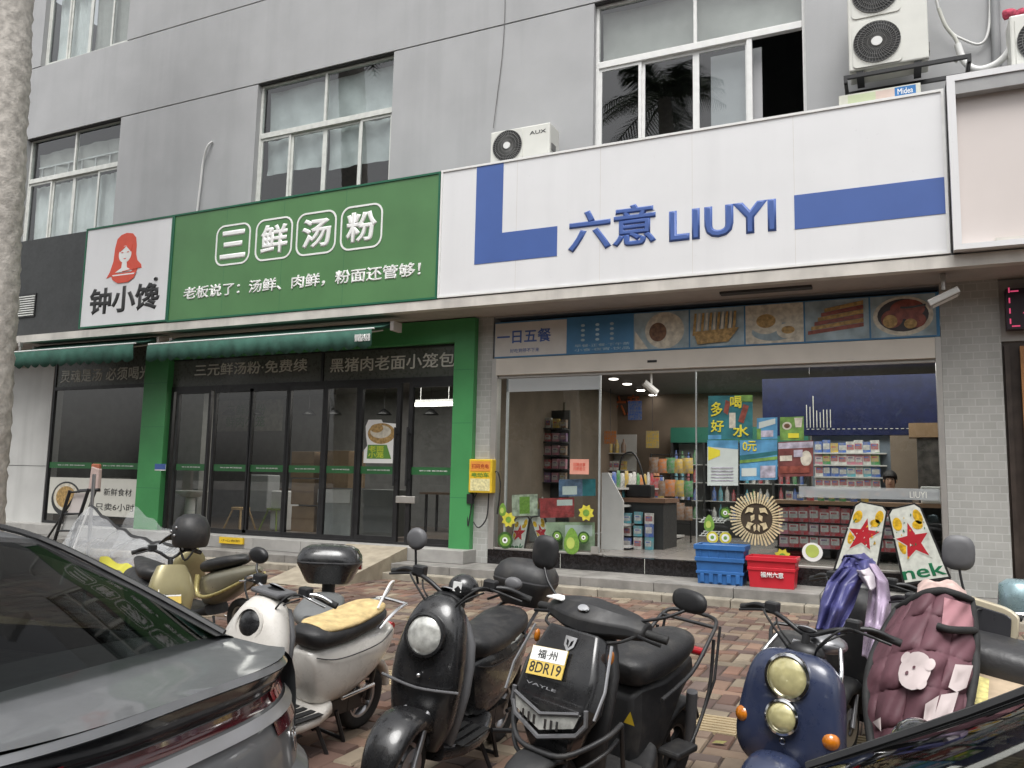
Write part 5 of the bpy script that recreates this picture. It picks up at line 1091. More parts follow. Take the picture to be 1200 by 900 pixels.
    for sg in (-1, 1):
        def fn(u, v):
            x = -1.8+u*2.68; z, w = rail(x); zb, yb = sh(x)-.004, .80*tp(x); q = v; return (x, sg*(yb+(w-yb)*q+.02*math.sin(PI*q)), zb+(z-zb)*q)
        g.grid(fn, 30, 6, kf=lambda i, j: 0 if (i < 5 or i > 27 or j > 4 or i in (17,)) else 1)
    g.build('side_window', [paint, M_carglass], smooth=40, **K)
    tr = MB()
    for sg in (-1, 1): tr.tube([(p[0], sg*(p[2]+.012), p[1]+.006) for p in RAIL], .014, 6, smooth=4)
    tr.build('window_trim', M_black, **K)
    # dark cabin inside
    MB().box(-1.7,1.0,-.66,.66,.5,.93).build('cabin', M_black, **K)
    for x in (-.75, .35):
        for y in (-.36, .36): MB().loft([(x-.1,.85,.24,.07,3),(x-.17,1.1,.22,.06,3),(x-.19,1.16,.12,.05,2.5),(x-.2,1.30,.12,.05,2.5)], 14).build('seat', M_black, smooth=40, **K)
    def fstrip(nm, m, z0, z1, y0, y1, off, n=24): MB().grid(lambda u, v: fz(z0+(z1-z0)*u, y0+(y1-y0)*v, off), 3, n).build(nm, m, smooth=40, **K)
    fstrip('tail_panel_shade', M_tail_shade, .935, .988, -.95, .93, .004)  # black tail band, widened to paint the shade under the boot lip
    fstrip('light_bar', M_lampred2, .893, .932, -.97, .97, .006)
    fstrip('chrome_strip', M_alloy, .856, .888, -.99, .99, .016)
    for sg in (-1, 1):
        tl = MB()
        for i in range(6): a = .62+i*.06; tl.grid(lambda u, v: fz(.895+(.962-.895)*u, sg*(a+.045*v), .010), 2, 3)
        tl.build('tail_light', M_lampred, **K)
        fstrip('reflector', M_lampred2, .805, .85, sg*.50, sg*.93, .008, 8)
    fstrip('bumper_joint', M_black, .612, .622, -.98, .98, .003)
    if text:
        def Mf(y0, y1, z0, z1): return lambda u, w, d: Vector(fz(z0+(z1-z0)*w, y0+(y1-y0)*u, .004+d))
        text_mesh('lettering', 'Competition', M_chrome, t, M=Mf(.30, -.16, .765, .800), ext=.006, off=.01)
        text_mesh('lettering', 'hi', M_chrome, t, M=Mf(-.70, -.79, .70, .775), ext=.006, off=.01)
    for x in (-1.38, 1.42):
        for sg in (-1, 1):
            w = MB().lathe([(.22,-.1),(.315,-.1),(.335,-.07),(.335,.07),(.315,.1),(.22,.1)], (x, sg*.80, .335), (0,1,0), 28).build('wheel', M_tyre, smooth=40, **K)
            MB().lathe([(.0,.06),(.06,.065),(.08,.05),(.2,.075),(.222,.09)], (x, sg*.80, .335), (0,sg,0), 20).build('rim', M_alloy, w, world=False, smooth=40)
            MB().prism([(x+.40*math.cos(PI*i/12), .32+.40*math.sin(PI*i/12)) for i in range(13)], sg*.905-.012, sg*.905+.012).build('wheel_arch', M_black, **K)
    for sg in (-1, 1): MB().ell((.62, sg*.98, 1.02), .07, .10, .065, 14, 8).build('wing_mirror', paint, smooth=60, **K)
    for sg in (-1, 1): MB().ell((2.12, sg*.62, .66), .10, .16, .06, 14, 8).build('headlight', M_chrome, smooth=60, **K)
    return t
M_pg = mat('graphite_car_paint', (.15,.154,.16), .42, .35, var=.05, coat=.45, rvar=.05); M_pb = mat('black_car_paint', (.012,.014,.014), .25, .3, var=.05, coat=1)
car('graphite grey sedan seen from behind at the lower left corner', (-3.859,-9.272,-.12), R(187.8), M_pg, [(1.6,.90),(2.1,.78),(2.35,.60)])
car('black car with a reflecting windscreen at the lower right corner', (.58,-9.30,-.125), PI-.0106, M_pb, [(1.0,.93),(1.3,.85),(1.6,.77),(2.1,.66),(2.35,.52)], text=False)
# ------------------------------------------------------------------ scooters
M_sblk = mat('scooter_black', (.014,.014,.015), .30, var=.15, coat=.6, dust=.10, rvar=.14); M_sblk_m = mat('scooter_black_matt', (.022,.022,.023), .5, var=.15, dust=.22); M_swht = mat('scooter_white', (.66,.63,.58), .3, var=.06, coat=.6, scale=4, streak=.35)
M_sblu = mat('scooter_navy', (.028,.038,.080), .34, var=.12, coat=.6, dust=.12, rvar=.14); M_scrm = mat('scooter_cream', (.60,.53,.38), .35, var=.06, coat=.5); M_sgold = mat('scooter_champagne', (.33,.29,.15), .35, .35, var=.08, coat=.5)
M_seat = mat('seat_vinyl', (.020,.020,.021), .5, var=.2, bump=.15, bscale=120, dust=.25); M_straw2 = mat('straw_seat_mat', (.56,.42,.20), .8, var=.22, scale=14, bump=.3, bscale=60)
M_lens = mat('headlamp_lens', (.62,.62,.58), .08, .3, var=.25, scale=25, coat=1); M_lensy = mat('yellowed_headlamp_lens', (.58,.53,.27), .12, .2, var=.15, scale=20, coat=1); M_amber = mat('amber_lens', (.55,.17,.01), .15, var=.2, scale=30, coat=1); M_mir = mat('mirror_glass', (.5,.52,.54), .03, 1)
M_grey = mat('grey_plastic', (.12,.12,.125), .5, var=.1); M_plate_y = mat('plate_yellow', (.72,.52,.12), .4, var=.05)
def L(t): return dict(parent=t, world=False)
def wheel(t, x, name, r=.21, rimm=None, y=0, ang=0):
    c = Vector((x, y, r)); Rz = Matrix.Rotation(ang, 3, 'Z')
    ax = Rz @ Vector((0,1,0))
    w = MB().lathe([(r*.62,-.035),(r*.82,-.052),(r*.95,-.042),(r,-.015),(r,.015),(r*.95,.042),(r*.82,.052),(r*.62,.035)], c, ax, 28).build(name, M_tyre, smooth=50, **L(t))
    m = MB(); m.lathe([(r*.55,-.028),(r*.66,-.034),(r*.66,.034),(r*.55,.028)], c, ax, 24); m.lathe([(0,-.05),(.035,-.05),(.035,.05),(0,.05)], c, ax, 14)
    for i in range(5):
        a = 2*PI*i/5; d = Rz @ Vector((math.cos(a),0,math.sin(a))); m.tube([c+d*.03, c+d*r*.58], .016, 6)
    m.build('rim', rimm or M_alloy, w, world=False, smooth=50); return w
def fender(t, x, r, a0, a1, w0, w1, m, b=.035, name='fender'):
    s = []
    for i in range(11):
        u = i/10; a = R(a0+(a1-a0)*u); ww = w0+(w1-w0)*math.sin(PI*min(1,u*1.1)); s.append((x+r*math.cos(a), .21+r*math.sin(a), ww, b, 2.6))
    MB().loft(s, 18).build(name, m, smooth=50, **L(t))
def lamp(t, x, z, y, rr, m_b, m_l, tilt=.12, deep=.09, name='headlight'):
    ax = Vector((1,0,tilt)).normalized(); c = Vector((x,y,z))
    h = MB().lathe([(rr*.7,-deep),(rr*1.05,-deep*.4),(rr*1.14,0),(rr*1.12,.016),(rr*.98,.02),(rr*.96,.006)], c, ax, 28).build(name, m_b, smooth=50, **L(t))
    MB().lathe([(rr*.97,.006),(rr*.8,.018),(rr*.5,.028),(0,.034)], c, ax, 24).build('lens', m_l, h, world=False, smooth=60)
    return h
def mirror(t, base, head, rx, rz, m=None, yaw=0, shape=2.0, mb_=None):
    st = MB().tube([base, (base[0]+(head[0]-base[0])*.25, base[1]+(head[1]-base[1])*.6, base[2]+(head[2]-base[2])*.35), (head[0]-.0, head[1], head[2]-rz*.7)], .007, 8, smooth=5).build('mirror', m or M_black, smooth=60, **L(t))
    hd = MB(); Rz = Matrix.Rotation(yaw, 3, 'Z'); n = 20; vs = []; fs = []
    prof = [(0,.022),(.6,.022),(.9,.014),(1,0),(.95,-.012),(0,-.012)]
    for (q, d) in prof:
        for j in range(n):
            c = 2*PI*j/n; y = rx*q*math.copysign(abs(math.cos(c))**(2/shape), math.cos(c)); z = rz*q*math.copysign(abs(math.sin(c))**(2/shape), math.sin(c)); vs.append(Vector(head)+Rz @ Vector((d,y,z)))
    for i in range(len(prof)-1):
        for j in range(n): fs.append((i*n+j,i*n+(j+1)%n,(i+1)*n+(j+1)%n,(i+1)*n+j))
    hd.add(vs, fs).build('housing', mb_ or M_grey, st, world=False, smooth=50)
    MB().add([Vector(head)+Rz @ Vector((-.0135,rx*.9*math.copysign(abs(math.cos(c))**(2/shape),math.cos(c)),rz*.9*math.copysign(abs(math.sin(c))**(2/shape),math.sin(c)))) for c in [2*PI*j/n for j in range(n)]], [tuple(range(n))]).build('glass', M_mir, st, world=False)
def handlebar(t, m, z=1.0, x=.30, w=.35, rise=.04, grip=M_rubber):
    h = MB(); h.tube([(x-.07,-w,z),(x-.02,-w*.72,z+rise),(x+.03,-w*.35,z+rise*.3),(x+.05,0,z-.04),(x+.03,w*.35,z+rise*.3),(x-.02,w*.72,z+rise),(x-.07,w,z)], .013, 8, smooth=5); h.tube([(x+.05,0,z-.04),(x+.12,0,z-.35)], .022, 8)
    hb = h.build('handlebar', m, smooth=60, **L(t))
    for s in (-1, 1):
        MB().tube([(x-.035,s*w*.66,z+rise*.85),(x-.075,s*(w+.01),z-.002)], .019, 10).build('grip', grip, hb, world=False, smooth=50)
        MB().tube([(x+.0,s*w*.5,z+rise*.6),(x+.04,s*w*.62,z+rise*.7),(x-.0,s*w*.97,z-.005)], .007, 6, smooth=4).build('brake_lever', m, hb, world=False, smooth=60)
        MB().box(x-.03,x+.03,s*w*.52-.035,s*w*.52+.035,z+rise*.35,z+rise*.35+.06).build('switch_box', M_black, hb, world=False, bevel=.01)
    return hb
def stand(t, m=None):
    s = MB(); s.tube([(-.25,.10,.22),(-.34,.13,.012)], .014, 6); s.tube([(-.25,-.10,.22),(-.34,-.13,.012)], .014, 6); s.tube([(-.34,-.13,.03),(-.34,.13,.03)], .012, 6)
    s.build('center_stand', m or M_black, smooth=60, **L(t)); MB().tube([(-.02,.10,.26),(-.10,.20,.02),(-.06,.25,.008)], .013, 6).build('kickstand', m or M_black, smooth=60, **L(t))
def seat(t, m, secs, top=None):
    s = MB().loft(secs, 24, sub=3).build('seat', m, smooth=60, **L(t)); return s
def topbox(t, x, z, w, m=M_sblk_m, lidm=None, d=.16, seam=M_grey):
    b = MB(); n = 28
    def ring(zz, a, c, e=3.6): return [(x+c*math.copysign(abs(math.sin(2*PI*j/n))**(2/e),math.sin(2*PI*j/n)), a*math.copysign(abs(math.cos(2*PI*j/n))**(2/e),math.cos(2*PI*j/n)), zz) for j in range(n)]
    def stack(rs):
        q = MB(); vs = sum(rs, []); fs = [(i*n+j,i*n+(j+1)%n,(i+1)*n+(j+1)%n,(i+1)*n+j) for i in range(len(rs)-1) for j in range(n)]; fs += [tuple(range(n)), tuple((len(rs)-1)*n+j for j in range(n))]; return q.add(vs, fs)
    bx = stack([ring(z,w*.66,d*.66),ring(z+.02,w*.74,d*.74),ring(z+.12,w*.96,d*.95),ring(z+.145,w*1.02,d*1.02),ring(z+.155,w*1.02,d*1.02)]).build('top_box', m, smooth=40, **L(t))
    stack([ring(z+.157,w*1.01,d*1.01),ring(z+.166,w*1.01,d*1.01)]).build('seam', seam, bx, world=False)
    stack([ring(z+.168,w*1.02,d*1.02),ring(z+.20,w,d),ring(z+.25,w*.88,d*.86,3),ring(z+.275,w*.7,d*.66,2.6),ring(z+.285,w*.35,d*.35,2.4)]).build('lid', lidm or m, bx, world=False, smooth=40)
    return bx
def plate(t, c, n, up, w, h, top=None, bottom=None, two=True, m_top=M_textw):
    n = Vector(n).normalized(); up = Vector(up).normalized(); up = (up-n*up.dot(n)).normalized(); rt = up.cross(n); c = Vector(c)
    P = lambda u, v, d: c+rt*((u-.5)*w)+up*((v-.5)*h)+n*d
    o = MB(); vs = [P(u,v,d) for d in (0,.006) for u, v in ((0,0),(1,0),(1,1),(0,1))]; o.add(vs, [(0,3,2,1),(4,5,6,7),(0,1,5,4),(1,2,6,5),(2,3,7,6),(3,0,4,7)])
    p = o.build('plate', M_plate_y, **L(t))
    MB().add([P(u,v,d) for d in (.0065,.0075) for u, v in ((.01,.5),(.99,.5),(.99,.99),(.01,.99))], [(4,5,6,7),(0,1,5,4),(1,2,6,5),(2,3,7,6),(3,0,4,7)]).build('upper_half', m_top, p, world=False)
    if top: text_mesh('lettering', top, M_textb, p, M=lambda u, v, d: P(.2+u*.55,.58+v*.32,.008+d), ext=.001, off=.025)
    if bottom: text_mesh('lettering', bottom, M_textb, p, M=lambda u, v, d: P(.06+u*.88,.08+v*.38,.0065+d), ext=.001, off=.02)
    return p
def place(label, x, y, h, lean, s, name='electric_scooter'):
    return thing(name, label, 'scooter', (x,y,gz(y)), (-lean,0,h), scale=s)
def retro(label, x, y, h, lean, s, body, apron=None, bars=M_black, seatm=M_seat, fend=None, rimm=None, lampkind='single', box=False, seatmat=False, secs=None, lr=.088, bw=.35, bz=1.0, fw_=.07, bk=1.0, pod=.985):
    t = place(label, x, y, h, lean, s); apron = apron or body; fend = fend or body
    wheel(t, .64, 'front_wheel', rimm=rimm); wheel(t, -.60, 'rear_wheel', rimm=rimm)
    s_ = []
    for i in range(13):
        u = i/12; a = R(-2+165*u); s_.append((.64+.225*math.cos(a), .21+.235*math.sin(a), .04+fw_*math.sin(PI*(.12+.76*u))**.7, .045*math.sin(PI*(.1+.8*u))+.012, 2.3))
    MB().loft(s_, 20).build('front_fender', fend, smooth=60, **L(t))
    fk = MB(); [fk.tube([(.64,q*.075,.21),(.50,q*.06,.52)], .018, 8) for q in (-1,1)]; fk.build('fork', M_alloy, smooth=60, **L(t))
    MB().loft(secs or [(.43,.27,.12,.05,3),(.455,.40,.20,.075,3),(.46,.58,.235,.09,2.8),(.44,.74,.225,.10,2.6),(.405,.88,.165,.105,2.3),(.37,.96,.11,.07,2.2),(.355,.99,.05,.03,2)], 32, sub=3).build('apron', apron, smooth=60, **L(t))
    MB().loft([(.36,.28,.15,.025,3),(.375,.55,.21,.03,3),(.34,.80,.19,.03,3),(.31,.93,.10,.03,3)], 22, sub=2).build('leg_shield', M_grey, smooth=60, **L(t))
    MB().loft([(.42,.25,.13,.05,4),(.25,.235,.185,.04,4),(-.0,.235,.185,.04,4),(-.16,.27,.14,.06,4)], 22, sub=2).build('floorboard', body, smooth=50, **L(t))
    fm = MB(); [fm.box(-.02,.33,-.15+.06*i,-.11+.06*i,.274,.280) for i in range(6)]; fm.build('foot_mat', M_rubber, **L(t))
    MB().loft([(x_,z_,a_*bk,b_,e_) for x_,z_,a_,b_,e_ in ((.0,.45,.10,.16,3),(-.08,.47,.145,.20,3),(-.28,.49,.175,.20,2.8),(-.48,.54,.175,.165,2.6),(-.66,.60,.14,.11,2.4),(-.80,.63,.07,.06,2.2),(-.83,.635,.02,.02,2))], 28, sub=3).build('body', body, smooth=60, **L(t))
    fender(t, -.60, .25, 20, 170, .06, .08*bk, body, .03, 'rear_fender')
    st = seat(t, seatm, [(.06,.69,.06,.04,2.4),(.02,.70,.125,.065,2.6),(-.10,.705,.15,.07,2.6),(-.26,.715,.155,.068,2.6),(-.34,.73,.15,.072,2.6),(-.52,.765,.145,.068,2.5),(-.64,.785,.10,.05,2.3),(-.68,.79,.03,.02,2)])
    if seatmat: MB().loft([(-.02,.752,.09,.022,2.6),(-.08,.758,.13,.026,2.8),(-.26,.768,.142,.026,2.8),(-.42,.795,.14,.026,2.8),(-.56,.822,.125,.025,2.6),(-.64,.835,.08,.018,2.4)], 22, sub=3).build('seat_mat', M_straw2, st, world=False, smooth=60)
    handlebar(t, bars, z=bz, w=bw)
    MB().ell((.345,0,pod), .075, .10, .055, 18, 10).build('instrument_pod', M_black, smooth=60, **L(t))
    if lampkind == 'single': lamp(t, .505 if lr < .095 else .558, .845, 0, lr, apron if body is M_swht else M_sblk, M_lens if body is not M_swht else M_sblk)
    elif lampkind == 'double':
        lamp(t, .545, .84, 0, .10, M_chrome, M_lensy); lamp(t, .575, .655, 0, .074, M_chrome, M_lensy)
        for q in (-1, 1): MB().ell((.525,q*.215,.60), .04, .044, .042, 14, 10).build('turn_signal', M_amber, smooth=60, **L(t))
    MB().tube([(-.80,-.05,.66),(-.80,.05,.66)], .03, 10).build('tail_light', M_lampred, smooth=60, **L(t))
    rr = MB(); [rr.tube([(-.55,q*.12,.70),(-.70,q*.13,.80),(-.86,q*.10,.82)], .012, 6, smooth=4) for q in (-1,1)]; rr.tube([(-.86,-.10,.82),(-.86,.10,.82)], .012, 6); rr.build('rear_rack', bars, smooth=60, **L(t))
    mt = MB(); mt.tube([(-.60,-.075,.21),(-.58,-.11,.5)], .016, 8); mt.tube([(-.60,.075,.21),(-.58,.11,.5)], .016, 8); mt.box(-.62,-.15,-.05,.05,.16,.26); mt.build('swingarm', M_black, smooth=40, **L(t))
    q = MB()
    for sg in (-1, 1):
        q.tube([(bz*0+.30,sg*bw*.55,bz+.02),(.42,sg*bw*.50,bz+.04),(.44,sg*.10,bz-.06),(.36,sg*.05,bz-.16)], .006, 6, smooth=5); q.tube([(.31,sg*bw*.45,bz+.0),(.39,sg*bw*.3,bz-.04),(.36,sg*.03,bz-.14)], .005, 6, smooth=5)
    q.tube([(.36,-.05,bz-.16),(.36,.05,bz-.16)], .008, 6); q.build('control_cable', M_rubber, smooth=60, **L(t))
    for sg in (-1, 1):
        MB().tube([(.02,sg*.105*bk,.60),(-.10,sg*.158*bk,.585),(-.30,sg*.180*bk,.60),(-.52,sg*.176*bk,.63),(-.72,sg*.11*bk,.665)], .004, 5, smooth=4).build('panel_gap', M_black, smooth=60, **L(t))
    MB().lathe([(.05,.058),(.11,.058),(.11,.064),(.05,.064)], (.64,0,.21), (0,1,0), 24).build('brake_disc', M_alloy, smooth=40, **L(t))
    MB().lathe([(.0,.03),(.05,.03),(.055,.022)], (.345,0,1.015), (-.5,0,.86), 18).build('dial', M_alloy, smooth=40, **L(t))
    stand(t)
    if box: topbox(t, -.80, .83, .20)
    return t
# white scooter, half hidden by the grey car
t = retro('white scooter with a straw seat mat and a black round lamp', -2.95, -7.20, R(-93), .14, .865, M_swht, bars=M_chrome, seatmat=True)
lk = MB(); lk.tube([(-.50,.12,.84),(-.62,.10,.98),(-.78,.02,.96),(-.82,-.08,.82),(-.74,-.12,.74)], .008, 6, smooth=6); lk.build('lock_cable', M_plast_w, smooth=60, **L(t))
mirror(t, (.28,-.20,1.04), (.24,-.28,1.16), .075, .05, mb_=M_black)
q = MB(); q.box(.28,.44,-.11,.11,1.0,1.03); q.build('phone_holder', M_grey, bevel=.012, **L(t))
MB().tube([(-.2,.17,.33),(-.5,.18,.36)], .012, 6).build('side_bar', M_chrome, smooth=60, **L(t))
# low scooter behind it that carries the large black box
t = place('scooter parked behind the white one with a glossy black top box', -3.33, -6.62, R(-62), .02, .9)
wheel(t, .50, 'front_wheel', r=.19); wheel(t, -.60, 'rear_wheel', r=.19)
MB().loft([(.0,.40,.10,.16,3),(-.28,.44,.16,.18,2.8),(-.6,.54,.14,.12,2.4),(-.83,.60,.02,.02,2)], 24, sub=3).build('body', M_sblk, smooth=60, **L(t))
MB().loft([(.42,.25,.13,.05,4),(-.16,.27,.14,.06,4)], 20, sub=2).build('floorboard', M_sblk, smooth=50, **L(t)); stand(t)
seat(t, mat('grey_seat', (.16,.165,.165), .5), [(.06,.62,.06,.04,2.4),(-.10,.635,.15,.07,2.6),(-.52,.675,.145,.065,2.5),(-.66,.68,.05,.03,2.3)])
topbox(t, -.62, .80, .235, M_sblk, d=.19)
for s_ in (-1, 1): MB().box(-.70,-.64,s_*.225-.012,s_*.225+.012,.90,.94).build('reflector', M_lampred, **L(t))
MB().tube([(-.62,0,.66),(-.62,0,.81)], .05, 10).build('box_mount', M_sblk_m, smooth=50, **L(t))
# black retro scooter
t = retro('black retro scooter with a round headlamp and a big front fender', -2.07, -7.04, R(-87), .12, .89, M_sblk, rimm=M_alloy, box=True, bz=1.06, bw=.41, lr=.10, bk=.78, secs=[(.43,.27,.11,.05,3.5),(.455,.40,.165,.07,3.2),(.465,.58,.19,.085,3.4),(.45,.74,.185,.095,3.2),(.42,.88,.155,.105,2.8),(.38,.97,.115,.08,2.4),(.35,1.01,.05,.03,2)])
mirror(t, (.29,-.22,1.03), (.30,-.26,1.27), .062, .062); mirror(t, (.29,.20,1.03), (.20,.30,1.12), .05, .035)
MB().ell((.30,.06,1.06), .075, .085, .075, 20, 12).build('horn_cover', M_sblk, smooth=60, **L(t)); q = MB(); q.box(.365,.372,.03,.08,1.05,1.10); q.build('paper_label', M_textw, **L(t))
q = MB(); q.tube([(.545,.22,.60),(.575,0,.585),(.545,-.22,.60)], .008, 6, smooth=5); q.build('apron_seam', M_grey, smooth=60, **L(t)); MB().ell((.568,0,.645), .012,.012,.012, 10, 6).build('apron_lock', M_chrome, smooth=60, **L(t))
q = MB(); q.tube([(-.3,.17,.30),(-.62,.2,.30),(-.72,.17,.4)], .012, 6, smooth=4); q.tube([(-.1,.17,.24),(-.25,.26,.22)], .014, 6); q.build('foot_peg', M_black, smooth=60, **L(t))
# modern black scooter with the yellow and white plate
t = place('angular black scooter with a yellow and white licence plate', -1.195, -7.235, R(-103), .115, .89)
wheel(t, .62, 'front_wheel', rimm=M_sblk_m); wheel(t, -.60, 'rear_wheel', rimm=M_sblk_m)
fender(t, .62, .245, 15, 165, .06, .09, M_sblk_m, .025, 'front_fender'); fender(t, -.60, .255, 10, 150, .06, .09, M_sblk_m, .025, 'rear_fender')
fk = MB(); [fk.tube([(.62,q*.075,.21),(.48,q*.06,.55)], .02, 8) for q in (-1,1)]; fk.build('fork', M_sblk_m, smooth=60, **L(t))
def slab(nm, secs, m, n=4, bev=.012, par=None):
    """faceted block: sections (x, z, half width top/bottom pair, thickness)"""
    vs = []; fs = []
    for (x, z, a, b, nx, nz) in secs:
        vs += [(x+nx*b,-a*.82,z+nz*b),(x+nx*b,a*.82,z+nz*b),(x,a,z),(x-nx*b,a*.9,z-nz*b),(x-nx*b,-a*.9,z-nz*b),(x,-a,z)]
    k = 6
    for i in range(len(secs)-1):
        for j in range(k): fs.append((i*k+j,i*k+(j+1)%k,(i+1)*k+(j+1)%k,(i+1)*k+j))
    fs += [tuple(range(k))[::-1], tuple((len(secs)-1)*k+j for j in range(k))]
    return MB().add(vs, fs).build(nm, m, par or t, world=False, smooth=25, bevel=bev)
ap = slab('apron', [(.52,.46,.12,.05,.95,-.3),(.555,.58,.17,.06,.95,.1),(.545,.68,.225,.06,.93,.35),(.50,.80,.215,.06,.92,.38),(.425,.955,.155,.05,.85,.5)], M_sblk)
MB().loft([(.36,.28,.17,.03,4),(.42,.55,.20,.03,4),(.36,.80,.19,.03,4),(.32,.95,.13,.03,4)], 22, sub=2).build('leg_shield', M_sblk_m, smooth=60, **L(t))
MB().loft([(.45,.29,.14,.06,5),(.25,.26,.20,.045,5),(-.02,.26,.20,.045,5),(-.18,.30,.15,.08,5)], 24, sub=2).build('floorboard', M_sblk_m, smooth=50, **L(t))
fm = MB(); fm.box(.0,.33,-.17,.17,.305,.312); fm.build('foot_mat', mat('grey_rubber', (.05,.048,.046), .8, bump=.3), bevel=.004, **L(t))
slab('under_seat_box', [(.00,.44,.08,.16,0,1),(-.05,.46,.115,.19,0,1),(-.30,.48,.12,.17,0,1),(-.46,.60,.11,.08,0,1),(-.66,.66,.07,.05,0,1)], M_sblk_m, bev=.02)
sg = MB(); sg.prism([(-.06,.50),(-.0,.50),(-.03,.56)], -.004, .004); 
wn = MB().add([(.0145,.07,.50),(.0145,.13,.50),(.0145,.10,.56)], [(0,1,2)]); wn.v = [(.04+x, y, z) for x, y, z in wn.v]; wn.build('warning_triangle', mat('warning_yellow', (.65,.45,.03), .5), **L(t))
seat(t, M_seat, [(.03,.71,.07,.05,3),(-.01,.72,.12,.07,3),(-.13,.735,.142,.078,3),(-.3,.755,.145,.078,3),(-.46,.785,.135,.07,2.8),(-.58,.80,.10,.055,2.5),(-.62,.80,.04,.03,2)])
# head cover over the handlebar
hc = MB(); k = 8; rows = []
for (y, x, z, a, b) in ((-.26,.27,1.00,.05,.035),(-.20,.29,1.01,.065,.05),(-.10,.325,1.015,.095,.065),(0,.335,1.015,.11,.075),(.10,.325,1.015,.095,.065),(.20,.29,1.01,.065,.05),(.26,.27,1.00,.05,.035)):
    rows += [(x+a*math.cos(2*PI*j/k+PI/8)*1.08, y, z+b*math.sin(2*PI*j/k+PI/8)*1.08+.35*a*math.cos(2*PI*j/k+PI/8)*-.6) for j in range(k)]
hc.add(rows, [(i*k+j,i*k+(j+1)%k,(i+1)*k+(j+1)%k,(i+1)*k+j) for i in range(6) for j in range(k)]+[tuple(range(k)),tuple(6*k+j for j in range(k))])
hcv = hc.build('handlebar_cover', M_sblk_m, smooth=30, bevel=.008, **L(t))
MB().lathe([(0,.012),(.026,.010),(.03,.004)], (.405,0,1.06), (.65,0,.75), 18, sx=1, sy=.7).build('badge', M_chrome, hcv, world=False, smooth=50)
MB().box(.27,.36,-.24,-.15,1.058,1.064).build('paper_label', M_textw, hcv, world=False)
hb = MB(); hb.tube([(.25,-.33,.985),(.29,-.2,1.0),(.29,.2,1.0),(.25,.33,.985)], .014, 8); hb.tube([(.31,0,.98),(.40,0,.70)], .03, 8); hb = hb.build('handlebar', M_black, smooth=60, **L(t))
for q in (-1, 1):
    MB().tube([(.275,q*.24,.995),(.245,q*.35,.983)], .02, 10).build('grip', M_rubber, hb, world=False, smooth=50); MB().tube([(.31,q*.23,.99),(.33,q*.26,.985),(.295,q*.345,.965)], .008, 6, smooth=4).build('brake_lever', M_black, hb, world=False, smooth=60)
mirror(t, (.28,-.22,1.04), (.24,-.36,1.24), .07, .085, yaw=.25, shape=2.8, mb_=M_sblk_m); mirror(t, (.28,.22,1.04), (.22,.42,1.17), .095, .05, yaw=-.25, shape=2.6, mb_=M_sblk_m)
An = Vector((.90,0,.43)).normalized(); Au = Vector((-.43,0,.90)).normalized()
pc = Vector((.555,-.055,.825))+An*.012
plate(t, pc, An, (Au.x,-.10,Au.z), .185, .125, '福·州', '8DR19')
# shield emblem, headlamp, light edges on the apron
def onap(y, s, d): return Vector((.548,0,.80))+Vector((0,y,0))+Au*s+An*d
eb = MB(); pts = [(-.03,.03),(.03,.03),(.026,-.012),(0,-.038),(-.026,-.012)]; eb.add([onap(.012+a,.128+b,.016) for a, b in pts]+[onap(.012+a*.6,.128+b*.6,.016) for a, b in pts], [(i,(i+1)%5,5+(i+1)%5,5+i) for i in range(5)]); eb.add([onap(.012+a,.128+b,.0165) for a, b in ((-.018,.018),(.018,.018),(.005,.008),(0,-.022),(-.005,.008))], [(0,1,2,3,4)]); eb.build('emblem', M_chrome, ap, world=False, solid=.004)
text_mesh('lettering', 'VAYLE', M_alloy, ap, M=lambda u, v, d: onap(-.13+u*.16,-.088+v*.011,.022+d), ext=.002)
hl = MB(); P = lambda y, z, d: (.612+d-max(0,abs(y)-.11)*.35, y, z)
hl.add([P(-.17,.675,.02),(P(0,.635,.035)),P(.17,.675,.02),P(.15,.62,.02),P(0,.575,.035),P(-.15,.62,.02)], [(0,1,4,5),(1,2,3,4)])
hl = hl.build('headlight', M_lens, ap, world=False, solid=.02)
q = MB(); q.tube([P(-.19,.70,.02),P(-.195,.64,.02),P(-.16,.59,.02),P(0,.545,.045),P(.16,.59,.02),P(.195,.64,.02),P(.19,.70,.02)], .011, 6); q.tube([P(-.17,.685,.035),P(0,.645,.05),P(.17,.685,.035)], .008, 6); q.build('headlight_frame', M_grey, hl, world=False, smooth=40)
q = MB()
for i in range(7): y = -.10+i*.03; q.add([P(y,.645-.02*(1-abs(y)*6),.042),P(y+.012,.645-.02*(1-abs(y)*6),.042),P(y+.012,.605-.02*(1-abs(y)*6),.042),P(y,.605-.02*(1-abs(y)*6),.042)], [(0,1,2,3)])
q.build('lens', M_chrome, hl, world=False)
for s in (-1, 1):
    q = MB(); q.tube([onap(s*.236,-.14,0),onap(s*.243,-.02,-.0),onap(s*.205,.17,-.0)], .007, 6); q.build('edge_strip', M_alloy, ap, world=False, smooth=50)
bb_ = MB(); bb_.tube([(.40,-.25,.62),(.52,-.24,.58),(.63,-.13,.50),(.65,0,.485),(.63,.13,.50),(.52,.24,.58),(.40,.25,.62)], .012, 8, smooth=4); bb_.tube([(.40,-.24,.55),(.52,-.23,.50),(.60,-.12,.42),(.60,.12,.42),(.52,.23,.50),(.40,.24,.55)], .010, 8, smooth=4); bb_.tube([(.40,-.25,.62),(.33,-.24,.42),(.2,-.22,.28)], .011, 8); bb_.tube([(.40,.25,.62),(.33,.24,.42),(.2,.22,.28)], .011, 8); bb_.build('crash_bar', M_sblk_m, smooth=50, **L(t))
rk = MB()
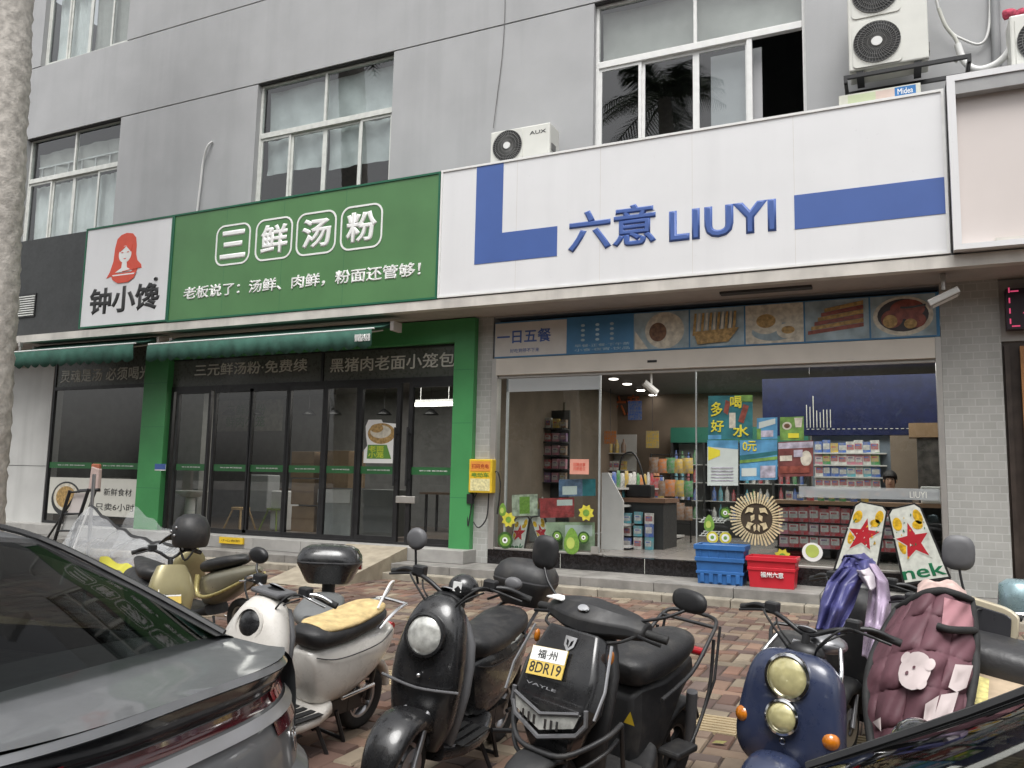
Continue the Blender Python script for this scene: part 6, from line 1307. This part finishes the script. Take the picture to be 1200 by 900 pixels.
for s in (-1, 1): rk.tube([(-.12,s*.17,.60),(-.42,s*.17,.68),(-.60,s*.17,.82),(-.72,s*.15,.90),(-.78,s*.08,.91)], .011, 8, smooth=4); rk.tube([(-.66,s*.17,.82),(-.64,s*.18,.55),(-.50,s*.18,.33),(-.40,s*.18,.31)], .010, 8, smooth=4); rk.tube([(-.74,s*.165,.88),(-.70,s*.18,.60),(-.54,s*.18,.37)], .008, 8)
rk.tube([(-.78,-.08,.91),(-.80,0,.91),(-.78,.08,.91)], .011, 8); rk.tube([(-.68,-.16,.88),(-.68,.16,.88)], .010, 8); rk.build('rear_rack', M_sblk_m, smooth=50, **L(t))
for s in (-1, 1): MB().box(-.42,-.20,s*.19-.06,s*.19+.06,.31,.345).build('rear_footrest', M_sblk_m, bevel=.012, **L(t))
for s in (-1, 1): MB().tube([(-.60,s*.12,.24),(-.52,s*.14,.56)], .03, 10).build('shock_absorber', M_grey, smooth=50, **L(t))
q = MB(); q.tube([(.02,.19,.30),(.34,.2,.30)], .008, 6); q.tube([(.02,-.19,.30),(.34,-.2,.30)], .008, 6); q.build('floor_edge', M_alloy, smooth=50, **L(t)); stand(t)
q = MB()
for sg in (-1, 1): q.tube([(.30,sg*.24,.99),(.40,sg*.20,.96),(.42,sg*.10,.93),(.36,sg*.05,.88)], .007, 6, smooth=5)
q.tube([(.36,-.05,.88),(.36,.05,.88)], .008, 6); q.build('control_cable', M_rubber, smooth=60, **L(t))
for sg in (-1, 1): MB().ell((.46,sg*.20,.90), .02,.012,.03, 10, 8).build('turn_signal', M_amber, smooth=60, **L(t))
MB().tube([(-.80,-.06,.70),(-.80,.06,.70)], .025, 8).build('tail_light', M_lampred, smooth=50, **L(t))
# navy retro scooter
t = retro('navy blue scooter with two round yellowed headlamps and amber signals', -.372, -6.825, R(-105.9), .10, .823, M_sblu, bars=M_black, lampkind='double', bw=.40, bz=1.06, bk=.75, secs=[(.44,.36,.15,.05,4),(.46,.43,.235,.075,4),(.47,.53,.262,.09,3.8),(.46,.68,.25,.10,3.6),(.44,.82,.225,.105,3.6),(.42,.89,.19,.09,3.2),(.40,.925,.13,.04,2.6)], pod=.93)
pv = Vector((.40,0,0)); RA = R(24)
for ch in t.children:
    if ch.name.split('.')[0] in ('rear_wheel','floorboard','foot_mat','body','rear_fender','seat','rear_rack','tail_light','swingarm','center_stand','kickstand','panel_gap','leg_shield'):
        ch.rotation_euler = (0,0,RA); ch.location = pv-Matrix.Rotation(RA, 3, 'Z') @ pv
q = MB(); q.tube([(.32,-.16,.98),(.40,-.20,.88),(.42,-.20,.76)], .011, 8, smooth=5); q.tube([(.32,.16,.98),(.40,.20,.88),(.42,.20,.76)], .011, 8, smooth=5); q.tube([(.33,-.07,.95),(.33,.07,.95)], .03, 10); q.build('chrome_guard', M_chrome, smooth=60, **L(t))
MB().lathe([(.016,0),(.016,.006),(.010,.007)], (.573,.01,.545), (1,0,.05), 16).build('emblem', M_chrome, smooth=50, **L(t))
MB().ell((.545,-.075,.585), .012,.02,.01, 10, 6).build('apron_lock', M_chrome, smooth=60, **L(t)); MB().ell((.42,-.12,.90), .03,.022,.022, 12, 8).build('indicator_stub', M_chrome, smooth=60, **L(t))
MB().ell((.22,.05,.97), .10, .11, .05, 18, 10).build('instrument_cover', M_alloy, smooth=60, **L(t))
# champagne scooter at the left, with the helmet and the transparent cover
t = place('champagne gold scooter at the left seen from its side', -5.72, -5.05, R(168), .05, .85)
wheel(t, .64, 'front_wheel'); wheel(t, -.60, 'rear_wheel')
MB().loft([(.43,.30,.13,.05,3),(.45,.45,.20,.07,3),(.43,.60,.22,.08,2.8),(.38,.76,.18,.08,2.4),(.34,.86,.08,.05,2)], 26, sub=3).build('apron', M_sgold, smooth=60, **L(t))
fender(t, .64, .245, 15, 165, .06, .09, M_sblk_m, .025, 'front_fender')
MB().loft([(.42,.25,.13,.05,4),(.0,.235,.185,.04,4),(-.16,.27,.14,.06,4)], 20, sub=2).build('floorboard', M_sblk_m, smooth=50, **L(t))
MB().loft([(.0,.45,.10,.16,3),(-.28,.52,.17,.17,2.8),(-.66,.66,.14,.10,2.4),(-.92,.74,.02,.02,2)], 26, sub=3).build('body', mat('champagne_grey', (.22,.205,.15), .35, .3, coat=.5), smooth=60, **L(t))
for s_ in (-1, 1): MB().tube([(.0,s_*.13,.62),(-.05,s_*.175,.46),(-.20,s_*.19,.42),(-.5,s_*.18,.50),(-.9,s_*.05,.70)], [.03,.035,.04,.035,.012], 10, smooth=5).build('gold_trim', mat('gold_trim', (.45,.38,.15), .3, .3, coat=.5), smooth=60, **L(t))
seat(t, M_seat, [(.06,.69,.06,.04,2.4),(-.10,.715,.15,.07,2.6),(-.52,.80,.145,.06,2.5),(-.68,.83,.03,.02,2)]); stand(t)
# ------------------------------------------------------------------ helmet, covers, quilt, raincoat, cream scooter
def blob(name, label, cat, fn, nu, nv, m, **k): o = MB().grid(fn, nu, nv).build(name, m, None, smooth=70, **k); tag(o, label, cat); return o
hc = at(224, 622, Y=-5.9); ht = thing('helmet', 'black open face helmet with a short peak on the champagne scooter', 'helmet', hc)
MB().lathe([(0,.135),(.06,.13),(.11,.10),(.142,.03),(.145,-.04),(.135,-.10),(.12,-.125),(.11,-.12)], hc, (0,0,1), 28, sy=1.15).build('shell', M_sblk_m, ht, smooth=60)
MB().grid(lambda u, v: (hc.x-.12-.13*u+.03*u*u, hc.y-.11+.22*v, hc.z-.01-.07*u-.03*(2*v-1)**2), 6, 10).build('peak', M_sblk_m, ht, smooth=60, solid=.012)
q = MB()
for (u, v) in ((-.35,.0),(-.1,-.03),(.02,.03)): q.ell((hc.x+.14*u, hc.y-.155, hc.z+v), .012,.008,.012, 8, 6)
q.build('rivet', M_alloy, ht, smooth=60)
MB().tube([(hc.x+.12,hc.y-.04,hc.z-.1),(hc.x+.06,hc.y-.1,hc.z-.22),(hc.x-.02,hc.y-.09,hc.z-.1)], .009, 6, smooth=5).build('chin_strap', M_black, ht, smooth=60)
# transparent rain cover stretched from a pole to the scooter
M_sheet = glass('clear_plastic_sheet', (.95,.95,.95), 1.5, .10, .19, 2.2, 1)
cv = thing('rain_cover', 'clear plastic rain cover with a yellow stripe stretched over the parked delivery scooter', 'rain cover', at(130, 640, Y=-5.2))
TP = at(106, 592, Y=-4.9); RT = at(214, 640, Y=-5.5); LF = at(60, 690, Y=-5.0); RB = at(210, 706, Y=-5.9)
def sheet(u, v):
    top = TP.lerp(RT, u); sag = -.10*math.sin(PI*u); top = Vector((top.x, top.y, top.z+sag)); bot = LF.lerp(RB, u); p = top.lerp(bot, v)
    w = .022*math.sin(u*17+v*3+2*math.sin(u*7))*(.25+v*.75)+.013*math.sin(u*41+2+v*7)*v+.02*math.sin(v*13+u*9)*math.sin(PI*v); return (p.x+.3*w, p.y-w-.22*math.sin(PI*min(1,v*1.0))*.6, p.z+.015*math.sin(u*33+v*11))
MB().grid(sheet, 90, 24).build('sheet', M_sheet, cv, smooth=70)
def sheet2(u, v): x, y, z = sheet(u*.6, v); return (x+.1*v, y+.55+.1*v, z-.02)
MB().grid(sheet2, 60, 16).build('rear_sheet', M_sheet, cv, smooth=70)
q = MB()
def band(u, v): x, y, z = sheet(.42+.56*u, .38+.14*v+.12*u); return (x, y-.008, z)
q.grid(band, 40, 3); q.build('yellow_stripe', mat('lime_yellow_tape', (.62,.58,.06), .5, var=.1), cv, smooth=60)
MB().tube([sheet(u/14, 0.0) for u in range(15)], .014, 6).build('hem', M_black, cv, smooth=60)
q = MB(); q.tube([Vector(sheet(.02,.02))+Vector((0,-.01,0)), Vector(sheet(.10,.95))+Vector((0,-.02,0))], .012, 6); q.build('zip', M_plast_w, cv, smooth=60)
pl = tag(MB().tube([(TP.x+.02,TP.y,gz(TP.y)),(TP.x+.02,TP.y,TP.z+.32)], .018, 8).build('cover_pole', M_alloy, None, smooth=60), 'slim metal pole holding up the tip of the clear rain cover', 'pole')
ds = place('delivery scooter half visible under the clear rain cover', -5.46, -5.92, R(-27), .03, .9)
wheel(ds, .64, 'front_wheel'); wheel(ds, -.6, 'rear_wheel')
MB().loft([(.46,.30,.13,.05,3),(.46,.58,.2,.08,2.8),(.40,.80,.12,.06,2.3)], 22, sub=2).build('apron', M_sgold, smooth=60, **L(ds)); MB().loft([(.0,.45,.10,.16,3),(-.28,.49,.16,.20,2.8),(-.66,.60,.14,.11,2.4),(-.83,.635,.02,.02,2)], 22, sub=2).build('body', M_sblk_m, smooth=60, **L(ds))
MB().loft([(.42,.25,.13,.05,4),(-.16,.27,.14,.06,4)], 20).build('floorboard', M_sblk_m, smooth=50, **L(ds)); plate(ds, (.535,-.03,.56), (1,0,.35), (-.35,0,1), .19, .125, '福·州', None); seat(ds, M_seat, [(.06,.69,.06,.04,2.4),(-.10,.705,.15,.07,2.6),(-.68,.77,.05,.03,2)]); handlebar(ds, M_black, z=.9, w=.28)
# purple quilt on the scooter beside the navy one
M_quilt = mat('mauve_quilt', (.125,.052,.066), .68, var=.16, scale=5, bump=.25, bscale=18); M_qpale = mat('quilt_print_pale', (.55,.47,.46), .7, var=.06); M_qpink = mat('quilt_pink_lining', (.36,.17,.19), .6, var=.1)
ps = retro('scooter hidden behind a mauve quilted leg cover', .22, -5.95, R(-104), .03, .85, M_grey, bars=M_black, lampkind='none')
mirror(ps, (.29,.12,1.03), (.28,.06,1.33), .085, .10, yaw=.2, shape=2.8)
qt = thing('leg_cover', 'mauve quilted leg cover with pale animal prints and a black hem', 'quilt', at(1080, 780, Y=-6.75))
QC = [at(1052,712,Y=-6.55), at(1137,702,Y=-6.55), at(1128,850,Y=-7.0), at(1022,870,Y=-7.0)]
def quilt(u, v, d=0):
    a = QC[0].lerp(QC[1], u); b = QC[3].lerp(QC[2], u); p = a.lerp(b, v)
    bulge = .17*math.sin(PI*min(1,max(0,u)))**.8*(.55+.45*math.sin(PI*min(1,v*.9+.1)))
    du = (u*3.6+v*.8) % 1; dv = (v*4.2+.3*math.sin(u*4)) % 1
    puff = .032*(math.sin(PI*du)*math.sin(PI*dv))**.5 if d == 0 else .032
    crease = .005*math.sin(u*17+v*9+2*math.sin(v*6))+.008*math.sin(u*9-v*23)+.006*math.sin(u*38+v*31+3*math.sin(u*5))
    top = .05*math.sin(PI*u) if v < .02 else 0
    side = -.10*(1-v)*math.cos(u*PI)*0
    return Vector((p.x+side-.065*math.sin(PI*v)*(1-u)+.03*math.sin(PI*v)*u, p.y-bulge-puff-crease-d, p.z+.07*math.sin(PI*u)*(1-v)))
MB().grid(lambda u, v: quilt(u, v), 72, 84).build('quilt', M_quilt, qt, smooth=70, solid=.02)
MB().tube([quilt(0,v/16,.01) for v in range(16,-1,-1)]+[quilt(u/14,0,.01) for u in range(1,15)]+[quilt(1,v/16,.01) for v in range(1,17)], .018, 8).build('hem', M_rubber, qt, smooth=60)
def qpatch(nm, pts, m, d): 
    cx = sum(p[0] for p in pts)/len(pts); cyy = sum(p[1] for p in pts)/len(pts); mb = MB(); n = len(pts)
    vs = [quilt(cx, cyy, d)]
    for k in (.35,.7,1): vs += [quilt(cx+(p[0]-cx)*k, cyy+(p[1]-cyy)*k, d) for p in pts]
    fs = [(0,1+i,1+(i+1)%n) for i in range(n)]
    for k in range(2): fs += [(1+k*n+i,1+(k+1)*n+i,1+(k+1)*n+(i+1)%n,1+k*n+(i+1)%n) for i in range(n)]
    mb.add(vs, fs).build(nm, m, qt, smooth=60)
def el(cu, cv_, a, b, rot=0, n=18): return [(cu+a*math.cos(t)*math.cos(rot)-b*math.sin(t)*math.sin(rot), cv_+a*math.cos(t)*math.sin(rot)*.75+b*math.sin(t)*math.cos(rot)) for t in [2*PI*i/n for i in range(n)]]
qpatch('animal_print', el(.44,.52,.15,.125,.3), M_qpale, .034); qpatch('animal_print', el(.34,.43,.045,.04), M_qpale, .036); qpatch('animal_print', el(.57,.49,.05,.04), M_qpale, .036)
qpatch('animal_print', el(.51,.61,.05,.035), M_qpale, .036); qpatch('nose_print', el(.37,.53,.016,.012), M_quilt, .040); qpatch('nose_print', el(.43,.50,.014,.011), M_quilt, .040)
qpatch('animal_print', [(.80,.50),(.97,.52),(.93,.68),(.84,.70),(.76,.66)], M_qpale, .034); qpatch('animal_print', [(.70,.70),(.86,.70),(.82,.90),(.62,.92)], M_qpale, .034); qpatch('animal_print', [(.56,.74),(.68,.70),(.64,.92),(.54,.94)], M_qpale, .034)
qpatch('animal_print', [(.05,.84),(.14,.80),(.13,.90)], M_qpale, .034)
def pocket(u, v): p = quilt(.62+.36*u, .20+.05*v+.22*v*v*0, .05); return Vector((p.x, p.y-.02*math.sin(PI*u), p.z))
MB().tube([quilt(.60,.24,.03),quilt(.72,.255,.05),quilt(.86,.25,.05),quilt(.99,.25,.03)], .016, 8, smooth=4).build('pocket_hem', M_rubber, qt, smooth=60)
MB().grid(lambda u, v: quilt(.64+.34*u, .04+.19*v, .03+.02*math.sin(PI*u)+.006*math.sin(u*11+v*7)), 16, 12).build('pocket_flap', M_qpink, qt, smooth=60)
MB().grid(lambda u, v: quilt(.28+.70*u, .025-.05*v, .0)+Vector((0,.02+.16*v+.02*math.sin(u*13),.015*v+.010*math.sin(u*11))), 30, 8).build('pink_lining', mat('floral_lining', (.55,.40,.36), .7, var=.2, scale=18), qt, smooth=60)
# raincoat draped over the scooter behind the navy one
rs = retro('scooter under the draped raincoat between the navy and the mauve one', -.16, -5.45, R(-108), .03, .88, M_sblk_m, bars=M_black, lampkind='none')
rc = thing('raincoat', 'purple blue raincoat with a shiny lilac lining draped over the scooter handlebar', 'raincoat', at(1000, 690, Y=-6.2))
M_rc = mat('raincoat_violet_blue', (.065,.065,.19), .4, var=.25, scale=6, bump=.2, bscale=14); M_rcl = mat('raincoat_lilac_lining', (.42,.33,.45), .25, var=.12, scale=5, bump=.2, bscale=10)
def strap(nm, m, rows, Y0, dY, folds, amp, seed, ny=26):
    def fn(u, v):
        k = v*(len(rows)-1); i = min(int(k), len(rows)-2); f = k-i; f = f*f*(3-2*f)
        lx = rows[i][0]+(rows[i+1][0]-rows[i][0])*f; rx = rows[i][1]+(rows[i+1][1]-rows[i][1])*f; ly = rows[i][2]+(rows[i+1][2]-rows[i][2])*f; ry = rows[i][3]+(rows[i+1][3]-rows[i][3])*f
        p = at(lx+(rx-lx)*u, ly+(ry-ly)*u, Y=Y0+dY*v); w = amp*math.sin(u*folds*1.7+seed+v*2.6+1.2*math.sin(v*5+u*4))+amp*.55*math.sin(u*folds*3.1+v*7+seed*2+1.5*math.sin(u*6-v*4))+amp*.3*math.sin(u*5-v*17+seed)
        return (p.x, p.y-w-.10*math.sin(PI*u), p.z)
    MB().grid(fn, 48, ny).build(nm, m, rc, smooth=70, solid=.006)
strap('left_panel', M_rc, [(991,1022,652,655),(984,1026,664,668),(970,1010,682,684),(962,1000,705,712),(958,984,735,742)], -6.0, -.25, 6, .035, 0)
strap('hood', M_rc, [(990,1012,650,648),(986,1026,658,660),(992,1030,668,672)], -5.98, -.08, 5, .04, 1)
strap('right_panel', M_rcl, [(1012,1026,658,660),(1018,1040,672,680),(1018,1044,700,706),(1014,1042,730,732),(1010,1034,770,765)], -6.02, -.22, 4, .03, 2)
strap('white_panel', mat('raincoat_white_patch', (.62,.56,.60), .5), [(1004,1018,668,665),(1006,1024,674,674),(1018,1026,690,688)], -6.16, -.03, 3, .01, 3, 10)
# cream scooter at the right edge
t = place('cream scooter with a dark square panel cut off by the right edge', 1.05, -6.05, R(-118), .03, .95)
wheel(t, .64, 'front_wheel'); wheel(t, -.60, 'rear_wheel')
MB().loft([(.46,.30,.15,.05,3),(.48,.45,.24,.08,3),(.46,.60,.25,.09,2.8),(.42,.74,.22,.08,2.4),(.39,.80,.10,.05,2)], 26, sub=3).build('apron', M_scrm, smooth=60, **L(t))
MB().loft([(.42,.25,.13,.05,4),(.0,.235,.185,.04,4),(-.16,.27,.14,.06,4)], 20, sub=2).build('floorboard', M_scrm, smooth=50, **L(t))
MB().loft([(.0,.45,.10,.16,3),(-.28,.49,.17,.20,2.8),(-.66,.60,.14,.11,2.4),(-.83,.635,.02,.02,2)], 26, sub=3).build('body', M_scrm, smooth=60, **L(t))
seat(t, M_seat, [(.06,.69,.06,.04,2.4),(-.10,.705,.15,.07,2.6),(-.52,.765,.145,.068,2.5),(-.68,.79,.03,.02,2)]); handlebar(t, M_black, z=.90, x=.28, w=.3); stand(t)
pa = [at(1118,692,Y=-6.15), at(1196,716,Y=-6.35), at(1194,750,Y=-6.35), at(1116,726,Y=-6.15)]
pn = thing('scooter_screen', 'cream framed screen with a dark grey panel fixed on the cream scooter', 'screen', pa[0])
def qd(u, v, d=0): a = pa[0].lerp(pa[1], u); b = pa[3].lerp(pa[2], u); p = a.lerp(b, v); return Vector((p.x-d*.2, p.y-d, p.z))
def qslab(nm, m, par, u0, v0, u1, v1, d0, d1, r=.12, bev=.006):
    o = rrect(u0, v0, u1, v1, r*(v1-v0), 5); n = len(o); MB().add([qd(u,v,d0) for u, v in o]+[qd(u,v,d1) for u, v in o], [tuple(range(n)),tuple(range(2*n-1,n-1,-1))]+[(i,(i+1)%n,n+(i+1)%n,n+i) for i in range(n)]).build(nm, m, par, smooth=40, bevel=bev)
qslab('frame', M_scrm, pn, 0, 0, 1.0, 1.15, 0, .05, .25); qslab('panel', mat('dark_screen_panel', (.045,.045,.05), .35), pn, .12, .2, .9, 1.12, .051, .062, .15)
cu = at(1166, 772, Y=-6.45); cs = thing('saddle_pad', 'thick dark saddle pad at the right edge above the cream body', 'saddle', cu)
MB().loft([(-.30,.0,.10,.05,2.6),(-.24,.01,.17,.085,2.8),(0,.0,.19,.10,2.8),(.25,-.01,.18,.09,2.8),(.34,-.02,.08,.05,2.4)], 26, sub=4).build('pad', mat('worn_black_vinyl', (.035,.035,.037), .45, var=.2, bump=.2, bscale=50), cs, world=False, smooth=60); cs.rotation_euler = (0,R(6),R(-14))
lw = thing('luggage_shelf', 'worn cream luggage tray under the dark saddle pad at the right edge', 'tray', at(1160,810,Y=-6.6))
ta = [at(1136,776,Y=-6.5), at(1215,800,Y=-6.6), at(1215,850,Y=-6.9), at(1130,830,Y=-6.9)]
MB().grid(lambda u, v: ta[0].lerp(ta[1], u).lerp(ta[3].lerp(ta[2], u), v), 6, 6).build('tray', mat('worn_cream_panel', (.42,.33,.23), .6, var=.25, scale=8), lw, solid=.03)
fa = [ta[3].lerp(ta[2], u) for u in (.02,.3)]
MB().grid(lambda u, v: ta[0].lerp(ta[1], .02+.3*u).lerp(ta[3].lerp(ta[2], .02+.3*u), .35+.6*v)+Vector((0,-.02,.02)), 3, 3).build('yellow_card', mat('faded_yellow_print', (.62,.55,.22), .6, var=.3, scale=30), lw, solid=.004)
jc = at(1194, 700, Y=-6.0); jr = thing('metal_jar', 'pale blue metal cap on the handlebar end at the right edge', 'cap', jc)
MB().lathe([(0,.085),(.05,.085),(.085,.06),(.09,.0),(.095,-.07),(.09,-.085),(0,-.085)], jc, (0,0,1), 26).build('shell', mat('pale_blue_metal', (.30,.42,.45), .3, .5), jr, smooth=50)
MB().lathe([(.097,-.062),(.102,-.07),(.097,-.078)], jc, (0,0,1), 26).build('rim_band', M_chrome, jr, smooth=50)
# ------------------------------------------------------------------ cashier behind the counter
def person(label, loc, head, skin, hair, shirt, trousers):
    t = thing('person', label, 'person', loc, (0,0,head)); J = [(0,0,.95,.15,.12),(0,0,1.12,.14,.11),(0,0,1.32,.17,.12),(0,0,1.44,.09,.08),(0,.0,1.50,.055,.055),(0,-.01,1.58,.075,.085),(0,-.01,1.68,.075,.09),
        (.20,0,1.40,.06,.06),(.25,-.02,1.12,.045,.045),(.20,-.22,.98,.035,.035),(-.20,0,1.40,.06,.06),(-.25,-.02,1.12,.045,.045),(-.20,-.22,.98,.035,.035),
        (.09,0,.88,.10,.10),(.10,.01,.48,.065,.065),(.10,.02,.08,.045,.045),(.10,-.12,.03,.04,.03),(-.09,0,.88,.10,.10),(-.10,.01,.48,.065,.065),(-.10,.02,.08,.045,.045),(-.10,-.12,.03,.04,.03)]
    E = [(0,1),(1,2),(2,3),(3,4),(4,5),(5,6),(2,7),(7,8),(8,9),(2,10),(10,11),(11,12),(0,13),(13,14),(14,15),(15,16),(0,17),(17,18),(18,19),(19,20)]
    for s, h0 in ((1,9),(-1,12)):
        hx, hy, hz = J[h0][:3]
        for f, (dx, ln) in enumerate(((-.03,.07),(-.01,.085),(.01,.09),(.03,.08))):
            J.append((hx+dx,hy-.06,hz-.015,.009,.009)); E.append((h0,len(J)-1)); J.append((hx+dx,hy-.06-ln*.7,hz-.035,.008,.008)); E.append((len(J)-2,len(J)-1))
        J.append((hx-s*.045,hy-.035,hz-.0,.010,.010)); E.append((h0,len(J)-1))
    me = bpy.data.meshes.new('body'); me.from_pydata([j[:3] for j in J], E, []); o = bpy.data.objects.new('body', me); COL.objects.link(o); o.parent = t
    sk = o.modifiers.new('skin', 'SKIN'); 
    for i, j in enumerate(J): me.skin_vertices[0].data[i].radius = (j[3], j[4]); me.skin_vertices[0].data[i].use_root = (i == 0)
    d = o.modifiers.new('round', 'SUBSURF'); d.levels = 1; d.render_levels = 1; me.materials.append(skin)
    MB().loft([(0,0,.17,.12,2.4)]*1+[(0,0,.17,.12,2.4)], 8) if False else None
    c = MB(); n = 24
    for (z, a, b) in ((.90,.185,.15),(1.05,.175,.145),(1.2,.185,.15),(1.34,.215,.15),(1.43,.16,.12),(1.475,.075,.075)): c.v += [(a*math.cos(2*PI*j/n), b*math.sin(2*PI*j/n), z) for j in range(n)]
    c.f += [(i*n+j,i*n+(j+1)%n,(i+1)*n+(j+1)%n,(i+1)*n+j) for i in range(5) for j in range(n)]; c.m = [0]*len(c.f)
    for s in (-1, 1): c.tube([(s*.18,0,1.40),(s*.25,-.01,1.22),(s*.255,-.02,1.12)], [.075,.066,.06], 12)
    c.build('shirt', shirt, t, world=False, smooth=60)
    c = MB(); [c.tube([(s*.09,0,.93),(s*.10,.01,.5),(s*.10,.02,.1)], [.125,.085,.07], 14) for s in (-1,1)]; c.build('trousers', trousers, t, world=False, smooth=60)
    h = MB().ell((0,.0,1.66), .098, .112, .115, 20, 14); h.v = [(x, y if z > 1.66 or y > -.02 else -.02, max(z,1.56)) for x, y, z in h.v]; h.build('hair', hair, t, world=False, smooth=70)
    f = MB(); [f.ell((s*.032,-.088,1.635), .012,.006,.007, 8, 6) for s in (-1,1)]; f.build('eye', M_black, t, world=False, smooth=60); MB().ell((0,-.102,1.605), .014,.02,.022, 10, 6).build('nose', skin, t, world=False, smooth=60); MB().ell((0,-.09,1.565), .024,.006,.006, 10, 6).build('mouth', mat('lip', (.3,.1,.09), .5), t, world=False, smooth=60)
    [MB().ell((s*.082,-.005,1.62), .012,.02,.03, 8, 6).build('ear', skin, t, world=False, smooth=60) for s in (-1,1)]
    return t
hp = at(1043, 560, Y=2.35)
person('dark haired cashier in a dark top standing behind the checkout counter', (hp.x, 2.35, .482+hp.z-.482-1.66), 0, mat('skin', (.45,.28,.20), .55), mat('black_hair', (.012,.01,.01), .6), mat('dark_shirt', (.05,.05,.055), .8), M_dark)
# ------------------------------------------------------------------ palm trunk at the left edge and the planting across the road that the glass reflects
M_bark = mat('palm_bark', (.47,.44,.40), .95, var=.22, scale=11, bump=.8, bscale=30, streak=.6); M_frond = mat('palm_frond', (.045,.075,.025), .6, var=.3, scale=3); M_leaf = mat('tree_leaf', (.04,.075,.025), .7, var=.4, scale=2); M_trunk = mat('tree_trunk', (.12,.09,.07), .95, var=.3, bump=.6)
def palm(label, base, top, r0, r1, nf=26, fl=2.6, seed=1, group=None):
    rr = random.Random(seed); t = thing('palm_tree', label, 'palm tree', base, group=group); b = Vector(base); tp_ = Vector(top); m = MB(); n = 150; k = 28; vs = []; fs = []
    for i in range(n+1):
        u = i/n; c = b.lerp(tp_, u)+Vector((.10*math.sin(PI*u),0,0)); r = r0+(r1-r0)*u; r *= 1+.03*((i % 2) == 0)+.02*math.sin(i*12.9)
        for j in range(k): q = r*(1+.03*math.sin(j*5+i*2.1)+.025*math.sin(j*3.3+i*.7)); vs.append(c+Vector((q*math.cos(2*PI*j/k), q*math.sin(2*PI*j/k), 0)))
    fs = [(i*k+j,i*k+(j+1)%k,(i+1)*k+(j+1)%k,(i+1)*k+j) for i in range(n) for j in range(k)]; m.add(vs, fs).build('trunk', M_bark, t, smooth=50)
    f = MB()
    for i in range(nf):
        az = i*2.39996+rr.uniform(-.2,.2); el_ = rr.uniform(-.25,1.25); d = Vector((math.cos(az)*math.cos(el_), math.sin(az)*math.cos(el_), math.sin(el_))); ln = fl*rr.uniform(.8,1.1); P = []
        for q in range(9): u = q/8; P.append(tp_+d*ln*u+Vector((0,0,-1))*(ln*.55*u*u))
        f.tube(P, [.03*(1-.8*q/8)+.004 for q in range(9)], 4)
        for q in range(1, 25):
            u = .12+.86*q/24; kq = u*8; a = int(min(kq,7)); p = P[a].lerp(P[a+1], kq-a); tg = (P[a+1]-P[a]).normalized(); sd = tg.cross(Vector((0,0,1))).normalized(); l = ln*.30*math.sin(PI*(.1+.85*u))
            for s in (-1, 1):
                e = p+sd*s*l+tg*l*.45+Vector((0,0,-.35*l-rr.uniform(0,.1))); w = tg*.028; f.add([p-w, p+w, e], [(0,1,2)])
    f.build('crown', M_frond, t); return t
palm('weathered palm trunk at the left edge of the photo', (-10.86,-4.0,-.02), (-11.75,-4.0,13.2), .32, .30, seed=3)
def tree(label, base, h, rad, seed, group):
    rr = random.Random(seed); t = thing('street_tree', label, 'tree', base, group=group); b = Vector(base); m = MB(); m.tube([b, b+Vector((.1,0,h*.25)), b+Vector((.0,.1,h*.5))], [.2,.16,.11], 10); ends = []
    for i in range(7): a = i*.9+rr.random(); e = b+Vector((math.cos(a)*rad*.6, math.sin(a)*rad*.6, h*rr.uniform(.6,.9))); m.tube([b+Vector((.03,.05,h*.42)), (b+Vector((.03,.05,h*.42))).lerp(e,.5)+Vector((0,0,.2)), e], [.09,.05,.015], 6); ends.append(e)
    m.build('trunk', M_trunk, t, smooth=60); f = MB()
    for i in range(2600):
        c = rr.choice(ends)+Vector((rr.gauss(0,rad*.27), rr.gauss(0,rad*.27), rr.gauss(0,rad*.22))); s = rr.uniform(.10,.22); u = Vector((rr.gauss(0,1),rr.gauss(0,1),rr.gauss(0,1))).normalized(); v = u.orthogonal().normalized(); f.add([c-u*s, c+v*s*.5, c+u*s, c-v*s*.5], [(0,1,2,3)])
    f.build('crown', M_leaf, t); return t
for i, x in enumerate((-19,-13.5,-8.5,-3.5,1.5,6.5,12)): tree('leafy street tree across the road reflected in the glass', (x,-19-1.3*(i % 2),-.12), 6.2+.5*(i % 3), 2.5, 11+i, 'street trees across the road')
rp = at(770, 110, Y=11.0)
for i, (x, y, z) in enumerate(((rp.x,-11.5,rp.z+.2),(-9.4,-12.6,8.0),(5.6,-12.5,8.5))): palm('roadside palm behind the parked cars reflected in the upper window', (x+.5,y,-.12), (x,y,z), .26, .20, 30, 2.4, 21+i, 'roadside palms')
ob = thing('apartment_building', 'grey apartment building across the road reflected in the car glass', 'building', (-6,-30,-.12))
MB().box(-30,22,-40,-30,-.12,11.5).build('wall', mat('far_wall', (.26,.25,.24), .85, var=.1), ob)
for r_ in range(3):
    for c_ in range(14): MB().box(-28.5+c_*3.5,-26.8+c_*3.5,-29.99,-29.9,1.2+r_*3.5,3.2+r_*3.5).build('window', M_dark, ob)
